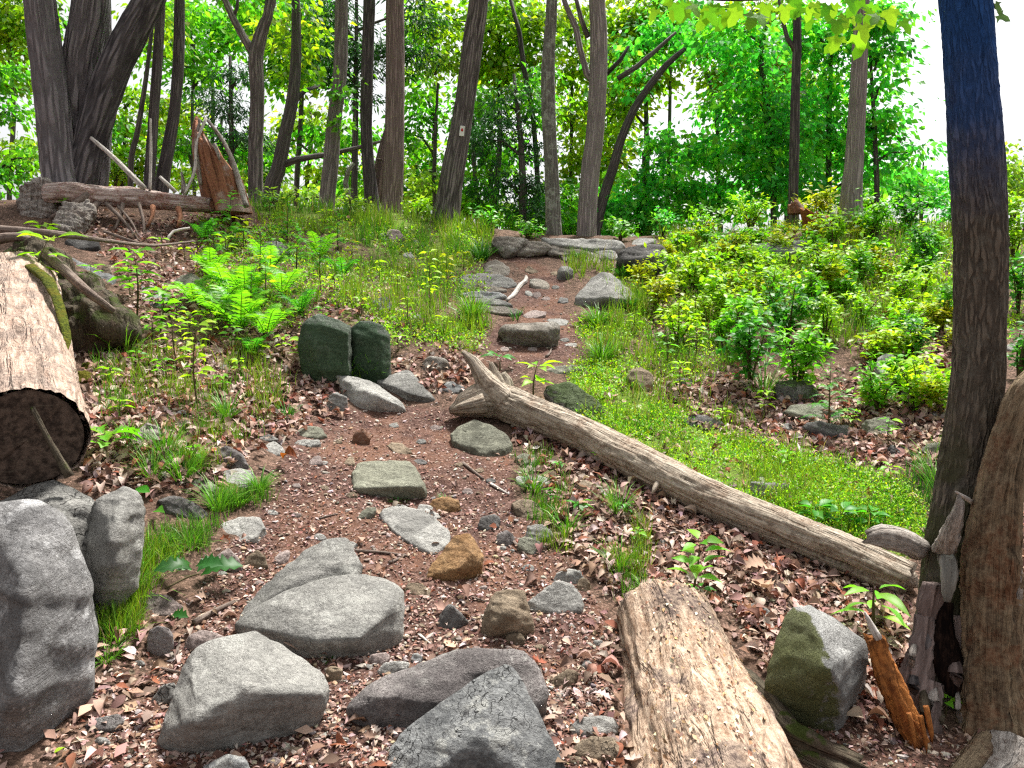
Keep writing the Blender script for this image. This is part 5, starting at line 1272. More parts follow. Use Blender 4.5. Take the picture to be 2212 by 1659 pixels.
UP = lambda x, Y, r=300: (x, -r * 1.15, Y, r, r * .75, .05)      # the high crown, out of the picture
# the many-stemmed oak on the left
YK = 9.9
oak = empty('oak_tree', at(140, 395, YK)); tag(oak, 'big dark oak with four spreading stems behind the fallen log', 'tree')
for st, dy in [([(140, 430, 80), (132, 392, 72), (122, 300, 66), (104, 150, 62), (86, 0, 58), (50, -300, 50), (20, -700, 30)], -.15), ([(155, 400, 80), (160, 300, 66), (172, 150, 66), (197, 0, 66), (215, -200, 58), (225, -700, 40)], .12),
               ([(205, 410, 44), (214, 330, 42), (222, 150, 38), (219, 0, 34), (215, -300, 30), (215, -600, 20)], .5), ([(165, 400, 70), (195, 300, 62), (240, 165, 60), (285, 70, 58), (322, 0, 54), (420, -220, 46), (560, -600, 30)], 0)]:
    limb('trunk', [(a, b, c, YK + dy) for a, b, c in st], BARKC, oak, sides=36, step=.05, bump=.08, ridges=.09, rfreq=13)
g = Geo(); crown(g, [UP(150, YK, 420), UP(420, YK, 260)], MG); g.build('crown', LEAF, oak, at(140, 395, YK))

tree('slim dark trunk just right of the four-stemmed oak', [(322, 405, 22), (332, 250, 20), (347, 0, 18), (352, -400, 12)], [UP(350, 10.4, 160)], BARKD, Y=10.4)
tree('slim curved trunk second right of the four-stemmed oak', [(348, 412, 30), (360, 340, 25), (378, 230, 22), (386, 120, 22), (388, 0, 20), (395, -400, 14)], [UP(390, 10.7, 160)], BARKD, Y=10.7)
tree('thin leaning background trunk behind the bleached branch', [(282, 370, 12), (298, 280, 11), (318, 150, 9), (335, 0, 6)], [(330, 60, 15, 60, 60, .4)], BARKD, YG, Y=14.0, sides=8)
tree('forked tree splitting into two limbs high above the snag', [(553, 430, 30), (552, 330, 30), (556, 200, 28), (553, 118, 30), (572, 50, 22), (584, 0, 18), (600, -250, 12)], [UP(560, 11.5, 260), (520, -40, 12, 90, 60, .5)], BARK, MG,
     limbs=[[(553, 122, 22, 0), (530, 88, 17, 0), (508, 48, 15, 0), (486, 0, 13, 0), (460, -120, 9, 0)], [(503, 40, 8, 0), (512, 18, 7, 0), (514, -5, 6, 0)], [(574, 50, 9, 0), (592, 10, 8, 0), (596, -40, 6, 0)]], Y=11.5)
tree('dark tree with a long level limb reaching behind the tall trunks', [(585, 420, 34), (600, 370, 30), (616, 290, 26), (634, 200, 24), (640, 80, 20), (636, -100, 14)], [(630, 90, 13.6, 60, 120, .5), UP(630, 13, 200)], BARKD, YG,
     limbs=[[(602, 360, 18, 0), (640, 345, 14, 0), (700, 335, 11, .2), (760, 322, 9, .3), (800, 312, 7, .4), (840, 300, 4, .5)], [(628, 230, 12, 0), (660, 195, 9, .2), (690, 185, 6, .4)]], Y=13.0)
tree('grey-brown trunk wrapped in foliage left of the two brown trunks', [(706, 440, 34), (714, 360, 32), (722, 260, 30), (735, 150, 28), (738, 0, 26), (742, -300, 18)], [UP(740, 12.2, 180), (728, 215, 12.0, 26, 60, .4)], BARK, MG, Y=12.2)
tree('dark straight trunk paired with the stout brown trunk', [(806, 462, 32), (800, 400, 28), (792, 300, 24), (792, 200, 25), (796, 60, 24), (798, -20, 24), (800, -400, 16)], [UP(800, 12.0, 190)], BARKD, Y=12.0)
tree('dead brown trunk with torn white splinters between the paired trunks', [(812, 466, 34), (818, 420, 32), (824, 350, 26), (832, 300, 16), (836, 268, 5)], [], BARKB, limbs=[[(798, 355, 7, -.25), (808, 375, 6, -.25), (816, 382, 3, -.25)], [(814, 344, 5, -.25), (826, 346, 5, -.25)]], Y=12.3, name='dead_tree')
tree('stout straight brown trunk standing at the crest', [(845, 470, 46), (848, 420, 42), (852, 300, 39), (854, 120, 37), (853, 0, 35), (853, -400, 28)], [UP(853, 11.7, 210)], BARKB, Y=11.7, sides=28, step=.08, ridges=.07)
tree('leaning grey trunk carrying the white trail marker', [(962, 476, 62), (968, 440, 52), (980, 360, 46), (994, 283, 42), (1010, 180, 40), (1024, 70, 40), (1034, 0, 38), (1060, -300, 30)], [UP(1050, 11.6, 230)], BARK, Y=11.6, sides=28, step=.08, ridges=.07)
tree('pale lichen-mottled trunk behind the crest ledge', [(1197, 520, 36), (1195, 470, 32), (1192, 380, 29), (1186, 270, 28), (1184, 160, 28), (1187, 90, 24), (1192, 0, 22), (1196, -300, 16)], [UP(1195, 11.5, 190)], BARKL, Y=11.5, sides=24, step=.08, ridges=.06)
tree('stout grey trunk with a steep limb behind the crest ledge', [(1266, 528, 42), (1268, 480, 39), (1274, 380, 38), (1286, 280, 36), (1292, 170, 36), (1293, 60, 34), (1290, 0, 32), (1288, -300, 26)], [UP(1288, 11.4, 220)], BARK,
     limbs=[[(1288, 185, 16, .1), (1268, 160, 14, .1), (1254, 110, 12, .1), (1244, 60, 13, .1), (1222, 10, 11, .1), (1200, -60, 8, .1)], [(1270, 80, 12, .1), (1255, 40, 10, .1), (1240, -20, 8, .1)]], Y=11.4, sides=28, step=.08, ridges=.07)
tree('tree with sweeping bare limbs behind the stout grey trunk', [(1284, 520, 24), (1300, 440, 22), (1325, 360, 20), (1342, 300, 18), (1370, 235, 16), (1400, 190, 15), (1440, 140, 13), (1480, 105, 9)], [(1480, 60, 15.0, 110, 60, .5), (1360, 150, 15.5, 70, 60, .35)], BARKD, BG,
     limbs=[[(1335, 170, 12, 0), (1375, 145, 11, 0), (1410, 115, 10, 0), (1460, 70, 6, 0)], [(1310, 160, 10, 0), (1340, 130, 9, 0), (1358, 100, 6, 0)]], Y=14.0)
tree('slender dark trunk near the orange rotten stump', [(1714, 450, 22), (1714, 400, 20), (1716, 330, 20), (1718, 200, 18), (1722, 90, 17), (1722, 0, 15), (1725, -300, 10)], [UP(1722, 11.6, 200)], BARKD, BG, Y=11.6, limbs=[[(1718, 110, 11, 0), (1700, 80, 9, 0), (1690, 40, 8, 0), (1680, -20, 6, 0)]])
tree('tall grey trunk at the edge of the maples on the far bank', [(1836, 470, 52), (1838, 430, 44), (1845, 350, 36), (1852, 230, 33), (1858, 100, 30), (1862, 0, 28), (1866, -300, 22)], [UP(1865, 11.2, 200)], BARK, Y=11.2, sides=26, step=.08, ridges=.07)

# trees farther back beyond the crest
BGRP = 'trees beyond the crest'
def bt(label, trunk, blobs, pal, Y, dens=1.0, lpx=17, bark=BARKD, conifer=False, limbs=(), more=()):
    tree(label, trunk, [(b[0], b[1], Y + (b[4] if len(b) > 4 else 0), b[2], b[3], 1.0, (trunk[len(trunk) // 2][0], min(trunk[0][1], b[1] + b[3] * .8)) if b[1] > -40 else None) for b in blobs], bark, pal, dens, lpx, limbs, BGRP, 8, Y=Y, step=.4, conifer=conifer, more=more)

bt('sparse yellow-green tree at the far left edge behind the oak', [(20, 420, 10), (30, 250, 9), (20, 80, 7), (18, -80, 4)], [(20, 90, 70, 80), (10, 180, 50, 30), (40, 330, 70, 45), (-40, 30, 90, 90), (60, 30, 40, 60)], YG, 17, .62, 15)
bt('green tree seen between the oak stems', [(150, 420, 10), (150, 240, 8), (155, 80, 6)], [(150, 220, 40, 90), (120, 40, 26, 40), (230, 300, 34, 60)], MG, 19, .6, 15)
bt('low bright green tree behind the bleached branch', [(262, 410, 9), (268, 330, 7), (270, 250, 5)], [(270, 280, 55, 55), (250, 370, 60, 40), (330, 350, 50, 50), (300, 215, 30, 26)], YG, 20, .8, 14)
bt('pale airy tree above the slim trunks', [(420, 420, 8), (415, 250, 7), (420, 90, 5)], [(410, 60, 70, 70), (440, 170, 60, 40), (400, 320, 60, 50), (330, 120, 30, 40)], MG, 18, .5, 15)
bt('dark hemlock beside the forked tree', [(500, 425, 12), (500, 280, 10), (497, 120, 6)], [(490, 240, 65, 55), (520, 170, 55, 30), (470, 310, 60, 35), (545, 300, 45, 35)], DK, 14.5, .75, 14, conifer=True)
bt('bright green tree filling the gap behind the snag', [(460, 430, 9), (470, 330, 7), (480, 250, 5)], [(440, 370, 80, 40), (520, 380, 55, 40), (390, 250, 50, 50)], YG, 21, .8, 14)
bt('leafy green tree behind the forked limbs', [(640, 430, 12), (650, 260, 10), (655, 60, 6)], [(640, 60, 85, 80), (620, 165, 60, 50), (680, 130, 60, 60), (560, 40, 50, 60)], MG, 17, .85, 16)
bt('yellow-green tree glowing behind the level limb', [(660, 430, 10), (672, 330, 8), (670, 220, 5)], [(655, 265, 60, 40), (700, 380, 55, 40), (610, 300, 40, 40), (760, 360, 40, 60)], YG, 20, .62, 14)
bt('dark hemlock high behind the paired trunks', [(765, 450, 14), (768, 260, 12), (770, 60, 8), (770, -150, 4)], [(735, 50, 60, 70), (775, 110, 80, 45), (860, 120, 70, 40), (720, 150, 50, 40), (905, 35, 45, 40), (760, 200, 60, 30)], DK, 15, .95, 15, conifer=True)
bt('fresh green tree between the stout brown and the leaning trunk', [(925, 460, 8), (935, 330, 7), (940, 180, 5)], [(910, 200, 50, 60), (890, 290, 45, 50), (940, 350, 40, 45), (890, 70, 60, 50), (900, 400, 50, 40)], MG, 17, .55, 15)
bt('small thin tree left of the leaning trunk foot', [(940, 462, 10), (938, 380, 9), (940, 300, 8), (946, 180, 5)], [(930, 400, 50, 40), (960, 130, 40, 40)], PALG, 15.5, .5, 14)
bt('yellow-green maple above the leaning trunk', [(1070, 470, 12), (1080, 280, 10), (1075, 80, 6)], [(1080, 60, 80, 80), (1110, 150, 70, 60), (1040, 130, 50, 50), (1150, 60, 50, 80), (960, 40, 60, 50)], YG, 16, .75, 16)
bt('dark hemlock left of the pale mottled trunk', [(1128, 500, 17), (1130, 400, 15), (1125, 300, 12), (1110, 160, 6)], [(1100, 230, 75, 45), (1050, 300, 60, 45), (1140, 310, 60, 40), (1075, 390, 65, 40), (1155, 400, 50, 45), (1130, 455, 60, 30)], DK, 14, .72, 14, conifer=True)
bt('thin leaning tree left of the dark hemlock', [(1034, 490, 12), (1030, 420, 10), (1023, 340, 9), (1018, 250, 5)], [(1020, 250, 40, 50), (1050, 430, 45, 40), (1010, 400, 35, 40)], MG, 15, .6, 14)
bt('crooked thin tree rising above the dark hemlock', [(1166, 500, 13), (1162, 400, 11), (1150, 240, 10), (1132, 150, 11), (1122, 70, 9), (1100, -10, 6)], [(1160, 210, 40, 70), (1150, 470, 50, 40), (1205, 440, 45, 60)], MG, 14.5, .7, 15)
bt('green tree filling the gap between the two crest trunks', [(1232, 510, 9), (1234, 350, 8), (1236, 150, 5)], [(1235, 180, 34, 110), (1232, 370, 32, 90), (1225, 470, 40, 40), (1230, 40, 40, 60)], YG, 17, .8, 15)
bt('spreading maple behind the sweeping limbs', [(1400, 520, 14), (1398, 380, 12), (1395, 200, 8)], [(1350, 60, 80, 70), (1400, 170, 60, 40), (1340, 230, 50, 60), (1420, 30, 80, 50), (1310, 340, 40, 70)], YG, 17, .72, 16)
bt('low maple with drooping sprays behind the crest ledge', [(1395, 525, 12), (1392, 440, 10), (1390, 330, 6)], [(1370, 420, 70, 55), (1440, 400, 80, 60), (1400, 480, 90, 40), (1330, 480, 50, 40), (1440, 310, 60, 36)], BG, 14.5, .7, 16)
bt('thin maple in the gap of sky', [(1556, 490, 12), (1552, 400, 10), (1550, 280, 8), (1530, 160, 5)], [(1530, 330, 60, 50), (1560, 240, 50, 40), (1510, 440, 70, 55), (1580, 420, 60, 60)], BG, 14.8, .62, 16)
bt('big maple with dense blue-green crown', [(1672, 470, 14), (1668, 380, 13), (1655, 220, 13), (1642, 120, 12), (1660, 20, 10)], [(1640, 220, 95, 70), (1700, 300, 110, 75), (1600, 330, 80, 60), (1680, 400, 110, 60), (1620, 110, 80, 60), (1560, 60, 60, 50)], BG, 14, .62, 17)
bt('broad maple spreading behind the tall grey trunk', [(1790, 460, 14), (1790, 300, 12), (1795, 120, 8)], [(1790, 330, 90, 70), (1780, 200, 90, 70), (1800, 90, 90, 60), (1880, 380, 90, 45), (1870, 290, 80, 50), (1740, 60, 70, 60), (1760, 420, 90, 40)], BG, 14.6, .62, 17)
bt('maple with outer sprays against the white sky', [(1895, 450, 12), (1890, 300, 10), (1880, 120, 6)], [(1900, 120, 55, 40), (1915, 50, 60, 40), (1920, 250, 50, 36), (1905, 190, 40, 30), (1960, 330, 50, 26), (1880, 30, 60, 50)], BG, 14.2, .7, 16)
bt('yellow-green treetop showing between the maples', [(1700, 440, 10), (1700, 240, 8), (1700, 80, 5)], [(1690, 160, 60, 60), (1640, 40, 70, 50), (1570, 190, 50, 50), (1500, 110, 60, 40)], YG, 18, .7, 16)
bt('pale thin tree on the skyline right of the dark trunk', [(2160, 460, 8), (2165, 400, 6), (2168, 320, 3)], [(2170, 360, 40, 46), (2190, 410, 60, 40), (2140, 420, 40, 40)], PALG, 15, .6, 14)
bt('distant hazy green tree left of the dark trunk', [(1990, 460, 8), (1992, 400, 6), (1995, 350, 3)], [(1990, 400, 60, 34), (1940, 400, 50, 40), (2030, 430, 50, 34)], BG, 16, .7, 14)
bt('bright low tree behind the crest grass', [(580, 450, 8), (585, 420, 6), (590, 380, 4)], [(570, 410, 60, 36), (650, 425, 60, 28), (780, 425, 60, 34)], PALG, 18, .7, 14)
bt('light green tree low behind the leaning trunk', [(1010, 480, 8), (1005, 430, 6), (1000, 390, 4)], [(1040, 455, 60, 34), (990, 440, 40, 30), (910, 440, 50, 26)], PALG, 17, .75, 14)
bt('fresh green tree low behind the pale mottled trunk', [(1215, 520, 8), (1215, 470, 6), (1215, 420, 4)], [(1200, 490, 70, 34), (1290, 490, 60, 34), (1120, 480, 60, 30)], MG, 16, .95, 15)
bt('yellow-green tree high behind the slim trunks', [(455, 425, 9), (460, 250, 8), (455, 60, 5)], [(450, 40, 80, 60), (500, 90, 60, 50), (360, 60, 50, 50), (430, 130, 60, 40)], MG, 19, .5, 15)
bt('bright tree low behind the forked tree', [(540, 440, 8), (545, 380, 7), (548, 300, 5)], [(545, 330, 60, 40), (600, 350, 50, 36), (500, 330, 50, 40)], MG, 18, .6, 15)
bt('leafy tree low between the wrapped trunk and the paired trunks', [(760, 450, 8), (765, 380, 7), (768, 280, 5)], [(765, 300, 50, 50), (770, 390, 50, 40), (700, 300, 40, 40)], MG, 17, .6, 15)
bt('yellow-green tree low right of the stout brown trunk', [(895, 460, 8), (900, 380, 7), (900, 300, 5)], [(900, 330, 45, 50), (895, 420, 45, 30), (920, 140, 50, 40)], YG, 19, .5, 14)
bt('broad green tree behind the thin leaning tree', [(1065, 490, 9), (1060, 350, 8), (1065, 200, 5)], [(1050, 200, 60, 60), (1090, 330, 60, 50), (1040, 350, 50, 50), (1010, 290, 40, 60), (1120, 40, 60, 50)], MG, 18, .6, 15)
bt('glowing tree behind the stout grey trunk', [(1310, 510, 9), (1312, 350, 8), (1315, 200, 5)], [(1320, 200, 60, 60), (1315, 310, 50, 50), (1310, 420, 50, 50), (1330, 100, 60, 60), (1245, 270, 34, 60)], YG, 19, .6, 15)
bt('tall green tree over the sweeping limbs', [(1440, 500, 9), (1445, 330, 8), (1450, 60, 5)], [(1450, 50, 80, 50), (1530, 40, 60, 40), (1410, 110, 60, 40), (1480, 350, 50, 50)], MG, 17, .55, 15)
bt('yellow-green tree filling in behind the big maple', [(1620, 460, 9), (1622, 330, 8), (1620, 160, 5)], [(1620, 160, 80, 60), (1650, 280, 80, 60), (1720, 200, 80, 60), (1750, 320, 80, 50)], YG, 18, .6, 15)
bt('leafy tree at the left edge over the long branch', [(-20, 440, 9), (-10, 300, 8), (0, 150, 5)], [(10, 150, 60, 50), (20, 240, 50, 40), (0, 380, 60, 50), (60, 340, 40, 40)], MG, 15, .45, 15)
o = bpy.data.objects
# dead leaning trunk in the gap left of the paired trunks
d_o = limb('dead_sapling', [(758, 445, 12, 13), (752, 420, 12, 13), (746, 395, 11, 13), (752, 370, 10, 13), (764, 352, 9, 13)], BARKL, sides=8, step=.1, bump=.1); tag(d_o, 'short crooked grey dead sapling left of the paired trunks', 'dead sapling')
# white marker on the leaning trunk
MW_, nt = newmat('white_marker_paint'); finish(nt, (.75, .75, .72), None, rough=.6)
MR_, nt = newmat('red_marker_paint'); finish(nt, (.5, .03, .02), None, rough=.6)
c0 = at(998, 283, 11.6 - .155); s_ = 11.4 / F
bm = bmesh.new(); bmesh.ops.create_cube(bm, size=1.0)
for v_ in bm.verts: v_.co = Vector((v_.co.x * 10 * s_, v_.co.y * .012, v_.co.z * 21 * s_))
bmesh.ops.bevel(bm, geom=bm.edges[:], offset=.003, segments=1, affect='EDGES')
me = bpy.data.meshes.new('plate'); bm.to_mesh(me); bm.free(); me.materials.append(MW_)
mk = empty('trail_marker', c0); mk.rotation_euler = (0, R(7), 0); tag(mk, 'small white trail marker with a red spot nailed to the leaning trunk', 'trail marker')
po = bpy.data.objects.new('plate', me); COL.objects.link(po); po.parent = mk
g = Geo(); t_ = np.linspace(0, 2 * math.pi, 13)[:-1]
q = np.stack([np.cos(t_) * 2.6 * s_, np.full(12, -.009), np.sin(t_) * 3.4 * s_ + 2 * s_], -1); q2 = q.copy(); q2[:, 1] = -.004
g.add(np.concatenate([q, [[0, -.0095, 2 * s_]], q2]), [np.array([(i, (i + 1) % 12, 12) for i in range(12)]), np.array([(i, 13 + i, 13 + (i + 1) % 12, (i + 1) % 12) for i in range(12)])])
sp_ = g.build('spot', MR_); sp_.parent = mk

# the maple bough hanging into the top of the picture, from the dark tree in front
g = Geo(); YB = 4.4
for cx, cy, n, sx, sy in [(1520, 30, 10, 60, 34), (1590, 14, 8, 60, 24), (1780, 34, 9, 50, 30), (1840, 70, 7, 40, 26), (1870, 20, 9, 50, 30), (1700, 4, 8, 60, 20), (1450, 8, 5, 40, 16), (1920, 34, 5, 30, 24)]:
    P = at(cx + rng.uniform(-sx, sx, n), cy + rng.uniform(-sy, sy, n) - 8, YB + rng.uniform(-.3, .3, n))
    d = unit(np.stack([rng.uniform(-.8, .8, n), rng.uniform(-.5, .2, n), -np.ones(n) * rng.uniform(.5, 1.2, n)], -1)); nn = unit(np.stack([rng.uniform(-.4, .4, n), -np.ones(n), rng.uniform(.0, .9, n)], -1))
    stamp(g, MAPLE, P, basis(d, nn), rng.uniform(.075, .125, n), pick([(.16, .36, .02), (.11, .30, .02), (.22, .40, .03)], n))
n = 2; P = at([2146, 2150], [2, 30], YT + .1)
stamp(g, MAPLE, P, basis(np.array([[.5, -.2, -.8], [.8, -.2, -.4]]), np.array([[.2, -1, .2], [.1, -1, .3]])), np.array([.055, .06]), pick([(.10, .17, .09)], 2))
g.build('crown', LEAF, ft, at(2055, 1560, YT))
limb('limb', [(2050, -420, 30, YT + .1), (1960, -260, 20, 3.6), (1840, -60, 11, 4.2), (1700, -10, 7, 4.4), (1560, 0, 5, 4.45), (1450, -10, 2, 4.45)], BARKD, ft, sides=8, step=.08, bump=.1)
limb('limb', [(2100, -60, 8, YT), (2130, -30, 5, YT + .05), (2150, 20, 2, YT + .1)], BARKD, ft, sides=6, step=.05, bump=.1)

# ------------------------------------------------------------------ plants
PLANT = leaf_mat('plant_leaves', .52, .45, (1.2, 1.25, .5))
GRASSM = leaf_mat('grass_blades', .3, .5, (1.15, 1.2, .5))
LITM = leaf_mat('dead_leaves', .12, .8, (1.2, 1.0, .8), spec=.15)
STEM, nt = newmat('green_brown_stem'); finish(nt, (.075, .06, .025), None, rough=.8)
LIME = [(.29, .54, .02), (.22, .47, .02), (.37, .58, .03)]
SPRING = [(.15, .44, .022), (.12, .37, .02), (.22, .50, .025)]
FRESH = [(.06, .28, .022), (.085, .32, .026), (.045, .22, .02)]
DEEP = [(.025, .12, .018), (.04, .16, .022), (.018, .09, .016)]
YEL = [(.36, .42, .02), (.30, .40, .02), (.42, .42, .03)]


def plant_base(px, py, Y=None):
    if Y is None: return gpt(px, py)
    p = at(px, py, Y); return np.array([p[0], p[1], float(height(p[0], p[1]))])


def seedling(desc, px, py, hpx, lpx, pal, tiers=4, per=4, lean=0, tmpl=OVAL, label=None, Y=None, name='seedling', group='broadleaf seedlings'):
    b = plant_base(px, py, Y); s = b[1] / F; h = hpx * s; L = lpx * s
    e = empty(name, b); tag(e, label, 'seedling', group)
    if not label: later(e, desc, px, py - hpx * .6)
    top = b + np.array([lean * s, rng.uniform(-.1, .1) * h, h])
    mid = (b + top) / 2 + np.array([rng.uniform(-.06, .06) * h, 0, 0])
    g = Geo(); tube(g, np.array([b - [0, 0, .03], mid, top]), [L * .045 + .0015, L * .035 + .001, .001], 6, h / 6)
    g.build('stem', STEM, e, b)
    g = Geo()
    for t in range(tiers):
        f = .35 + .65 * (t + .5) / tiers if tiers > 1 else 1.0
        c = (b * (1 - f) ** 2 + 2 * mid * f * (1 - f) + top * f * f) if tiers > 1 else top
        k = per if t < tiers - 1 else per + 1
        a = rng.uniform(0, 6.28) + np.arange(k) * 2 * math.pi / k + rng.normal(0, .25, k)
        d = np.stack([np.cos(a), np.sin(a), rng.uniform(-.15, .35, k)], -1)
        sz = L * rng.uniform(.65, 1.1, k)
        pet = sz * .25
        stamp(g, tmpl, c + d * pet[:, None] + rng.normal(0, .05 * L, (k, 3)), basis(d, np.array([0, 0, 1.]) + .45 * rdir(k)), sz, pick(pal, k, .14))
    g.build('leaves', PLANT, e, b)
    return e


def shrub(desc, px, py, wpx, hpx, pal, lpx=15, n=None, stems=6, label=None, Y=None, name='shrub', group='leafy shrubs on the far bank', cat='shrub', tmpl=OVAL, up=.35):
    b = plant_base(px, py, Y); s = b[1] / F; h = hpx * s; w = wpx * s / 2; L = lpx * s
    e = empty(name, b); tag(e, label, cat, group)
    if not label: later(e, desc, px, py - hpx * .5)
    n = n or int(2.8 * wpx * hpx / (lpx * lpx * .5))
    nodes = []
    for i in range(stems):
        a = rng.uniform(0, 6.28); r = rng.uniform(.3, 1) * w * .85
        top = b + np.array([math.cos(a) * r, math.sin(a) * r * .8, h * rng.uniform(.6, 1.0)])
        m = b + (top - b) * .5 + np.array([-math.cos(a) * r * .2, 0, .08 * h]) + rng.normal(0, .04 * h, 3)
        g = Geo(); tube(g, np.array([b + [0, 0, -.03], m, top]), [.004 + .1 * L, .003 + .05 * L, .001], 5, h / 5); g.build('stem', STEM, e, b)
        t = rng.random(60)[:, None]
        nodes.append((1 - t) ** 2 * b + 2 * t * (1 - t) * m + t * t * top)
        nodes[-1] = nodes[-1][(t[:, 0] > .22)]
    nodes = np.concatenate(nodes)
    M = max(6, n // 9)
    tw = nodes[rng.integers(0, len(nodes), M)]
    tip = tw + rdir(M) * np.array([1, 1, .55]) * (w * .62) * rng.random((M, 1))
    k = rng.integers(0, M, n); t = rng.random(n)[:, None]
    P = tw[k] * (1 - t) + tip[k] * t + rng.normal(0, L * .5, (n, 3))
    d = unit(rdir(n) * np.array([1, 1, .4]) + np.array([0, 0, rng.uniform(-.2, .3)])); nn = unit(np.array([0, -.25, 1.]) + up * 1.6 * rdir(n))
    g = Geo(); sz = L * rng.uniform(.6, 1.2, n); cl = pick(pal, M, .15)[k] * (1 + .15 * rng.standard_normal((n, 1)))
    stamp(g, FAR if lpx < 22 else tmpl, P, basis(d, nn), sz, np.clip(cl, .004, .9), sw=sz * rng.uniform(.8, 1.3, n))
    g.build('leaves', PLANT, e, b)
    return e


def frond(g, base, d, L, wid, pal, pairs=16):
    """one arching fern frond: paired toothed leaflets tapering to the tip"""
    t = np.linspace(.12, 1, pairs)
    up = np.array([0, 0, 1.])
    side = unit(np.cross(d, up))
    pos = base + d * (t * L)[:, None] + up * (L * (.55 * t - .62 * t ** 2.2))[:, None]
    tan = unit(d + up * (.55 - 1.36 * t ** 1.2)[:, None])
    for sg in (-1, 1):
        w = wid * np.sin(np.pi * np.clip(t, .05, .97) ** .8) ** .8 + .01 * L
        dd = unit(side * sg + tan * .35 + rng.normal(0, .08, (pairs, 3)))
        nn = np.cross(tan, dd) * -sg * -1; nn = nn * np.sign(nn[:, 2:3] + 1e-6)
        stamp(g, FERNL, pos, basis(dd, nn), w, pick(pal, pairs, .12), sw=np.full(pairs, L / pairs * 1.5))
    return pos


FERNL = strip([.22, .30, .17, .22, .10, .01], .05, .12, .1)


def fern(desc, px, py, hpx, pal=SPRING, n=7, label=None, name='fern', cat='fern', upright=.9, group='ferns on the bank'):
    b = plant_base(px, py); s = b[1] / F; L = hpx * s
    e = empty(name, b); tag(e, label, cat, group)
    if not label: later(e, desc, px, py - hpx * .5)
    a0 = rng.uniform(0, 6.28)
    for i in range(n):
        a = a0 + i * 6.283 / n + rng.normal(0, .2)
        d = unit(np.array([math.cos(a), math.sin(a), upright * rng.uniform(.7, 1.5)]))
        g = Geo(); LL = L * rng.uniform(.75, 1.15)
        pos = frond(g, b, d, LL, LL * .2, pal)
        tube(g, np.concatenate([[b], pos]), np.linspace(.004, .001, len(pos) + 1), 4, .2, col=(.06, .09, .02))
        g.build('frond', PLANT, e, b)
    return e


def conifer_seedling(px, py, hpx, label=None, desc=None):
    b = plant_base(px, py); s = b[1] / F; h = hpx * s
    e = empty('conifer_seedling', b); tag(e, label, 'conifer seedling', 'hemlock seedlings on the bank')
    if not label: later(e, desc, px, py - hpx * .5)
    top = b + np.array([rng.uniform(-.1, .1) * h, 0, h])
    g = Geo(); tube(g, np.array([b, (b + top) / 2, top]), [.008, .005, .001], 6, h / 5); g.build('stem', STEM, e, b)
    g = Geo(); k = 24
    for i in range(k):
        f = .1 + .88 * i / k; a = rng.uniform(0, 6.28); L = h * (.55 - .42 * f) * rng.uniform(.7, 1.1)
        frond(g, b + (top - b) * f, unit(np.array([math.cos(a), math.sin(a), .15])), L, L * .2, FRESH, 12)
    g.build('needles', PLANT, e, b)


def tuft(desc, px, py, hpx, n=60, pal=SPRING, spread=.5, wpx=2.6, label=None, name='grass_tuft', Y=None):
    b = plant_base(px, py, Y); s = b[1] / F; h = hpx * s
    g = Geo(); a = rng.uniform(0, 6.28, n); r = np.sqrt(rng.random(n)) * h * .22
    P = b + np.stack([np.cos(a) * r, np.sin(a) * r, np.zeros(n)], -1)
    P[:, 2] = height(P[:, 0], P[:, 1]) - .01
    out = np.stack([np.cos(a), np.sin(a), np.zeros(n)], -1)
    d = unit(np.array([0, 0, 1.]) + out * (spread * rng.random((n, 1)) * 1.4) + .12 * rdir(n))
    nn = -out + .25 * rdir(n)
    L = h * rng.uniform(.5, 1.1, n)
    stamp(g, BLADE, P, basis(d, -nn), L, pick(pal, n, .2), sw=np.full(n, wpx * s) * rng.uniform(.7, 1.2, n))
    o = g.build(name, GRASSM, None, b); tag(o, label, 'grass tuft', 'distinct tufts of grass')
    if not label: later(o, desc, px, py - hpx * .4)
    return o


# seedlings on the left bank
seedling('', 295, 690, 150, 46, SPRING, 5, 4, 5, label='tall big-leaved seedling in front of the pale flat rock')
seedling('', 345, 715, 95, 40, SPRING, 4, 4, 10, label='bushy seedling with broad leaves uphill of the sawn log')
seedling('', 428, 885, 195, 36, LIME, 7, 3, 12, label='tall slender seedling with many tiers of lime leaves on the bank')
seedling('', 385, 800, 120, 32, LIME, 5, 3, -8, label='lime seedling just left of the tall slender one')
seedling('', 352, 830, 60, 26, SPRING, 3, 3, label='small seedling near the moss cushions')
seedling('', 232, 988, 62, 62, SPRING, 2, 4, tmpl=OAK, label='oak seedling with broad lobed leaves beside the sawn end')
seedling('', 652, 795, 65, 30, LIME, 3, 4, label='yellow-green seedling at the corner of the mossy boulder')
seedling('', 728, 808, 45, 40, SPRING, 1, 5, label='low seedling spreading leaves before the mossy boulder')
seedling('', 575, 660, 110, 24, YEL, 4, 4, label='yellow seedling among the ferns on the bank')
seedling('', 490, 565, 60, 26, LIME, 2, 4, label='yellow-green sprout under the broken snag')
seedling('', 525, 540, 70, 22, YEL, 3, 3, label='small bright sprout uphill of the ferns')
seedling('', 928, 690, 150, 22, LIME, 7, 3, label='slender lime sapling in the crest grass')
seedling('', 965, 640, 90, 20, YEL, 4, 3, label='small yellow sapling right of the slender lime sapling')
seedling('', 880, 700, 60, 20, LIME, 3, 3, label='low lime sapling left of the slender lime sapling')
seedling('', 1152, 872, 95, 42, LIME, 2, 5, 10, label='lime seedling rising from behind the root end of the log')
seedling('', 1080, 800, 30, 34, FRESH, 1, 4, label='blue-green seedling by the root end of the log')
seedling('', 1488, 1305, 150, 56, SPRING, 4, 3, 25, label='tall seedling with pointed leaves below the log')
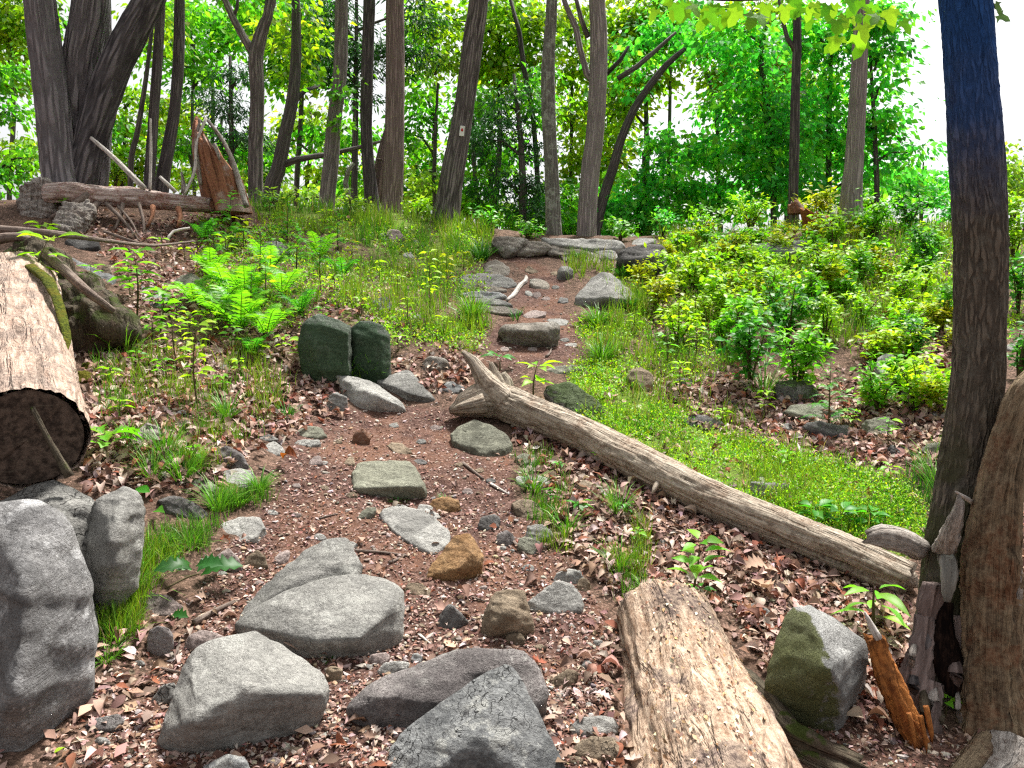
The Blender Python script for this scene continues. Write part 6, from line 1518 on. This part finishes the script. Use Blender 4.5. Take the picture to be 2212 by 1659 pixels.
seedling('', 1512, 1300, 30, 40, FRESH, 1, 4, label='small blue-green seedling in dead leaves below the log')
seedling('', 1890, 1372, 120, 92, SPRING, 3, 3, -10, tmpl=LONG, label='large-leaved seedling between the log end and the dark trunk')
seedling('', 2062, 1190, 40, 36, SPRING, 1, 4, Y=2.82, label='few green leaves growing from the foot of the dark trunk')
for x, y, d in [(1760, 1118, 'nearest the small block'), (1815, 1126, 'in the middle of the row'), (1880, 1130, 'nearest the dark trunk')]:
    seedling('', x, y + 14, 42, 44, FRESH, 2, 5, label='low broad-leaved plant behind the log, ' + d)
seedling('', 470, 430, 45, 22, FRESH, 3, 4, label='fresh seedling at the foot of the broken snag')
seedling('', 10, 480, 80, 60, SPRING, 2, 4, Y=5.6, label='broad-leaved seedling over the dark branch at the edge')
seedling('', 60, 500, 40, 50, SPRING, 2, 4, Y=5.9, label='low broad leaves between the long branch and the root mass')
seedling('', -20, 560, 245, 62, LIME, 5, 4, 120, Y=5.4, label='sapling bough with big lime leaves before the oak stems')
for x, y, h, l, p in [(620, 720, 50, 20, LIME), (690, 640, 50, 18, LIME), (820, 620, 60, 18, LIME), (760, 560, 45, 16, YEL), (860, 760, 40, 20, LIME), (560, 790, 50, 22, LIME), (480, 850, 45, 22, SPRING), (300, 800, 45, 22, SPRING), (260, 900, 40, 24, LIME),
                      (1000, 590, 50, 16, YEL), (1370, 720, 50, 18, LIME), (1420, 690, 60, 20, LIME), (1440, 790, 70, 24, SPRING), (1470, 860, 80, 26, LIME), (1500, 780, 80, 24, LIME), (1380, 640, 50, 16, YEL), (1560, 920, 40, 22, LIME), (1650, 900, 60, 24, LIME),
                      (1730, 860, 70, 26, LIME), (1840, 930, 50, 24, LIME), (1960, 900, 90, 26, LIME), (1920, 960, 60, 24, SPRING), (2010, 800, 60, 22, LIME), (1700, 1010, 40, 22, SPRING), (1920, 1040, 40, 22, LIME), (500, 760, 60, 24, SPRING), (460, 740, 70, 26, LIME), (610, 770, 50, 20, LIME), (520, 820, 50, 20, LIME), (330, 740, 60, 26, SPRING), (410, 730, 60, 26, LIME), (280, 640, 60, 24, SPRING), (380, 690, 60, 26, SPRING), (600, 560, 50, 16, SPRING), (720, 640, 50, 16, LIME), (780, 680, 40, 16, LIME), (860, 640, 50, 16, LIME), (830, 740, 40, 18, SPRING), (960, 720, 40, 18, LIME), (700, 700, 40, 18, SPRING), (200, 620, 50, 26, SPRING), (240, 830, 40, 24, LIME), (420, 1000, 40, 22, SPRING), (640, 1000, 0, 0, None), (1190, 1090, 40, 20, FRESH),
                      (1350, 1120, 40, 24, FRESH), (1250, 1110, 25, 30, FRESH), (1380, 1180, 40, 22, SPRING), (1210, 1030, 30, 18, FRESH), (1290, 1010, 30, 18, SPRING), (1420, 600, 60, 16, YEL), (1460, 560, 60, 16, LIME), (700, 500, 50, 16, LIME), (580, 470, 50, 16, FRESH),
                      (640, 450, 40, 14, LIME), (150, 470, 60, 30, SPRING), (95, 520, 40, 30, LIME), (400, 560, 40, 18, LIME), (350, 560, 50, 20, LIME), (2050, 900, 60, 22, SPRING)]:
    if h: seedling('small seedling with ' + {id(LIME): 'lime', id(YEL): 'yellow-green', id(SPRING): 'bright green', id(FRESH): 'deep green'}[id(p)] + ' leaves', x, y, h, l, p, max(1, h // 18), 4)

# ferns and hemlock seedlings
for x, y, h, lb in [(490, 645, 110, 'tall upright fern in front of the pale flat rock'), (520, 720, 130, 'large fern in the middle of the bank'), (455, 600, 80, 'fern growing over the round grey boulder'), (575, 730, 100, 'fern downhill of the yellow seedling'),
                    (610, 640, 90, 'fern at the middle of the upper bank'), (545, 770, 70, 'small dark fern near the bend of the bank'), (530, 660, 110, 'broad fern above the largest fern'), (470, 690, 95, 'bright fern beside the tall upright fern'), (420, 660, 80, 'fern touching the pale flat rock'), (585, 590, 90, 'pale fern uphill of the yellow seedling'), (650, 680, 70, 'fern just uphill of the mossy boulder'), (740, 600, 60, 'small fern in the thin grass of the bank'), (440, 520, 70, 'fern beside the fallen log on the bank'), (690, 560, 80, 'feathery fern below the crest trunks')]:
    fern('', x, y, h, SPRING if h > 75 else FRESH, 8, label=lb)
for x, y, h, lb in [(500, 540, 130, 'feathery hemlock seedling at the foot of the broken snag'), (640, 590, 110, 'feathery hemlock seedling on the upper bank'), (690, 600, 90, 'low hemlock seedling at the upper bank edge'), (1790, 930, 150, 'grey-green hemlock seedling among the far bank leaves'), (540, 690, 110, 'dark hemlock seedling below the ferns'), (465, 590, 120, 'hemlock seedling standing beside the grey boulder in ferns'), (560, 620, 130, 'tall hemlock seedling in the middle of the ferns'), (730, 540, 90, 'hemlock seedling at the edge of the crest grass'), (620, 520, 90, 'hemlock seedling right of the grey and white rock'), (1880, 760, 80, 'small hemlock seedling near the pale lichen boulder'), (200, 395, 70, 'hemlock seedling at the foot of the oak')]:
    conifer_seedling(x, y, h, lb)

# shrubs on the far bank
for x, y, w, h, p, l in [(1620, 830, 190, 150, FRESH, 22), (1720, 850, 200, 170, SPRING, 22), (1590, 760, 170, 130, SPRING, 18), (1700, 740, 180, 150, FRESH, 18), (1560, 690, 150, 110, LIME, 17), (1660, 680, 170, 120, LIME, 16), (1780, 740, 150, 130, LIME, 17), (1770, 640, 170, 120, LIME, 15),
                         (1540, 610, 130, 90, LIME, 14), (1640, 610, 150, 90, LIME, 14), (1860, 620, 150, 110, SPRING, 14), (1760, 490, 150, 90, YEL, 14), (1800, 540, 130, 90, LIME, 14), (1620, 500, 150, 80, LIME, 12), (1520, 520, 120, 80, SPRING, 12), (1470, 500, 90, 70, LIME, 12), (1890, 520, 140, 110, SPRING, 13),
                         (1960, 500, 130, 110, FRESH, 13), (2010, 600, 120, 130, FRESH, 14), (1940, 680, 130, 110, LIME, 14), (1900, 890, 150, 120, SPRING, 18), (1970, 780, 110, 100, FRESH, 16), (2030, 720, 90, 110, SPRING, 15), (1690, 560, 120, 70, YEL, 12), (1580, 560, 120, 70, SPRING, 12),
                         (2190, 560, 150, 150, LIME, 15), (2200, 680, 110, 140, FRESH, 16), (2190, 480, 150, 120, SPRING, 14), (2200, 820, 110, 130, FRESH, 18), (2140, 440, 110, 80, FRESH, 12), (1540, 450, 130, 60, MG, 12), (1960, 440, 170, 80, BG, 12), (1880, 470, 130, 80, LIME, 12), (2060, 500, 120, 110, BG, 13), (1860, 700, 110, 80, LIME, 14), (1470, 620, 110, 70, LIME, 13)]:
    shrub({id(LIME): 'lime-green', id(YEL): 'yellow', id(SPRING): 'bright green', id(FRESH): 'fresh green', id(MG): 'mid-green', id(BG): 'deep green'}[id(p)] + ' leafy shrub', x, y, w, h, p, l)
for x, y, w, h, p in [(600, 455, 130, 50, PALG), (760, 462, 120, 40, PALG), (900, 470, 100, 40, LIME), (1060, 500, 110, 50, MG), (1340, 520, 110, 50, MG), (1140, 515, 110, 44, MG), (1430, 510, 90, 60, BG), (40, 400, 110, 70, MG), (250, 400, 110, 60, YG), (400, 430, 90, 50, YG)]:
    shrub('low leafy bush', x, y, w, h, p, 12, group='low bushes along the crest')

protos = [shrub('lime-green low shrub', 1500, 700, 110, 70, LIME, 13, stems=4), shrub('bright green low shrub', 1840, 660, 120, 80, SPRING, 13, stems=4), shrub('yellow-green low shrub', 1580, 640, 110, 60, YEL, 12, stems=4)]
BANK = poly_map([(.35, [(1340, 640), (1480, 620), (1640, 860), (1480, 860)]), (.6, [(1820, 760), (2050, 740), (2050, 900), (1900, 900)]), [(1450, 500), (1560, 470), (1700, 480), (2050, 470), (2060, 760), (1900, 760), (1820, 690), (1520, 720), (1450, 640)]], 1)
bp, bpx, bpy_ = scatter(BANK, 84)
for i in range(len(bp)):
    o = copy_tree(protos[i % 3]); o.location = bp[i]; o.rotation_euler = (0, 0, rng.uniform(0, 6.28)); k_ = rng.uniform(.7, 1.35); o.scale = (k_, k_, k_ * rng.uniform(.7, 1.1))
    later(o, ('lime-green', 'bright green', 'yellow-green')[i % 3] + ' low shrub', bpx[i], bpy_[i] - 30)
GL = [(.20, .35, .025), (.15, .30, .02), (.26, .38, .03)]
GRS = [(.10, .28, .022), (.075, .22, .018), (.14, .32, .022)]
GF = [(.05, .20, .022), (.07, .23, .022), (.035, .15, .018)]
# distinct tufts of grass
for x, y, h, n, sp, lb in [(270, 765, 95, 40, .9, 'tall arching grass tuft uphill of the moss cushions'), (355, 985, 90, 70, .5, 'upright grass tuft right of the oak seedling'), (330, 1035, 80, 60, .5, 'grass tuft beside the pale bark piece'), (490, 905, 70, 80, .5, 'dense grass tuft at the bend of the trail edge'),
                           (395, 1030, 100, 90, .6, 'big bright grass tuft uphill of the flat slabs'), (280, 945, 60, 40, .6, 'small grass tuft uphill of the oak seedling'), (470, 1098, 80, 110, .6, 'thick grass tuft in front of the long flat slab'), (560, 1055, 60, 90, .6, 'round grass tuft at the left trail edge'),
                           (515, 1090, 55, 80, .7, 'lower grass tuft between the slabs and the trail'), (275, 1290, 130, 90, .8, 'tall grass clump between the streaked and split boulders'), (320, 1215, 90, 100, .9, 'long-bladed grass clump uphill of the fallen green leaves'), (410, 1180, 70, 90, .9, 'drooping grass clump beside the smooth pale flagstone'),
                           (255, 1380, 90, 70, .7, 'grass clump low against the streaked boulder'), (230, 1425, 60, 60, .8, 'short dark grass clump at the foot of the streaked boulder'), (750, 815, 70, 90, .6, 'dark grass tuft before the mossy boulder'), (800, 815, 60, 70, .6, 'grass tuft at the near corner of the mossy boulder'),
                           (1020, 690, 70, 110, .6, 'bright grass tuft left of the step rock'), (1290, 700, 60, 110, .6, 'bright grass tuft below the sloping triangular boulder'), (1300, 780, 70, 130, .6, 'dense blue-green grass tuft at the trail edge'), (1360, 665, 40, 80, .6, 'grass tuft under the triangular boulder'),
                           (1150, 1060, 60, 70, .5, 'grass tuft around the whitish flat stone'), (1225, 1150, 70, 50, .4, 'grass tuft right of the pale rounded stone'), (1335, 1110, 80, 50, .4, 'thin grass tuft below the middle of the log'), (1340, 1230, 90, 60, .4, 'grass tuft beside the orange flat stone'), (1400, 1290, 60, 40, .5, 'small grass tuft at the head of the crumbling log'),
                           (1650, 850, 100, 60, .8, 'drooping grass tuft at the foot of the shrubs'), (2030, 1060, 120, 80, .4, 'tall blue-green grass beside the dark trunk'), (1115, 690, 40, 20, .3, 'few grass blades before the step rock'), (620, 900, 45, 50, .6, 'small grass tuft on the flat mossy slab'), (715, 1420, 24, 40, 1.2, 'tiny grass tuft under the broad slab'),
                           (860, 1082, 26, 30, 1.2, 'tiny grass tuft under the green-grey block'), (960, 1080, 24, 30, 1.0, 'tiny grass tuft beside the ochre broken rock'), (1040, 560, 50, 120, .6, 'dense grass tuft at the top of the trail'), (1250, 560, 30, 90, .6, 'grass tuft under the crest ledge'), (1345, 600, 40, 90, .6, 'grass tuft between the crest boulder and the triangular one'), (1420, 600, 34, 80, .6, 'grass tuft at the foot of the dark crest boulder')]:
    tuft('', x, y, h, n, GRS if h > 50 else GF, sp, label=lb)

# fallen green leaves
def loose_leaf(label, px, py, lpx, ang, tmpl=OAK, pal=DEEP, lift=.03, tilt=.25):
    b = gpt(px, py); s = b[1] / F; L = lpx * s; a = R(ang)
    d = np.array([[math.cos(a), math.sin(a), .22]]); g = Geo(); c0 = b + np.array([0, 0, lift])
    stamp(g, tmpl, c0[None], basis(d, np.array([[rng.uniform(-tilt, tilt), -.5 - rng.uniform(0, tilt), 1.]])), np.array([L]), pick(pal, 1, .05))
    o = g.build('green_leaf', PLANT, None, b); tag(o, label, 'leaf', 'green leaves fallen on the ground'); return o
sp = empty('oak_sprig', gpt(430, 1275)); tag(sp, 'broken-off sprig of dark green oak leaves lying on the dirt', 'oak sprig')
b = gpt(425, 1268); s = b[1] / F
for i, (dx, dy, a, l) in enumerate([(10, 0, 20, 90), (0, 6, 60, 70), (-10, 0, 170, 70), (-6, -10, 215, 76), (4, -10, -20, 70), (-4, -14, 250, 56)]):
    g = Geo(); d = np.array([[math.cos(R(a)), math.sin(R(a)), .25]])
    stamp(g, OAK, (b + np.array([dx * s, dy * s, .05 + .012 * i]))[None], basis(d, np.array([[rng.uniform(-.3, .3), -.6, 1.]])), np.array([l * s]), pick(DEEP, 1, .12) * 1.2)
    g.build('leaf', PLANT, sp, gpt(430, 1275))
g = Geo(); tube(g, np.array([b + [-.09, -.1, .03], b + [-.03, -.02, .05], b + [.02, .0, .06]]), [.004, .004, .003], 6, .02); g.build('twig', STEM, sp, gpt(430, 1275))
loose_leaf('single dark green oak leaf lying below the sprig', 372, 1345, 50, -30)
loose_leaf('bright green maple leaf resting by the split block', 225, 1238, 48, 30, MAPLE, [(.05, .22, .02)], .05)
loose_leaf('green leaf tucked beside the dark rectangular slab', 325, 1085, 46, 160, OVAL, FRESH, .05)
loose_leaf('green leaf drooping below the dark rectangular slab', 338, 1115, 46, -50, OVAL, FRESH, .03)
loose_leaf('pale green leaf lying right of the trail', 1245, 1108, 32, 20, MAPLE, [(.10, .25, .06)], .03)
loose_leaf('small yellow-green leaf at the bottom edge', 118, 1640, 26, 60, OVAL, LIME, .02)
loose_leaf('small pale leaf in the dirt of the upper trail', 1232, 1000, 18, 60, OVAL, [(.2, .3, .15)], .02) if False else None
o = loose_leaf('single rust-red curled leaf on the trail by the grass', 612, 1002, 46, -35, CURL, [(.24, .06, .02)], .03); o.name = 'dead_leaf'; o['group'] = ''; del o['group']
for i, (x, y, l, a, lb) in enumerate([(1600, 1240, 70, 20, 'large tan oak leaf lying below the log'), (1625, 1265, 74, -70, 'broad tan oak leaf just downhill of the large one'), (1560, 1290, 60, 100, 'curled pale oak leaf among litter below the log'), (1950, 1330, 70, 200, 'pinkish oak leaf beside the large-leaved seedling'), (1650, 1345, 60, 150, 'brown oak leaf uphill of the mossy triangular stone'), (990, 1330, 56, 170, 'curled brown leaf against the dark pyramid-shaped stone'), (820, 1395, 36, 60, 'red-brown leaf propped against the broad slab'), (1850, 1500, 60, 250, 'red-brown leaf between the mossy stone and the stake')]):
    pal = [[(.40, .24, .17)], [(.42, .27, .19)], [(.48, .36, .30)], [(.46, .28, .20)], [(.25, .12, .07)], [(.34, .22, .17)], [(.26, .07, .035)], [(.24, .08, .05)]][i]
    b = gpt(x, y); s = b[1] / F; g = Geo(); d = np.array([[math.cos(R(a)), math.sin(R(a)), .1]])
    stamp(g, OAK if i % 2 == 0 else OAK2, (b + [0, 0, .03])[None], basis(d, np.array([[.1, -.6, 1.]])), np.array([l * s]), pick(pal, 1, .05))
    o = g.build('dead_leaf', LITM, None, b); tag(o, lb, 'leaf')
pb = rock('crumpled pale piece of bark on the grass left of the trail', [(292, 955), (305, 925), (325, 915), (346, 925), (348, 950), (330, 972), (305, 968)], WHITEROT, lean=.5, thick=.03, amp=.06, res=22, sm=1, name='bark_piece', cat='bark')

# ------------------------------------------------------------------ litter, chips, grass: what nobody could count
def lay(g, tmpls, n, m, smin, smax_, pal, tiltv=.45, lift=.012, sws=None):
    P, px, py = scatter(m, n); n = len(P)
    eps = .08
    nx_ = -(height(P[:, 0] + eps, P[:, 1]) - height(P[:, 0] - eps, P[:, 1])) / (2 * eps); ny_ = -(height(P[:, 0], P[:, 1] + eps) - height(P[:, 0], P[:, 1] - eps)) / (2 * eps)
    nn = unit(np.stack([nx_, ny_, np.ones(n)], -1) + tiltv * rdir(n))
    d = rdir(n); d = unit(d - (d * nn).sum(-1, keepdims=True) * nn)
    sz = rng.uniform(smin, smax_, n); P[:, 2] += lift * rng.random(n)
    col = pick(pal, n, .2); w = rng.integers(0, len(tmpls), n)
    for i, t in enumerate(tmpls):
        k = w == i
        stamp(g, t, P[k], basis(d[k], nn[k]), sz[k], col[k])


DEADP = [(.40, .29, .245), (.42, .31, .26), (.32, .205, .165), (.25, .145, .105), (.50, .40, .35), (.23, .085, .05), (.15, .095, .075), (.40, .27, .215), (.30, .19, .15), (.19, .11, .08)]
LITTER = LITTER * (1 - .8 * TRAIL) + .12 * MOSS
near = np.clip((np.arange(MH)[:, None] * MS - 700) / 500, .12, 1) * np.ones((1, MW))
g = Geo(); lay(g, [OAK, OAK2, CURL, LONG, OVAL], 3000, LITTER * near, .035, .082, DEADP, .4, .025)
lay(g, [CURL, OVAL], 12000, LITTER * near + .10 * TRAIL * near, .010, .032, DEADP, .6, .02)
lay(g, [OAK2, CURL, OVAL, FAR], 13000, LITTER * (1.1 - near), .04, .08, DEADP, .6, .03)
tag(g.build('leaf_litter', LITM), kind='stuff')
g = Geo()
CH = [(.30, .19, .155), (.40, .29, .245), (.20, .105, .08), (.13, .065, .048), (.22, .12, .09), (.50, .40, .35), (.08, .04, .03), (.15, .08, .06)]
lay(g, [FAR, LONG], 22000, TRAIL + .15 * LITTER, .008, .028, CH, .5, .006)
tag(g.build('wood_chips', CHIPM), kind='stuff')
# gravel: little faceted stones
ico = bmesh.new(); bmesh.ops.create_icosphere(ico, subdivisions=1, radius=.5)
iv = np.array([v.co for v in ico.verts]); ico.verts.index_update(); fi = np.array([[v.index for v in f.verts] for f in ico.faces]); ico.free()
g = Geo()
for i in range(5):
    t = iv * (1 + .28 * rng.standard_normal((len(iv), 1))) * np.array([1, .75, .5])
    P, px, py = scatter(TRAIL + .12 * LITTER, 620); n = len(P)
    a = rng.uniform(0, 6.28, n); d = np.stack([np.cos(a), np.sin(a), rng.uniform(-.3, .3, n)], -1)
    sz = .010 + .028 * rng.random(n) ** 2.2; 
    stamp(g, (t, fi), P + np.array([0, 0, .003]), basis(d, np.array([0, 0, 1.]) + .3 * rdir(n)), sz, pick([(.34, .25, .21), (.42, .34, .29), (.28, .25, .23), (.38, .26, .17), (.48, .42, .37), (.22, .16, .13)], n, .15))
GRV, nt = newmat('gravel_stone'); a = nt.nodes.new('ShaderNodeAttribute'); a.attribute_name = 'col'
v = nt.nodes.new('ShaderNodeTexCoord').outputs['Object']; n1 = noise(nt, v, 150, 3, .7)
finish(nt, mixc(nt, ramp(nt, n1, .3, .7, .0, .6), a.outputs['Color'], mixc(nt, .6, a.outputs['Color'], (.08, .06, .05))), n1, .6, .004, .9, .15)
tag(g.build('gravel', GRV, smooth=False), kind='stuff')

# grass
g = Geo()
P, px, py = scatter(GRASS, 46000)
cl = fbm(np.stack([P[:, 0] * 5.5, P[:, 1] * 4.5, P[:, 0] * 0], -1), 3, 55); keep = cl + rng.normal(0, .10, len(P)) > -.02
P = P[keep]; n = len(P)
s = P[:, 1] / F
a = rng.uniform(0, 6.28, n); out = np.stack([np.cos(a), np.sin(a), np.zeros(n)], -1)
d = unit(np.array([0, 0, 1.]) + out * 1.25 * rng.random((n, 1)) + .2 * rdir(n))
cl = fbm(np.stack([P[:, 0] * 1.3, P[:, 1] * 1.3, P[:, 0] * 0], -1), 3, 21)
L = rng.uniform(.06, .17, n) * (1 + .5 * cl) * np.clip(P[:, 1] / 6, .7, 1.4)
base = np.where((cl > .08)[:, None], pick(GL, n, .2), np.where((cl > -.18)[:, None] | (P[:, 1] > 6)[:, None], pick(GRS, n, .2), pick(GF, n, .2)))
dry = rng.random(n) < .09; base[dry] = pick([(.36, .29, .16), (.28, .20, .11)], int(dry.sum()))
P[:, 2] -= .01
stamp(g, BLADE, P, basis(d, -out + .3 * rdir(n)), L, base, sw=np.maximum(.0035, 1.9 * s) * rng.uniform(.7, 1.2, n))
tag(g.build('grass', GRASSM), kind='stuff')
# low bright ground cover
g = Geo(); P, px, py = scatter(MOSS, 80000); n = len(P); s = P[:, 1] / F
keep = fbm(np.stack([P[:, 0] * 2.2, P[:, 1] * 2.2, P[:, 0] * 0], -1), 3, 33) + rng.normal(0, .16, n) > -.16; P = P[keep]; s = s[keep]; n = len(P)
d = unit(rdir(n) * np.array([1, 1, .5]) + np.array([0, 0, .75])); P[:, 2] += rng.random(n) ** 2 * .07
stamp(g, FAR, P, basis(d, np.array([0, -.3, 1.]) + .6 * rdir(n)), np.maximum(.018, 8 * s) * rng.uniform(.6, 1.3, n), pick(LIME + YEL[:1] + SPRING[:1], n, .2), sw=np.maximum(.016, 7 * s) * rng.uniform(.6, 1.2, n))
tag(g.build('ground_foliage', PLANT), kind='stuff')

finish_labels()
